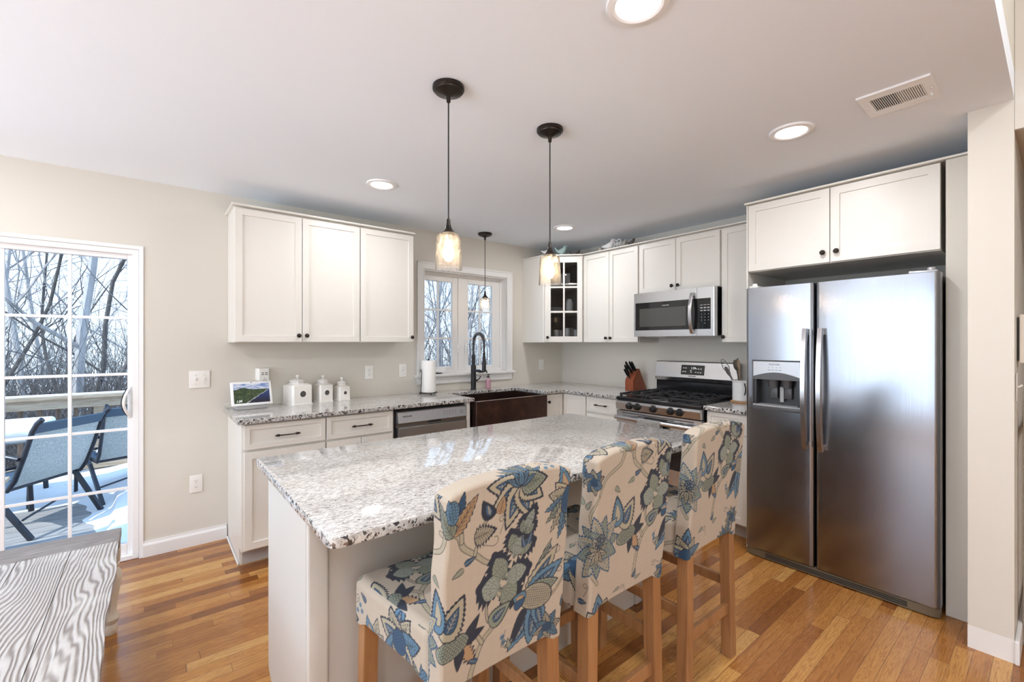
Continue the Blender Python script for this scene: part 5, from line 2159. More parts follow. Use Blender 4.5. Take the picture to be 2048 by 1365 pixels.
def stool(label, x, uv, res):
    """origin on the floor under the seat centre; the back is at -y"""
    t = thing('bar_stool', label, 'bar stool', (x, -2.572, 0), 0, 'slipcovered bar stools along the island')
    HW = 0.199
    HB = 0.254

    def dback(V):
        V = V.copy()
        z = V[:, 2]
        V[:, 2] = np.where(z > 0, z - 0.022 * (np.abs(V[:, 0]) / HW) ** 4 * (z / HB), z)
        low = np.clip((-z - HB + 0.06) / 0.06, 0, 1)
        mid = np.clip((0.168 - np.abs(V[:, 0])) / 0.03, 0, 1)
        V[:, 2] += low * mid * 0.020
        V[:, 1] += -0.045 * (z + HB) / (2 * HB) + 0.006 * (1 - (V[:, 0] / HW) ** 2)
        V[:, 0] += 0.002 * np.sin(z * 40) * np.sign(V[:, 0]) * (np.abs(V[:, 0]) > 0.19)
        V[:, 2] += 0.790
        V[:, 1] += -0.193
        return V

    def dseat(V):
        V = V.copy()
        z = V[:, 2]
        hz = 0.066
        dome = 0.012 * np.clip(1 - (V[:, 0] / (HW + 0.013)) ** 2, 0, 1) * (1 - (V[:, 1] / 0.2) ** 2)
        V[:, 2] = z + np.where(z > 0, dome, 0)
        low = np.clip((-z - hz + 0.04) / 0.04, 0, 1)
        mid = np.clip((0.165 - np.minimum(np.abs(V[:, 0]), 9)) / 0.03, 0, 1) * (np.abs(V[:, 1]) > 0.17) + np.clip((0.15 - np.abs(V[:, 1])) / 0.03, 0, 1) * (np.abs(V[:, 0]) > 0.18)
        V[:, 2] += low * np.clip(mid, 0, 1) * 0.014
        V[:, 2] += 0.604
        V[:, 0] *= 1 + 0.12 * np.clip(V[:, 1] / 0.192, -1, 1)
        V[:, 1] += 0.029
        return V

    fine_cushion('backrest', (HW, 0.033, HB), 0.012, res, dback, uv, t)
    fine_cushion('seat', (HW + 0.013, 0.192, 0.066), 0.026, res * 1.15, dseat, (uv[0] + 0.05, uv[1] + 0.28), t)
    lw = 0.0225
    for sx in (-1, 1):
        for yy, top in ((-0.204, 0.60), (0.190, 0.60)):
            b = B()
            x0 = sx * (0.168 if yy < 0 else 0.200)
            x1_ = sx * (0.182 if yy < 0 else 0.213)
            q = []
            for (cx, cy, z, w) in ((x1_, yy, 0.001, lw), (x0, yy + (0.004 if yy < 0 else -0.004), top, lw)):
                q.append([(cx - w, cy - w, z), (cx + w, cy - w, z), (cx + w, cy + w, z), (cx - w, cy + w, z)])
            tb = bmesh.new()
            lo = [tb.verts.new(p) for p in q[0]]
            hi = [tb.verts.new(p) for p in q[1]]
            tb.faces.new(lo[::-1])
            tb.faces.new(hi)
            for k in range(4):
                tb.faces.new((lo[k], lo[(k + 1) % 4], hi[(k + 1) % 4], hi[k]))
            bmesh.ops.bevel(tb, geom=list(tb.edges), offset=0.002, segments=2, profile=0.5, affect='EDGES')
            b._merge(tb)
            obj('leg', b, M_stoolwood, t, smooth=False)
    Mx = Matrix.Rotation(PI / 2, 4, 'Y')
    for sx in (-1, 1):
        b = B()
        b.box(sx * 0.184 - 0.010, sx * 0.184 + 0.010, -0.181, 0.168, 0.300, 0.340, 0.002)
        obj('side_stretcher', b, M_stoolwood, t, smooth=False)
    for yy in (-0.203, 0.188):
        b = B()
        hx_ = 0.154 if yy < 0 else 0.184
        b.box(-hx_, hx_, yy - 0.010, yy + 0.010, 0.195, 0.240, 0.002)
        obj('cross_stretcher', b, M_stoolwood, t, smooth=False)
    return t


stool('blue floral slipcovered bar stool nearest the camera, its seat side showing', -3.047, (0.205, 0.245), 0.0018)
stool('blue floral slipcovered bar stool in the middle of the three', -2.535, (0.065, 0.155), 0.0022)
stool('blue floral slipcovered bar stool nearest the refrigerator', -1.967, (0.115, 0.090), 0.0024)

# ================================================================== lamps
def pendant(label, x, y, z_cap, z_shade, z_bot, power=11.0, can_r=0.064):
    t = thing('pendant_lamp', label, 'pendant lamp', (x, y, CZ), 0, 'pendant lamps with seeded glass shades')
    zc, zs, zb = z_cap - CZ, z_shade - CZ, z_bot - CZ
    b = B()
    b.lathe([(can_r, -0.0005), (can_r, -0.013), (can_r * 0.93, -0.018), (can_r * 0.90, -0.018), (can_r * 0.88, -0.022), (can_r * 0.55, -0.030), (can_r * 0.25, -0.036), (0.010, -0.040), (0.008, -0.062), (0.004, -0.066), (0, -0.066)], n=36)
    obj('canopy', b, M_bronze, t)
    b = B()
    b.cyl((0, 0, -0.06), (0, 0, zc + 0.002), 0.0031, 8)
    obj('cord', b, M_rope, t)
    h = zs - zc
    rt = 0.032
    b = B()
    b.lathe([(0.0, 0.004), (0.006, 0.003), (0.0075, -0.004), (0.0085, h * 0.30), (0.013, h * 0.62), (0.022, h * 0.86), (rt, h), (rt * 0.9, h - 0.002), (0.018, h + 0.003), (0, h + 0.003)][::1], c=(0, 0, zc), n=28)
    obj('socket_cap', b, M_bronze, t)
    b = B()
    H = zs - zb
    R0 = 0.049 * H / 0.147 + 0.0
    R0 = 0.050 if H > 0.13 else 0.046
    outer = [(rt * 0.75, 0.0), (R0 * 0.72, -0.002), (R0 * 0.90, -0.008), (R0 * 0.97, -0.020), (R0, -0.04), (R0 * 1.03, -H * 0.5), (R0 * 1.07, -H * 0.8), (R0 * 1.10, -H)]
    inner = [(r - 0.0030, z) for r, z in outer[::-1]]
    b.lathe(outer + inner, c=(0, 0, zs), n=40, cap=False)
    sh = obj('glass_shade', b, M_seeded, t)
    b = B()
    b.lathe([(0.014, 0), (0.014, -0.028), (0.012, -0.03)], c=(0, 0, zs + 0.002), n=20)
    obj('socket', b, M_chrome if H > 0.13 else M_bronze, t)
    b = B()
    L = 0.088 if H > 0.13 else 0.07
    b.lathe([(0.012, 0), (0.013, -0.008), (0.019, -L * 0.35), (0.0235, -L * 0.58), (0.021, -L * 0.78), (0.012, -L * 0.95), (0, -L)], c=(0, 0, zs - 0.027), n=24)
    obj('bulb', b, M_bulb, t)
    add_light('lamp_light', 'POINT', (0, 0, zs - 0.07), power, (1.0, 0.80, 0.56), 0.024, parent=t)
    return t


pendant('long-corded glass pendant lamp over the near end of the island', -2.819, -2.130, 1.871, 1.815, 1.667)
pendant('long-corded glass pendant lamp over the far end of the island', -2.250, -2.130, 1.858, 1.797, 1.652)
pendant('small glass pendant lamp hanging in front of the kitchen window', -1.285, -0.240, 1.861, 1.800, 1.672, 4.0, 0.067)


def downlight(label, x, y, z=CZ, power=6.8, col=(0.98, 0.98, 1.0), r=0.095, group='recessed ceiling lights'):
    t = thing('recessed_light', label, 'ceiling light', (x, y, z), 0, group)
    b = B()
    b.lathe([(r, -0.0005), (r, -0.004), (r * 0.97, -0.009), (r * 0.80, -0.012), (r * 0.72, -0.0085), (r * 0.70, -0.001)], n=40, cap=False)
    obj('trim_ring', b, M_vinyl, t)
    b = B()
    b.lathe([(0, -0.0075), (r * 0.5, -0.0075), (r * 0.715, -0.0065), (r * 0.715, -0.001)], n=40, cap=False)
    obj('lens', b, M_led, t)
    add_light('downlight', 'AREA', (0, 0, -0.013), power, col, r * 1.3, direction=(0, 0, -1), shape='DISK', parent=t)
    return t


downlight('round recessed ceiling light cut by the top edge of the picture', -2.605, -2.885)
downlight('round recessed ceiling light above the left wall cabinets', -2.583, -0.891)
downlight('round recessed ceiling light near the glazed corner cabinet', -0.860, -0.875)
downlight('round recessed ceiling light between the air vent and the refrigerator', -1.318, -2.861)
# extra unseen ceiling lights, added as fill for the kitchen and the room behind
for x, y, z in ((-4.6, -0.9, CZ), (-4.6, -2.885, CZ), (-6.3, -1.8, CZ), (-2.6, -5.2, RZ), (-5.0, -5.2, RZ), (-2.6, -6.8, RZ), (-6.6, -5.6, RZ)):
    downlight('added round recessed fill light out of view', x, y, z, 8.0 if z < 3 else 24.0, (0.98, 0.97, 0.97), 0.095, 'added recessed fill lights out of view')

# ceiling register
t = thing('air_vent', 'white slotted air register in the ceiling near the wall end', 'air vent', (-1.305, -3.262, CZ))
b = B()
hx_, hy_ = 0.122, 0.117
ix, iy = 0.066, 0.084
vz = -0.006
for q in ((-hx_, -ix, -hy_, hy_), (ix, hx_, -hy_, hy_), (-ix, ix, -hy_, -iy), (-ix, ix, iy, hy_)):
    b.box(q[0], q[1], q[2], q[3], vz, -0.0005, 0.0)
b.box(-hx_ - 0.002, -hx_ + 0.003, -hy_, hy_, vz - 0.003, -0.0005)
obj('frame', b, M_vinyl, t, smooth=False)
b = B()
b.box(-ix, ix, -iy, iy, -0.0018, -0.0006)
obj('backing', b, mat('vent_dark', (0.05, 0.05, 0.05), 0.8), t, smooth=False)
for k in range(24):
    yy = -iy + 2 * iy * (k + 0.5) / 24
    b = B()
    sg = 1 if k < 12 else -1
    Ms = Matrix.Translation((0, yy, -0.0045)) @ Matrix.Rotation(sg * -0.6, 4, 'X')
    b.box(-ix, ix, -0.0022, 0.0022, -0.0006, 0.0006, M=Ms)
    obj('slat', b, M_vinyl, t, smooth=False)
b = B()
b.box(0.05, 0.066, -0.100, -0.094, vz - 0.003, vz - 0.0002)
b.sph((0.0, -0.104, vz), 0.004, 6)
b.sph((0.0, 0.104, vz), 0.004, 6)
obj('screw_and_lever', b, M_chrome, t)

# ================================================================== wall plates
def outlet(label, x, z, wall='back', w=0.072, h=0.118):
    t = thing('wall_outlet', label, 'outlet', (x, 0, z))
    b = B()
    b.box(-w / 2, w / 2, -0.007, -0.0005, -h / 2, h / 2, 0.0035, 3)
    p = obj('plate', b, M_plastic, t)
    for s_ in (-1, 1):
        b = B()
        b.lathe([(0.0165, 0), (0.0165, 0.0015), (0, 0.0016)], n=24, M=Matrix.Translation((0, -0.007, s_ * 0.0195)) @ Matrix.Rotation(PI / 2, 4, 'X') @ Matrix.Diagonal((1, 0.85, 1, 1)))
        f = obj('receptacle', b, M_plastic, p)
        b = B()
        b.box(-0.0070, -0.0052, -0.0092, -0.0080, s_ * 0.0195 - 0.002, s_ * 0.0195 + 0.006)
        b.box(0.0052, 0.0068, -0.0092, -0.0080, s_ * 0.0195 - 0.001, s_ * 0.0195 + 0.005)
        b.box(-0.0022, 0.0022, -0.0092, -0.0080, s_ * 0.0195 - 0.0085, s_ * 0.0195 - 0.0050)
        obj('slots', b, M_dark, f, smooth=False)
    b = B()
    b.sph((0, -0.007, 0), 0.0028, 6)
    obj('screw', b, M_chrome, p)
    return t


def switch(label, x, z, toggles=(0,), w=0.072, h=0.118):
    t = thing('light_switch', label, 'light switch', (x, 0, z))
    b = B()
    b.box(-w / 2, w / 2, -0.007, -0.0005, -h / 2, h / 2, 0.0035, 3)
    p = obj('plate', b, M_plastic, t)
    for tx in toggles:
        b = B()
        b.box(tx - 0.006, tx + 0.006, -0.0082, -0.006, -0.013, 0.013)
        b.box(tx - 0.0048, tx + 0.0048, -0.020, -0.006, -0.002, 0.009, 0.002, M=Matrix.Rotation(0.0, 4, 'X'))
        obj('toggle', b, M_plastic, p)
        b = B()
        b.sph((tx, -0.007, 0.030), 0.0028, 6)
        b.sph((tx, -0.007, -0.030), 0.0028, 6)
        obj('screw', b, M_chrome, p)
    return t


outlet('low white wall outlet under the double light switch', -3.517, 0.415)
switch('double white light switch between the sliding door and the counter', -3.497, 1.121, (-0.023, 0.023), 0.117, 0.118)
outlet('white wall outlet between the canisters and the paper towels', -2.319, 1.120)
switch('single white light switch just left of the paper towels', -2.012, 1.122)
switch('single white light switch right of the kitchen window, under the corner cabinet', -0.336, 1.121)

# plug-in USB surge tap
t = thing('usb_wall_tap', 'white plug-in outlet tap with USB ports behind the smart display', 'power adapter', (-3.120, 0, 1.122))
b = B()
b.box(-0.046, 0.046, -0.006, -0.0005, -0.062, 0.062, 0.003)
b.prism([(-0.040, -0.006), (0.040, -0.006), (0.040, -0.040), (0.034, -0.048), (-0.026, -0.052), (-0.044, -0.030)], -0.062, 0.062)
bd = obj('housing', b, M_plastic, t, smooth=False)
b = B()
for x, z in ((-0.006, 0.030), (-0.006, 0.018), (0.018, 0.030), (0.018, 0.018)):
    b.box(x - 0.007, x + 0.007, -0.0525, -0.0485, z - 0.0022, z + 0.0022)
for x in (0.0, 0.014):
    b.box(x - 0.0012, x + 0.0012, -0.0525, -0.0485, -0.028, -0.020)
b.box(0.005, 0.009, -0.0525, -0.0485, -0.012, -0.008)
obj('ports', b, M_dark, bd, smooth=False)
b = B()
b.box(-0.075, -0.0455, -0.048, -0.022, -0.050, -0.022, 0.003)
b.tube([(-0.075, -0.035, -0.036), (-0.10, -0.04, -0.05), (-0.13, -0.05, -0.12), (-0.16, -0.07, -0.195)], 0.002, 6)
obj('charger_plug', b, mat('beige_plug', (0.68, 0.60, 0.50), 0.5), bd)

# ================================================================== things on the counter
CT = 0.9145
# smart display
t = thing('smart_display', 'white smart display showing a green coastal mountain and the time', 'smart display', (-3.218, -0.145, CT), math.radians(3))
b = B()
b.box(-0.095, 0.095, -0.064, 0.045, 0.0, 0.030, 0.006)
obj('base', b, mat('grey_fabric_base', (0.36, 0.36, 0.35), 0.9), t)
MSD = Matrix.Translation((0, -0.072, 0.0305)) @ Matrix.Rotation(-math.radians(20), 4, 'X')
b = B()
b.box(-0.125, 0.125, 0.0, 0.014, 0.0, 0.168, 0.005, M=MSD)
sc_ = obj('screen_housing', b, mat('white_plastic_gloss', (0.80, 0.80, 0.79), 0.3), t)


def picture_mat():
    m = bpy.data.materials.new('mountain_picture')
    m.use_nodes = True
    n = N(m)
    tc = n.n('TexCoord')
    sp = n.n('SeparateXYZ')
    n.l(tc.outputs['Generated'], sp.inputs[0])
    x, z = sp.outputs[0], sp.outputs[2]
    v = n.coord((10, 1, 10), 'Generated')
    nz = n.noise(v, 0.9, 4, 0.6)
    land = n.ramp(n.noise(n.coord((22, 1, 9), 'Generated'), 1.0, 4, 0.7, 1.0), [(0.3, (0.004, 0.008, 0.004)), (0.5, (0.03, 0.06, 0.02)), (0.62, (0.10, 0.14, 0.05)), (0.78, (0.25, 0.22, 0.13))])
    sky = n.ramp(n.noise(n.coord((3, 1, 9), 'Generated'), 1.5, 4, 0.6), [(0.35, (0.16, 0.26, 0.55)), (0.55, (0.62, 0.66, 0.80)), (0.7, (0.85, 0.86, 0.9))])
    sea = n.ramp(z, [(0.05, (0.004, 0.006, 0.02)), (0.7, (0.03, 0.06, 0.22))])
    # ridge height: a peak at x=.27
    pk = n.math('SUBTRACT', 1.0, n.math('MULTIPLY', n.math('ABSOLUTE', n.math('SUBTRACT', x, 0.27)), 4.0))
    pk = n.math('MAXIMUM', pk, 0.0)
    rid = n.math('ADD', n.math('ADD', 0.70, n.math('MULTIPLY', n.math('SUBTRACT', nz, 0.5), 0.10)), n.math('MULTIPLY', pk, 0.10))
    is_sky = n.math('GREATER_THAN', z, rid)
    # coast: sea right-below a line from (.42,.0) to (1,.62)
    cl = n.math('ADD', n.math('SUBTRACT', n.math('MULTIPLY', x, 1.05), 0.36), n.math('MULTIPLY', n.math('SUBTRACT', nz, 0.5), 0.14))
    is_sea = n.math('LESS_THAN', z, cl)
    surf = n.math('LESS_THAN', n.math('ABSOLUTE', n.math('SUBTRACT', z, cl)), 0.014)
    c = n.mix(is_sea, land, sea)
    c = n.mix(surf, c, (0.6, 0.65, 0.7))
    c = n.mix(is_sky, c, sky)
    n.b.inputs['Base Color'].default_value = (0.01, 0.01, 0.01, 1)
    n.b.inputs['Roughness'].default_value = 0.1
    n.l(c, n.b.inputs['Emission Color'])
    n.b.inputs['Emission Strength'].default_value = 0.8
    return m


b = B()
b.box(-0.1085, 0.1085, -0.0012, 0.0, 0.016, 0.152, M=MSD)
scr = obj('screen', b, picture_mat(), sc_, smooth=False)
b = B()
b.lathe([(0.0035, 0), (0, 0.0006)], n=12, M=MSD @ Matrix.Translation((0, -0.0003, 0.160)) @ Matrix.Rotation(PI / 2, 4, 'X'))
obj('camera_lens', b, M_black, sc_)
lettering([('1:39', 0.020, -0.078, -0.0018, 0.030)], M_display, scr, flip=MSD)
b = B()
b.tube([(-0.09, 0.02, 0.03), (-0.125, 0.03, 0.045), (-0.145, 0.045, 0.03), (-0.13, 0.06, 0.004), (-0.08, 0.08, 0.004)], 0.002, 6)
obj('power_cord', b, mat('white_cord', (0.65, 0.64, 0.62), 0.5), t)

# canisters
M_canister = mat('canister_ceramic', (0.80, 0.775, 0.73), 0.2)
ncn = N(M_canister)
ncn.bump(ncn.noise(ncn.coord(), 75, 4, 0.6, 1.2), 0.45, 0.003)
M_emblem = mat('dark_emblem', (0.055, 0.05, 0.045), 0.6)
ne = N(M_emblem)
ne.l(ne.ramp(ne.noise(ne.coord(), 240, 3, 0.6), [(0.45, (0.035, 0.032, 0.03)), (0.7, (0.17, 0.16, 0.15))]), ne.b.inputs['Base Color'])


def canister(label, x, y, w, hs, ht, rot, er):
    t = thing('canister', label, 'canister', (x, y, CT), rot, 'ceramic canisters by the wall')
    h = w / 2
    c = w * 0.09
    b = B()

    def oct_(s_, k=c):
        s_ = s_
        return [(-s_ + k, -s_), (s_ - k, -s_), (s_, -s_ + k), (s_, s_ - k), (s_ - k, s_), (-s_ + k, s_), (-s_, s_ - k), (-s_, -s_ + k)]
    tb = bmesh.new()
    rings = []
    for s_, z in ((h * 1.02, 0), (h * 1.02, 0.004), (h * 0.97, 0.008), (h * 0.97, hs * 0.95), (h * 0.93, hs), (h * 0.72, hs + 0.008)):
        rings.append([tb.verts.new((px, py, z)) for px, py in oct_(s_, s_ * 0.16)])
    # neck ring becomes round
    def rnd(r, z):
        return [tb.verts.new((r * math.cos(a), r * math.sin(a), z)) for a in [math.radians(q) for q in (-112, -68, -22, 22, 68, 112, 158, 202)]]
    rings.append(rnd(h * 0.70, hs + 0.014))
    rings.append(rnd(h * 0.66, hs + 0.024))
    for a, q in zip(rings, rings[1:]):
        for k in range(8):
            tb.faces.new((a[k], a[(k + 1) % 8], q[(k + 1) % 8], q[k]))
    tb.faces.new(rings[0][::-1])
    tb.faces.new(rings[-1])
    bmesh.ops.recalc_face_normals(tb, faces=tb.faces)
    b._merge(tb)
    jar = obj('jar', b, M_canister, t)
    z0 = hs + 0.0245
    b = B()
    b.lathe([(h * 0.62, 0), (h * 0.74, 0.001), (h * 0.76, 0.005), (h * 0.70, 0.010), (h * 0.45, 0.017), (h * 0.20, 0.020), (0.006, 0.022), (0.0055, 0.028), (0.012, 0.033), (0.0145, 0.040), (0.012, 0.047), (0.005, 0.051), (0, 0.0515)], c=(0, 0, z0), n=32)
    obj('lid', b, M_ceramic, t)
    b = B()
    b.lathe([(er * 1.15, 0), (er * 1.15, 0.0015), (er, 0.003), (er, 0.001)], n=32, M=Matrix.Translation((0, -h * 0.97, hs * 0.55)) @ Matrix.Rotation(PI / 2, 4, 'X'), cap=False)
    obj('emblem_rim', b, M_ceramic, jar)
    b = B()
    b.lathe([(er, 0), (er, 0.0016), (0, 0.0018)], n=32, M=Matrix.Translation((0, -h * 0.97, hs * 0.55)) @ Matrix.Rotation(PI / 2, 4, 'X'))
    obj('emblem', b, M_emblem, jar)
    return t


canister('largest of the three white ceramic canisters, nearest the smart display', -2.903, -0.100, 0.158, 0.142, 0, math.radians(14), 0.0225)
canister('middle-sized white ceramic canister between the two others', -2.716, -0.082, 0.114, 0.131, 0, math.radians(14), 0.0190)
canister('smallest of the three white ceramic canisters, farthest from the smart display', -2.570, -0.074, 0.098, 0.108, 0, math.radians(14), 0.0130)

# paper towels
t = thing('paper_towel_holder', 'upright black wire holder with a white paper towel roll by the window', 'paper towel holder', (-1.845, -0.165, CT))
b = B()
ring_ = [(0.075 * math.cos(2 * PI * i / 24), 0.075 * math.sin(2 * PI * i / 24), 0.014) for i in range(24)]
b.tube(ring_, 0.0035, 6, closed=True)
for a in (0.3, 2.4, 4.5):
    b.sph((0.075 * math.cos(a), 0.075 * math.sin(a), 0.0085), 0.0085, 8)
b.tube([(-0.075, 0, 0.014), (0.075, 0, 0.014)], 0.003, 6)
b.cyl((0, 0, 0.014), (0, 0, 0.302), 0.004, 8)
b.sph((0, 0, 0.306), 0.008, 8)
b.tube([(-0.072, -0.02, 0.014), (-0.085, -0.02, 0.03), (-0.080, -0.02, 0.10), (-0.078, -0.02, 0.20), (-0.083, -0.02, 0.225), (-0.093, -0.02, 0.222), (-0.092, -0.02, 0.205), (-0.084, -0.02, 0.200)], 0.0032, 6)
obj('wire_stand', b, M_matte_black, t)
b = B()
b.lathe([(0.020, 0.020), (0.062, 0.020), (0.0635, 0.024), (0.0635, 0.294), (0.062, 0.298), (0.020, 0.298), (0.019, 0.290), (0.019, 0.026)], n=40, cap=False)
pr = obj('paper_roll', b, M_paper, t)

# soap
t = thing('soap_bottle', 'clear pump bottle of pink hand soap beside the faucet', 'soap bottle', (-1.150, -0.105, CT))
b = B()
b.box(-0.026, 0.026, -0.018, 0.018, 0.0, 0.088, 0.008, 3)
b.lathe([(0.020, 0.086), (0.016, 0.100), (0.013, 0.104), (0.013, 0.112)], n=20, cap=False)
m_soap = mat('pink_soap', (0.72, 0.42, 0.50), 0.15, 0.0, Transmission_Weight=0.3)
bo = obj('bottle', b, m_soap, t)
b = B()
b.lathe([(0.015, 0.110), (0.015, 0.120), (0.006, 0.122), (0.005, 0.135), (0.010, 0.136), (0.010, 0.143), (0, 0.144)], n=16)
b.tube([(0, 0, 0.140), (0, -0.016, 0.140), (0, -0.028, 0.136)], 0.004, 8)
obj('pump', b, M_black, t)
t = thing('dish_tray', 'thin dark tray lying on the window sill behind the paper towels', 'tray', (-1.70, 0.020, 1.0765))
b = B()
b.lathe([(0, 0), (0.070, 0.0), (0.085, 0.006), (0.083, 0.008), (0.068, 0.003), (0, 0.003)], n=30, M=Matrix.Diagonal((1.3, 0.45, 1, 1)))
obj('tray', b, M_matte_black, t)

# knife block: side profile extruded across
KR = math.radians(-90)
t = thing('knife_block', 'cherry wood knife block full of black handles, left of the range', 'knife block', (-0.150, -1.112, CT), KR)
b = B()
prof = [(-0.085, 0.002), (0.080, 0.002), (0.080, 0.030), (-0.030, 0.212), (-0.042, 0.214), (-0.085, 0.085)]
prof = [(-0.085, 0.0), (0.132, 0.0), (0.132, 0.010), (0.018, 0.205), (0.004, 0.208), (-0.085, 0.100)]
b.prism(prof, -0.045, 0.045, M=R_yz, bev=0.002)
obj('block', b, M_block, t, smooth=False)
nrm = Vector((0, -0.113, 0.053)).normalized()      # knives come out square to the slanted face
nd_ = Vector((0, -0.108, 0.089)).normalized()
fdir = Vector((0, 0.089, 0.108)).normalized()
p0_ = Vector((0, -0.085, 0.100))
kn = [(-0.026, 0.100, 0.125, 0.013), (0.008, 0.108, 0.120, 0.013), (0.030, 0.112, 0.115, 0.012), (-0.028, 0.070, 0.115, 0.012), (0.004, 0.078, 0.105, 0.011), (-0.030, 0.040, 0.095, 0.009), (-0.012, 0.040, 0.100, 0.009), (0.006, 0.020, 0.075, 0.008)]
kdir = (nd_ * 0.55 + Vector((0, -0.45, 0.9)) * 0.45).normalized()
for i, (kx, kf, kl, kr_) in enumerate(kn):
    kk = thing('kitchen_knife', 'black-handled kitchen knife in the wooden knife block', 'knife', t.location, KR, 'knives in the knife block')
    base_ = p0_ + fdir * kf + Vector((kx, 0, 0)) + kdir * 0.002
    e = base_ + kdir * kl
    b = B()
    pts = [base_ + kdir * kl * u for u in (0, 0.12, 0.5, 0.85, 1.0)]
    kr_ *= 1.12
    b.tube(pts, kr_, 10, radii=[kr_ * 0.75, kr_ * 0.8, kr_, kr_ * 0.95, kr_ * 0.6], flat=(1.0, 0.62))
    obj('handle', b, M_black, kk)
    b = B()
    b.cyl(base_ - kdir * 0.02, base_ + kdir * 0.010, kr_ * 0.55, 10)
    obj('bolster', b, M_chrome, kk)

# utensil crock on a wooden trivet
t = thing('trivet', 'round wooden trivet under the white utensil crock', 'trivet', (-0.235, -2.155, CT))
b = B()
b.lathe([(0, 0), (0.082, 0), (0.085, 0.004), (0.085, 0.009), (0.082, 0.012), (0, 0.012)], n=40)
obj('disc', b, M_cork, t)
CX, CY, CZ0 = -0.235, -2.155, CT + 0.0125
t = thing('utensil_crock', 'white enamel crock with a loop handle holding cooking utensils', 'crock', (CX, CY, CZ0))
b = B()
b.lathe([(0, 0.0), (0.066, 0.0), (0.070, 0.004), (0.070, 0.142), (0.074, 0.147), (0.074, 0.155), (0.070, 0.157), (0.066, 0.152), (0.066, 0.012), (0, 0.010)], n=40)
obj('body', b, mat('crock_enamel', (0.78, 0.78, 0.77), 0.2), t)
b = B()
HA = math.radians(215)
cxh, cyh = math.cos(HA), math.sin(HA)
b.tube([(0.069 * cxh, 0.069 * cyh, 0.135)] + [((0.072 + 0.035 * math.sin(PI * u)) * cxh, (0.072 + 0.035 * math.sin(PI * u)) * cyh, 0.135 - 0.085 * u) for u in (0.1, 0.3, 0.5, 0.7, 0.9)] + [(0.069 * cxh, 0.069 * cyh, 0.05)], 0.0045, 8)
obj('loop_handle', b, M_black, t)


def utensil(label, cat, name, lean, head, mt, L=0.30, x=0, y=0):
    t = thing(name, label, cat, (CX + x, CY + y, CZ0 + 0.014))
    d = Vector((lean[0], lean[1], 1)).normalized()
    b = B()
    b.tube([d * 0.0, d * (L * 0.5), d * L], 0.0055, 8, radii=[0.006, 0.005, 0.006])
    obj('shaft', b, mt, t)
    b = B()
    q = Vector((0, 0, 1)).rotation_difference(d).to_matrix().to_4x4()
    fa_ = Matrix.Rotation(math.radians(head[3]), 4, 'Z')
    Mh = Matrix.Translation(d * (L + head[1] * 0.42)) @ q @ fa_
    if head[0] == 'spoon':
        b.sph((0, 0, 0), 1.0, 10)
        bmesh.ops.transform(b.bm, matrix=Mh @ Matrix.Diagonal((head[2], 0.010, head[1] * 0.5, 1)), verts=b.bm.verts)
    elif head[0] == 'slotted':
        pts = [(head[2] * math.sin(a) * (1.0 if math.cos(a) < 0 else 0.85), head[1] * 0.5 * math.cos(a)) for a in np.linspace(0, 2 * PI, 22)[:-1]]
        ringp = [Mh @ Vector((px, 0, pz)) for px, pz in pts]
        b.tube(ringp, 0.0028, 6, closed=True)
        for k in range(-2, 3):
            zz = k * head[1] * 0.15
            ww = head[2] * math.sqrt(max(0.02, 1 - (zz / (head[1] * 0.5)) ** 2)) * 0.9
            b.tube([Mh @ Vector((-ww, 0, zz)), Mh @ Vector((ww, 0, zz))], 0.0016, 5)
    else:
        b.box(-head[2], head[2], -0.002, 0.002, -head[1] * 0.5, head[1] * 0.5, 0.0015, M=Mh)
    obj('head', b, mt, t)
    return t


utensil('grey wire skimmer leaning left out of the crock', 'skimmer', 'skimmer', (-0.22, 0.42, 0), ('slotted', 0.105, 0.040, 60), M_grey_util, 0.235)
utensil('grey silicone spoon leaning far left in the crock', 'spoon', 'cooking_spoon', (-0.10, 0.50, 0), ('spoon', 0.085, 0.026, 50), M_grey_util, 0.195)
utensil('grey silicone spatula behind the skimmer in the crock', 'spatula', 'spatula', (0.15, 0.20, 0), ('flat', 0.085, 0.028, 40), M_grey_util, 0.235)
utensil('dark wooden spoon upright in the crock', 'spoon', 'cooking_spoon', (-0.10, 0.16, 0), ('spoon', 0.085, 0.027, 70), mat('dark_utensil', (0.09, 0.07, 0.055), 0.5), 0.225, 0.01)
utensil('brown wooden spoon leaning toward the refrigerator', 'spoon', 'cooking_spoon', (-0.16, 0.02, 0), ('spoon', 0.090, 0.026, 45), M_util_wood, 0.225, -0.01)
utensil('dark flat turner at the back of the crock', 'turner', 'turner', (0.12, -0.20, 0), ('flat', 0.09, 0.03, 60), mat('dark_utensil2', (0.05, 0.045, 0.04), 0.5), 0.21, 0.02)

# ================================================================== glasses and plates in the glazed cabinet
def in_cab(dx, dy):
    return (dx, dy)


def tumbler(label, x, y, z, r, h, mt=None, group='glassware in the corner cabinet'):
    o = B()
    o.lathe([(r * 0.85, 0), (r, 0.004), (r, h), (r * 0.93, h), (r * 0.93, 0.008), (0, 0.006)], c=(0, 0, 0), n=20, cap=False)
    q = obj('drinking_glass', o, mt or M_thinglass)
    q.location = (x, y, z)
    tag(q, label, 'glass', group)
    return q


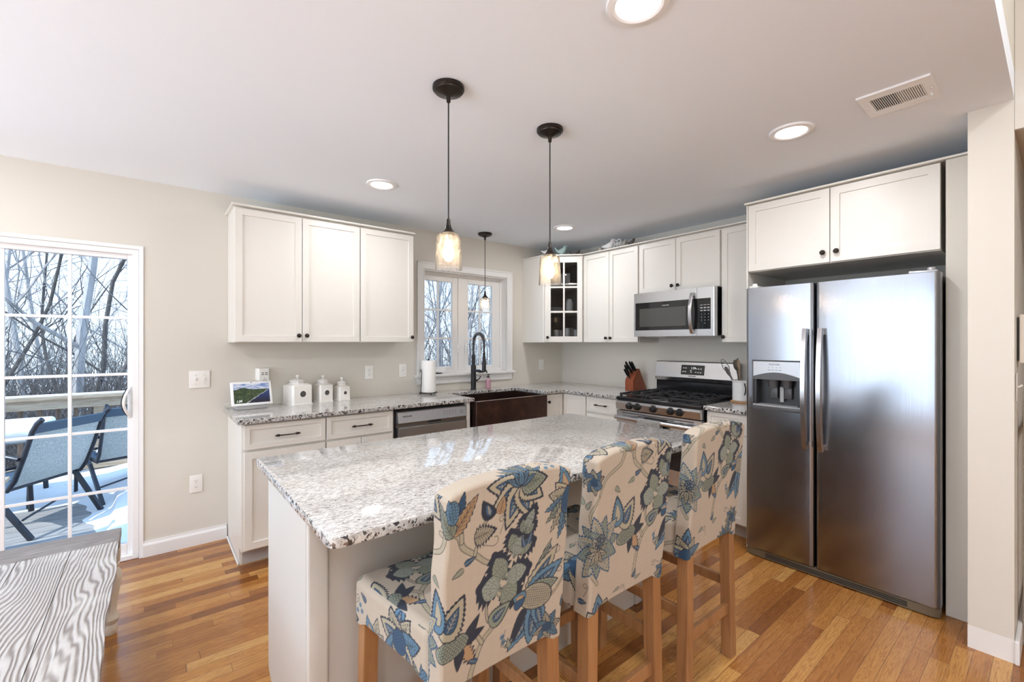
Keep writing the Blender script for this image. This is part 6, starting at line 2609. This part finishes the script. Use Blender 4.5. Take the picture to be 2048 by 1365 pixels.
zs = [UZ0 + 0.0185, UZ0 + 0.3215, UZ0 + 0.6115]
for i, (x, y) in enumerate(((-0.50, -0.27), (-0.42, -0.33), (-0.33, -0.40), (-0.27, -0.47), (-0.43, -0.22), (-0.33, -0.30), (-0.24, -0.38))):
    tumbler('clear drinking glass on the bottom shelf of the glazed corner cabinet', x, y, zs[0], 0.034, 0.115 if i % 2 else 0.135, group='drinking glasses on the bottom shelf of the corner cabinet')
q = B()
q.lathe([(0.034, 0), (0.038, 0.004), (0.038, 0.10), (0.028, 0.120), (0.030, 0.135), (0.027, 0.135), (0.025, 0.12), (0.034, 0.10), (0.034, 0.008), (0, 0.006)], n=24, cap=False)
jr = obj('glass_jar', q, mat('frosted_jar', (0.55, 0.56, 0.56), 0.25, 0, Transmission_Weight=0.5))
jr.location = (-0.325, -0.425, zs[1])
tag(jr, 'clear glass jar on the middle shelf of the glazed corner cabinet', 'jar')
for k in range(5):
    q = B()
    q.lathe([(0, 0), (0.07, 0), (0.10, 0.008), (0.105, 0.012), (0.10, 0.011), (0.068, 0.004), (0, 0.003)], n=32)
    pl = obj('plate', q, mat('grey_plate', (0.32, 0.32, 0.33), 0.3))
    pl.location = (-0.45, -0.30, zs[1] + 0.009 * k)
    tag(pl, 'grey plate in the stack on the middle shelf of the corner cabinet', 'plate', 'plates stacked in the corner cabinet')
q = B()
q.box(-0.05, 0.05, -0.05, 0.05, 0, 0.115, 0.004)
gl = obj('glass_vase', q, mat('smoky_glass', (0.12, 0.12, 0.115), 0.06))
gl.location = (-0.34, -0.38, zs[2])
gl.rotation_euler = (0, 0, 0.75)
tag(gl, 'square smoky glass vase on the top shelf of the corner cabinet', 'vase')
q = B()
q.lathe([(0.03, 0), (0.032, 0.01), (0.012, 0.03), (0.012, 0.10), (0.045, 0.16), (0.042, 0.235), (0.040, 0.235), (0.043, 0.16), (0.010, 0.10)], n=24, cap=False)
gl = obj('pitcher', q, mat('dark_glossy_pitcher', (0.05, 0.05, 0.05), 0.08))
gl.location = (-0.20, -0.47, zs[2])
tag(gl, 'tall dark glossy goblet on the top shelf of the corner cabinet', 'goblet')

# ================================================================== ornaments on top of the cabinets
M_bird_w = mat('white_ornament', (0.72, 0.71, 0.70), 0.5)
M_bird_m = mat('mint_ornament', (0.38, 0.52, 0.50), 0.5)
M_bird_d = mat('dark_ornament', (0.06, 0.05, 0.045), 0.5)
M_bird_g = mat('grey_ornament', (0.33, 0.31, 0.27), 0.6)
TOPZ = UZ1 + 0.0145


def bird(label, x, y, s_, m, rot=0.0, cat='bird figurine', tail_up=0.5):
    t = thing('bird_figurine', label, cat, (x, y, TOPZ), rot, None)
    b = B()
    pts = [Vector((-0.060, 0, 0.030 + 0.035 * tail_up)), Vector((-0.035, 0, 0.032)), Vector((-0.008, 0, 0.030)), Vector((0.015, 0, 0.038)), Vector((0.028, 0, 0.058)), Vector((0.030, 0, 0.072)), Vector((0.036, 0, 0.080))]
    b.tube([p * s_ for p in pts], 0.01, 12, radii=[0.005 * s_, 0.012 * s_, 0.025 * s_, 0.026 * s_, 0.016 * s_, 0.015 * s_, 0.009 * s_])
    b.lathe([(0.022 * s_, 0), (0.018 * s_, 0.006 * s_), (0.008 * s_, 0.012 * s_), (0.008 * s_, 0.022 * s_)], n=14)
    o_ = obj('body', b, m, t)
    b = B()
    b.cyl(Vector((0.040, 0, 0.080)) * s_, Vector((0.058, 0, 0.076)) * s_, 0.005 * s_, 8, 0.0005)
    obj('beak', b, m, t)
    return t


bird('small white bird figurine on the corner cabinet, behind the pendant lamp', -0.565, -0.330, 0.95, M_bird_w, -0.5)
bird('mint green bird figurine with raised tail on the corner cabinet', -0.460, -0.440, 1.15, M_bird_m, -0.7, tail_up=1.0)
bird('small dark bird figurine at the right corner of the glazed cabinet', -0.335, -0.545, 0.65, M_bird_d, -0.8)
bird('tiny brown bird figurine beside the small dark bird on the glazed cabinet', -0.370, -0.500, 0.5, M_bird_d, 2.0)
bird('large white bird figurine on the wall cabinet left of the microwave', -0.27, -0.905, 1.25, M_bird_w, -1.3, tail_up=0.0)
bird('grey and white bird figurine behind the looped wire ornament', -0.27, -1.075, 0.85, M_bird_g, -1.7)
bird('dark bird figurine near the right end of the same wall cabinet', -0.27, -1.165, 0.8, M_bird_d, -1.5)
q = B()
q.sph((0, 0, 0.026), 0.026, 10)
o = obj('ball_ornament', q, M_bird_g)
o.location = (-0.27, -0.795, TOPZ)
tag(o, 'small grey ball ornament on the wall cabinet beside the large white bird', 'ornament')


def wire_orn(label, y, m, lay):
    b = B()
    for (cy, cz, r) in lay:
        b.tube([(0, cy + r * math.cos(2 * PI * i / 16), cz + r * math.sin(2 * PI * i / 16)) for i in range(16)], 0.0042, 6, closed=True)
    o = obj('wire_ornament', b, m)
    o.location = (-0.27, y, TOPZ)
    tag(o, label, 'ornament')


wire_orn('white looped ornament between two bird figurines on the wall cabinet', -1.000, M_bird_w, [(0.020, 0.024, 0.020), (-0.020, 0.024, 0.020), (0.016, 0.062, 0.020), (-0.022, 0.066, 0.022)])
wire_orn('low grey looped wire ornament at the microwave end of the wall cabinet', -1.235, M_bird_g, [(0.03, 0.018, 0.014), (0.0, 0.022, 0.018), (-0.03, 0.016, 0.012)])

# ================================================================== farmhouse bench, lower left
t = thing('wooden_bench', 'weathered rough-grained wooden bench table with turned white legs', 'bench table', (-4.35, -1.70, 0))
bx0, bx1, by0, by1, bz = -4.83, -3.869, -2.70, -0.775, 0.46
b = B()
ntop = 6
b.box(bx0, bx1, by1 - 0.19, by1, bz - 0.038, bz, 0.004, 2)
obj('breadboard_end', b, M_plank2, t, smooth=False, world=True)
wpl = (bx1 - bx0) / ntop
rj = random.Random(5)
for k in range(ntop):
    b = B()
    x0, x1 = bx0 + k * wpl + 0.0012, bx0 + (k + 1) * wpl - 0.0012
    tb = bmesh.new()
    ys = np.linspace(by0, by1 - 0.1925, 42)
    vs = []
    for y in ys:
        wob = 0.0035 * math.sin(y * 9 + 1) + 0.002 * math.sin(y * 23) if k == ntop - 1 else 0
        vs.append((x1 + wob, y))
    poly_ = [(x0, ys[0])] + vs + [(x0, ys[-1])]
    b.prism(poly_, bz - 0.038, bz - 0.0005 * (k % 2), bev=0.0)
    obj('plank', b, M_plank1, t, smooth=False, world=True)
b = B()
for q in ((bx0 + 0.05, bx0 + 0.072, by0 + 0.1, by1 - 0.1), (bx1 - 0.102, bx1 - 0.080, by0 + 0.1, by1 - 0.1), (bx0 + 0.072, bx1 - 0.102, by0 + 0.1, by0 + 0.122), (bx0 + 0.072, bx1 - 0.102, by1 - 0.122, by1 - 0.1)):
    b.box(q[0], q[1], q[2], q[3], bz - 0.115, bz - 0.0385)
M_cream = mat('cream_paint', (0.62, 0.55, 0.45), 0.5)
obj('apron', b, M_cream, t, smooth=False, world=True)
for lx, ly in ((bx1 - 0.036, by1 - 0.105), (bx0 + 0.085, by1 - 0.105), (bx1 - 0.036, by0 + 0.085), (bx0 + 0.085, by0 + 0.085)):
    b = B()
    b.lathe([(0.020, 0.001), (0.026, 0.012), (0.028, 0.03), (0.022, 0.05), (0.030, 0.062), (0.034, 0.075), (0.028, 0.09), (0.022, 0.105), (0.026, 0.15), (0.036, 0.22), (0.042, 0.26), (0.040, 0.29), (0.026, 0.31), (0.034, 0.325), (0.026, 0.338), (0.036, 0.345)], c=(lx, ly, 0), n=24)
    b.box(lx - 0.036, lx + 0.036, ly - 0.036, ly + 0.036, 0.345, bz - 0.0385, 0.003)
    obj('leg', b, M_cream, t, world=True)

# ================================================================== hallway things at the right edge
t = thing('thermostat_box', 'white box mounted on the hall wall beyond the wall end', 'wall box', (-0.70, -3.5705, 1.28))
b = B()
b.box(-0.045, 0.045, -0.007, -0.0005, 0.01, 0.205, 0.001)
obj('backing', b, M_dark, t, smooth=False)
b = B()
b.box(-0.050, 0.050, -0.030, -0.0075, 0.0, 0.217, 0.004)
obj('cover', b, mat('hall_plastic', (0.72, 0.66, 0.58), 0.5), t, smooth=False)
t = thing('light_switch', 'toggle light switch on the hall wall under the white box', 'light switch', (-0.78, -3.5705, 1.175))
b = B()
b.box(-0.035, 0.035, -0.004, -0.0005, -0.062, 0.062, 0.002)
p_ = obj('plate', b, M_plastic, t)
b = B()
b.tube([(0, -0.004, 0.0), (0, -0.012, 0.003), (0, -0.018, 0.010)], 0.004, 8)
obj('toggle', b, M_plastic, p_)
t = thing('folded_gate', 'narrow tan folded gate standing along the hall wall', 'gate', (-0.68, -3.5705, 0))
M_ht = mat('hall_tan', (0.40, 0.33, 0.26), 0.6)
for x in (0.0, 0.42):
    b = B()
    b.box(x - 0.012, x + 0.012, -0.032, -0.0165, 0.001, 1.09, 0.003)
    obj('post', b, M_ht, t, smooth=False)
for z in (0.12, 0.95):
    b = B()
    b.box(0.0125, 0.4075, -0.030, -0.0175, z, z + 0.04)
    obj('rail', b, M_ht, t, smooth=False)
b = B()
b.box(0.55, 0.64, -3.592, -3.5705, 0.1, 2.1, 0.004)
b.box(0.64, 1.45, -3.585, -3.5705, 0.005, 2.05)
b.box(1.45, 1.54, -3.592, -3.5705, 0.1, 2.1, 0.004)
b.box(0.55, 1.54, -3.592, -3.5705, 2.1, 2.19, 0.004)
struct('door_2', b, mat('hall_door_wood', (0.34, 0.25, 0.17), 0.5), label='brown hall door seen edge-on')

# ================================================================== outside: deck, chairs, forest
DZ = -0.10
b = B()
b.box(-9.0, -2.6, 0.145, 3.16, DZ - 0.03, DZ - 0.006)
b.box(-9.0, -2.6, 0.145, 0.17, DZ - 0.3, DZ - 0.03)
b.box(-9.0, -2.6, 3.10, 3.15, DZ - 0.3, DZ - 0.03)
dk = struct('deck_base', b, M_deckwood)
b = B()
k = 0
y = 0.16
while y < 3.12:
    b.box(-9.0, -2.6, y, y + 0.134, DZ - 0.005, DZ, 0.0)
    y += 0.141
struct('deck_boards', b, M_deckwood)

# snow cover with melted gaps (a height field over the deck)
rs = random.Random(11)


def snow_field(name, x0, x1, y0, y1, n, hfun, label):
    bm = bmesh.new()
    nx_, ny_ = n
    V = {}
    for i in range(nx_ + 1):
        for j in range(ny_ + 1):
            x = x0 + (x1 - x0) * i / nx_
            y = y0 + (y1 - y0) * j / ny_
            h = hfun(x, y)
            V[i, j] = (bm.verts.new((x, y, DZ + h)), h)
    for i in range(nx_):
        for j in range(ny_):
            q = [V[i, j], V[i + 1, j], V[i + 1, j + 1], V[i, j + 1]]
            if max(h for _, h in q) > -0.004:
                bm.faces.new([v for v, _ in q])
    b = B()
    b.bm = bm
    o = obj(name, b, M_snow, None, True)
    return tag(o, label, 'snow', kind='stuff')


from mathutils import noise as mn


def hsnow(x, y):
    h = 0.035 * (mn.noise(Vector((x * 1.1, y * 2.2, 3.1))) + 0.5 * mn.noise(Vector((x * 4, y * 5, 1.0)))) - 0.006
    # deep drift along the right side and near the door
    h += 0.11 * max(0, min(1, (x + 4.40) / 0.6)) * max(0, min(1, 1.6 - y * 0.35))
    h += 0.05 * max(0, min(1, (0.62 - y) / 0.3))
    h += 0.05 * max(0, min(1, (y - 2.05) / 0.3))
    # bare strip in the middle
    if y < 2.0 and x < -4.0:
        h -= 0.035 * max(0, min(1, (y - 0.55) / 0.25))
    return max(h, -0.012)


snow_field('deck_snow', -7.0, -2.7, 0.16, 3.10, (150, 110), hsnow, 'white snow lying in drifts over the wooden deck')

# railing
t = thing('deck_railing', 'weathered wooden deck railing with snow on its cap', 'railing', (-5.0, 3.05, DZ))
b = B()
b.box(-9, -2.6, 2.985, 3.125, 0.765, 0.800, 0.004)
obj('cap_rail', b, M_railwood, t, smooth=False, world=True)
b = B()
b.box(-9, -2.6, 3.010, 3.048, 0.668, 0.764)
obj('top_rail', b, M_railwood, t, smooth=False, world=True)
b = B()
b.box(-9, -2.6, 3.012, 3.046, DZ + 0.09, DZ + 0.17)
obj('bottom_rail', b, M_railwood, t, smooth=False, world=True)
for px in (-8.2, -6.2, -4.20, -2.75):
    b = B()
    b.box(px - 0.045, px + 0.045, 3.050, 3.140, DZ - 0.3, 0.764, 0.003)
    obj('post', b, M_railwood, t, smooth=False, world=True)
x = -7.4
while x < -2.75:
    if abs(x + 4.20) > 0.06 and abs(x + 6.2) > 0.06:
        b = B()
        b.box(x - 0.018, x + 0.018, 3.0485, 3.086, DZ + 0.02, 0.764)
        obj('baluster', b, M_balwood, t, smooth=False, world=True)
    x += 0.137
b = B()
b.box(-9, -2.6, 2.99, 3.12, 0.8005, 0.818, 0.008, 3)
tag(obj('rail_snow', b, M_snow), 'thin strip of snow on top of the deck railing', 'snow', kind='stuff')


def patio_chair(label, loc, rot, snow=False, seat_h=0.385):
    """sling chair, local: faces +y, back at -y"""
    t = thing('patio_chair', label, 'patio chair', loc, rot, 'sling patio chairs on the deck')
    W2 = 0.285
    B0, B1 = Vector((0, -0.20, seat_h - 0.02)), Vector((0, -0.50, 0.98))
    for s_ in (-1, 1):
        b = B()
        b.tube([(s_ * W2, 0.27, seat_h + 0.02), (s_ * W2, 0.0, seat_h - 0.02), (s_ * W2, -0.22, seat_h - 0.02), (s_ * W2, -0.27, seat_h + 0.05), (s_ * W2, -0.34, 0.62), (s_ * W2, -0.40, 0.80), (s_ * W2, -0.435, 0.86), (s_ * (W2 - 0.0), -0.475, 0.895)], 0.017, 10, flat=(1.2, 0.8))
        obj('side_frame', b, M_patioframe, t)
        b = B()
        b.tube([(s_ * (W2 + 0.035), 0.26, 0.002), (s_ * (W2 + 0.035), 0.25, 0.35), (s_ * (W2 + 0.035), 0.22, 0.60), (s_ * (W2 + 0.035), 0.16, 0.635), (s_ * (W2 + 0.035), 0.0, 0.64), (s_ * (W2 + 0.03), -0.25, 0.62), (s_ * (W2 + 0.02), -0.32, 0.60)], 0.015, 10)
        obj('front_leg', b, M_patioframe, t)
        b = B()
        b.tube([(s_ * (W2 + 0.030), 0.05, 0.40), (s_ * (W2 + 0.032), -0.15, 0.33), (s_ * (W2 + 0.005), -0.40, 0.002)], 0.019, 4, flat=(1.3, 0.9))
        obj('rear_leg', b, M_patioframe, t, smooth=False)
    b = B()
    b.tube([(-W2, -0.19, seat_h - 0.03), (W2, -0.19, seat_h - 0.03)], 0.012, 8)
    b.tube([(-W2 - 0.03, -0.36, 0.155), (0, -0.30, 0.20), (W2 + 0.03, -0.36, 0.155)], 0.008, 8)
    b.tube([(-W2, 0.26, seat_h + 0.015), (W2, 0.26, seat_h + 0.015)], 0.012, 8)
    obj('crossbar', b, M_patioframe, t)
    # slings
    b = B()
    tb = bmesh.new()
    prof = [(-0.225, seat_h - 0.01), (-0.27, seat_h + 0.06), (-0.305, 0.53), (-0.338, 0.62), (-0.368, 0.71), (-0.398, 0.80)]
    L_, R2 = [], []
    for y, z in prof:
        L_.append(tb.verts.new((-W2 + 0.012, y, z)))
        R2.append(tb.verts.new((W2 - 0.012, y, z)))
    for i in range(len(prof) - 1):
        tb.faces.new((L_[i], R2[i], R2[i + 1], L_[i + 1]))
    bmesh.ops.recalc_face_normals(tb, faces=tb.faces)
    bmesh.ops.solidify(tb, geom=list(tb.faces), thickness=0.004)
    b._merge(tb)
    bs = obj('back_sling', b, M_sling, t)
    b = B()
    tb = bmesh.new()
    prof = [(-0.393, 0.79), (-0.415, 0.835), (-0.437, 0.865)]
    L_ = [tb.verts.new((-W2 + 0.008, y - 0.003, z)) for y, z in prof]
    R2 = [tb.verts.new((W2 - 0.008, y - 0.003, z)) for y, z in prof]
    for i in range(2):
        tb.faces.new((L_[i], R2[i], R2[i + 1], L_[i + 1]))
    bmesh.ops.recalc_face_normals(tb, faces=tb.faces)
    bmesh.ops.solidify(tb, geom=list(tb.faces), thickness=0.012)
    b._merge(tb)
    obj('head_band', b, M_slingdark, t)
    b = B()
    b.box(-W2 + 0.012, W2 - 0.012, -0.20, 0.26, seat_h - 0.012, seat_h - 0.006)
    obj('seat_sling', b, M_slingdark, t, smooth=False)
    if snow:
        b = B()
        b.sph((0, 0.03, seat_h + 0.018), 0.2, 14, (1.15, 1.05, 0.22))
        o = obj('seat_snow', b, M_snow)
        o.matrix_world = Matrix.Translation(loc) @ Matrix.Rotation(rot, 4, 'Z')
        tag(o, 'rounded snow patch on the seat of the far patio chair', 'snow', kind='stuff')
    return t


A1 = math.radians(52)
patio_chair('blue-grey sling patio chair seen from behind, nearest the glass door', (-4.58, 1.60, DZ + 0.004), A1)
patio_chair('blue-grey sling patio chair beyond, with snow on its seat', (-3.93, 2.14, DZ + 0.02), math.radians(18), True)
t = thing('patio_table', 'patio table on the deck with its top buried in snow', 'patio table', (-5.10, 2.25, DZ + 0.02))
b = B()
b.box(-0.62, 0.62, -0.42, 0.42, 0.60, 0.625, 0.01)
obj('table_top', b, mat('table_grey', (0.30, 0.33, 0.35), 0.4), t)
for sx in (-0.52, 0.52):
    for sy in (-0.34, 0.34):
        b = B()
        b.tube([(sx * 1.05, sy * 1.05, 0), (sx, sy, 0.60)], 0.02, 8)
        obj('leg', b, M_patioframe, t)
b = B()
b.box(-0.61, 0.61, -0.41, 0.41, 0.6255, 0.72, 0.035, 5)
o = obj('table_snow', b, M_snow)
o.location = (-5.10, 2.25, DZ + 0.02)
tag(o, 'thick block of snow on the patio table', 'snow', kind='stuff')

# wooden lounge chair whose arm reaches into the picture at the left edge
t = thing('deck_lounge_chair', 'weathered wooden deck chair, only its arm showing at the left edge', 'deck chair', (-4.95, 0.88, DZ + 0.03))
b = B()
b.box(-0.45, 0.43, -0.06, 0.06, 0.480, 0.505, 0.004)
obj('armrest', b, M_railwood, t, smooth=False)
for x in (-0.38, 0.36):
    b = B()
    b.box(x - 0.04, x + 0.04, -0.012, 0.012, 0.0, 0.479, 0.002)
    obj('leg', b, M_balwood, t, smooth=False)
b = B()
b.box(-0.40, 0.34, -0.70, -0.02, 0.24, 0.265, 0.003)
obj('seat', b, M_railwood, t, smooth=False)
b = B()
b.box(-0.45, 0.43, -0.78, -0.66, 0.480, 0.505, 0.004)
b.box(-0.42, -0.34, -0.732, -0.708, 0.0, 0.479)
b.box(0.32, 0.40, -0.732, -0.708, 0.0, 0.479)
b.box(-0.46, -0.435, -0.68, -0.04, 0.20, 0.95, 0.003)
obj('frame', b, M_railwood, t, smooth=False)

# ground beyond
def gh(x, y):
    base_ = -1.3 - 0.055 * max(0, y - 3) * 1.0
    base_ = max(base_, -3.6)
    return base_ + 0.35 * mn.noise(Vector((x * 0.15, y * 0.15, 0)))


bm = bmesh.new()
V = {}
for i in range(61):
    for j in range(51):
        x = -45 + 1.6 * i * 1.0
        y = 0.0 + 1.7 * j
        V[i, j] = bm.verts.new((x, y, gh(x, y)))
for i in range(60):
    for j in range(50):
        bm.faces.new((V[i, j], V[i + 1, j], V[i + 1, j + 1], V[i, j + 1]))
b = B()
b.bm = bm
struct('ground', b, M_ground, smooth=True)


# trees ---------------------------------------------------------------
def tree_mesh(seed, H=11.0, r0=0.16, levels=4, lean=0.0, fork=0.3):
    rr = random.Random(seed)
    V, F = [], []

    def tube(pts, rads, n):
        base_ = len(V)
        for k, (p, r) in enumerate(zip(pts, rads)):
            d = (pts[min(k + 1, len(pts) - 1)] - pts[max(k - 1, 0)]).normalized()
            e1 = d.orthogonal().normalized()
            e2 = d.cross(e1)
            for a in range(n):
                t = 2 * PI * a / n
                V.append(p + e1 * (r * math.cos(t)) + e2 * (r * math.sin(t)))
        for k in range(len(pts) - 1):
            for a in range(n):
                i0 = base_ + k * n + a
                i1 = base_ + k * n + (a + 1) % n
                F.append((i0, i1, i1 + n, i0 + n))

    def grow(p, d, L, r, lvl):
        segs = {0: 12, 1: 8, 2: 5, 3: 4}.get(lvl, 3)
        pts, rads = [p.copy()], [r]
        dd = d.normalized()
        for k in range(segs):
            wob = {0: 0.10, 1: 0.20, 2: 0.25}.get(lvl, 0.30)
            dd = (dd + Vector((rr.gauss(0, wob), rr.gauss(0, wob), rr.gauss(0, wob * 0.6) + (0.06 if lvl else 0.03)))).normalized()
            pts.append(pts[-1] + dd * (L / segs))
            rads.append(r * (1 - 0.80 * (k + 1) / segs))
        tube(pts, rads, {0: 7, 1: 5, 2: 4}.get(lvl, 3))
        if lvl >= levels:
            return
        nb = {0: 12, 1: 7, 2: 5, 3: 3}[lvl]
        for i in range(nb):
            u = rr.uniform(0.22 if lvl == 0 else 0.15, 0.98)
            k = min(int(u * segs), segs - 1)
            q = pts[k].lerp(pts[k + 1], u * segs - k)
            az = rr.uniform(0, 2 * PI)
            ax_ = (pts[k + 1] - pts[k]).normalized()
            e1 = ax_.orthogonal().normalized()
            e2 = ax_.cross(e1)
            sp = rr.uniform(0.5, 1.05)
            nd = ax_ * math.cos(sp) + (e1 * math.cos(az) + e2 * math.sin(az)) * math.sin(sp)
            grow(q, nd, L * rr.uniform(0.32, 0.60) * (1 - 0.35 * u), rads[k] * rr.uniform(0.30, 0.50), lvl + 1)

    grow(Vector((0, 0, -0.3)), Vector((lean, 0, 1)), H, r0, 0)
    me = bpy.data.meshes.new('tree')
    me.from_pydata([v[:] for v in V], [], F)
    me.update()
    return me


t_src = [(tree_mesh(3, 11, 0.060), M_bark_dark), (tree_mesh(7, 12.5, 0.075), M_bark_grey), (tree_mesh(12, 10, 0.050, lean=0.25), M_bark_dark), (tree_mesh(21, 13, 0.085), M_bark_pale), (tree_mesh(33, 9.5, 0.048, lean=-0.2), M_bark_grey)]
tr = random.Random(2)
spots = []
# through the sliding door (fan to the far left) and through the window
for dist in np.concatenate([np.linspace(6.0, 14, 13), np.linspace(14, 46, 26)]):
    for lo, hi in ((-22, 3), (-22, 3), (25, 40), (25, 40)):
        az = math.radians(tr.uniform(lo, hi))
        R_d = 3.7 + dist
        x = -3.76 + R_d * math.tan(az)
        y = -3.70 + R_d + tr.uniform(-0.5, 0.5)
        if y > 5.0 and (all((x - a) ** 2 + (y - c) ** 2 > 1.6 for a, c in spots)):
            spots.append((x, y))
KIND = ['thin dark bare tree in the woods behind the deck', 'grey bare tree in the woods behind the deck', 'slender leaning dark bare tree in the woods behind the deck', 'stout pale-barked bare tree in the woods behind the deck', 'small leaning grey bare tree in the woods behind the deck']
for i, (x, y) in enumerate(spots):
    k = i % 5
    me, mt = t_src[k]
    if not me.materials:
        me.materials.append(mt)
    o = bpy.data.objects.new('bare_tree', me)
    COL.objects.link(o)
    s_ = tr.uniform(0.75, 1.15)
    o.location = (x, y, gh(x, y))
    o.rotation_euler = (0, 0, tr.uniform(0, 2 * PI))
    o.scale = (s_, s_, s_)
    tag(o, KIND[k], 'tree', 'bare winter trees beyond the deck')

# brush: thin tangled stems between the trunks
V, F = [], []
br = random.Random(9)
for i in range(9500):
    if i % 3:
        az = math.radians(br.uniform(-26, 8))
    else:
        az = math.radians(br.uniform(20, 44))
    R_d = br.uniform(9.0, 48) if i % 2 else br.uniform(8.6, 20)
    p = Vector((-3.76 + R_d * math.tan(az), -3.70 + R_d, 0))
    p.z = gh(p.x, p.y) - 0.1
    d = Vector((br.gauss(0, 0.45), br.gauss(0, 0.45), 1)).normalized()
    L = br.uniform(1.5, 4.2) if R_d < 20 else br.uniform(2.5, 7.5)
    r = br.uniform(0.004, 0.013) * (1 + R_d * 0.02)
    pts = [p]
    for k in range(4):
        d = (d + Vector((br.gauss(0, 0.25), br.gauss(0, 0.25), br.gauss(0, 0.15)))).normalized()
        pts.append(pts[-1] + d * L / 4)
    b0 = len(V)
    for k, q in enumerate(pts):
        for a in range(3):
            tt = 2 * PI * a / 3
            rr_ = r * (1 - 0.2 * k)
            V.append((q.x + rr_ * math.cos(tt), q.y + rr_ * math.sin(tt), q.z))
    for k in range(4):
        for a in range(3):
            F.append((b0 + k * 3 + a, b0 + k * 3 + (a + 1) % 3, b0 + (k + 1) * 3 + (a + 1) % 3, b0 + (k + 1) * 3 + a))
me = bpy.data.meshes.new('undergrowth')
me.from_pydata(V, [], F)
me.update()
me.materials.append(tree_bark('brush_bark', (0.08, 0.068, 0.062), (0.24, 0.21, 0.19)))
o = bpy.data.objects.new('undergrowth', me)
COL.objects.link(o)
tag(o, 'tangle of thin bare brush between the winter trees', 'undergrowth', kind='stuff')
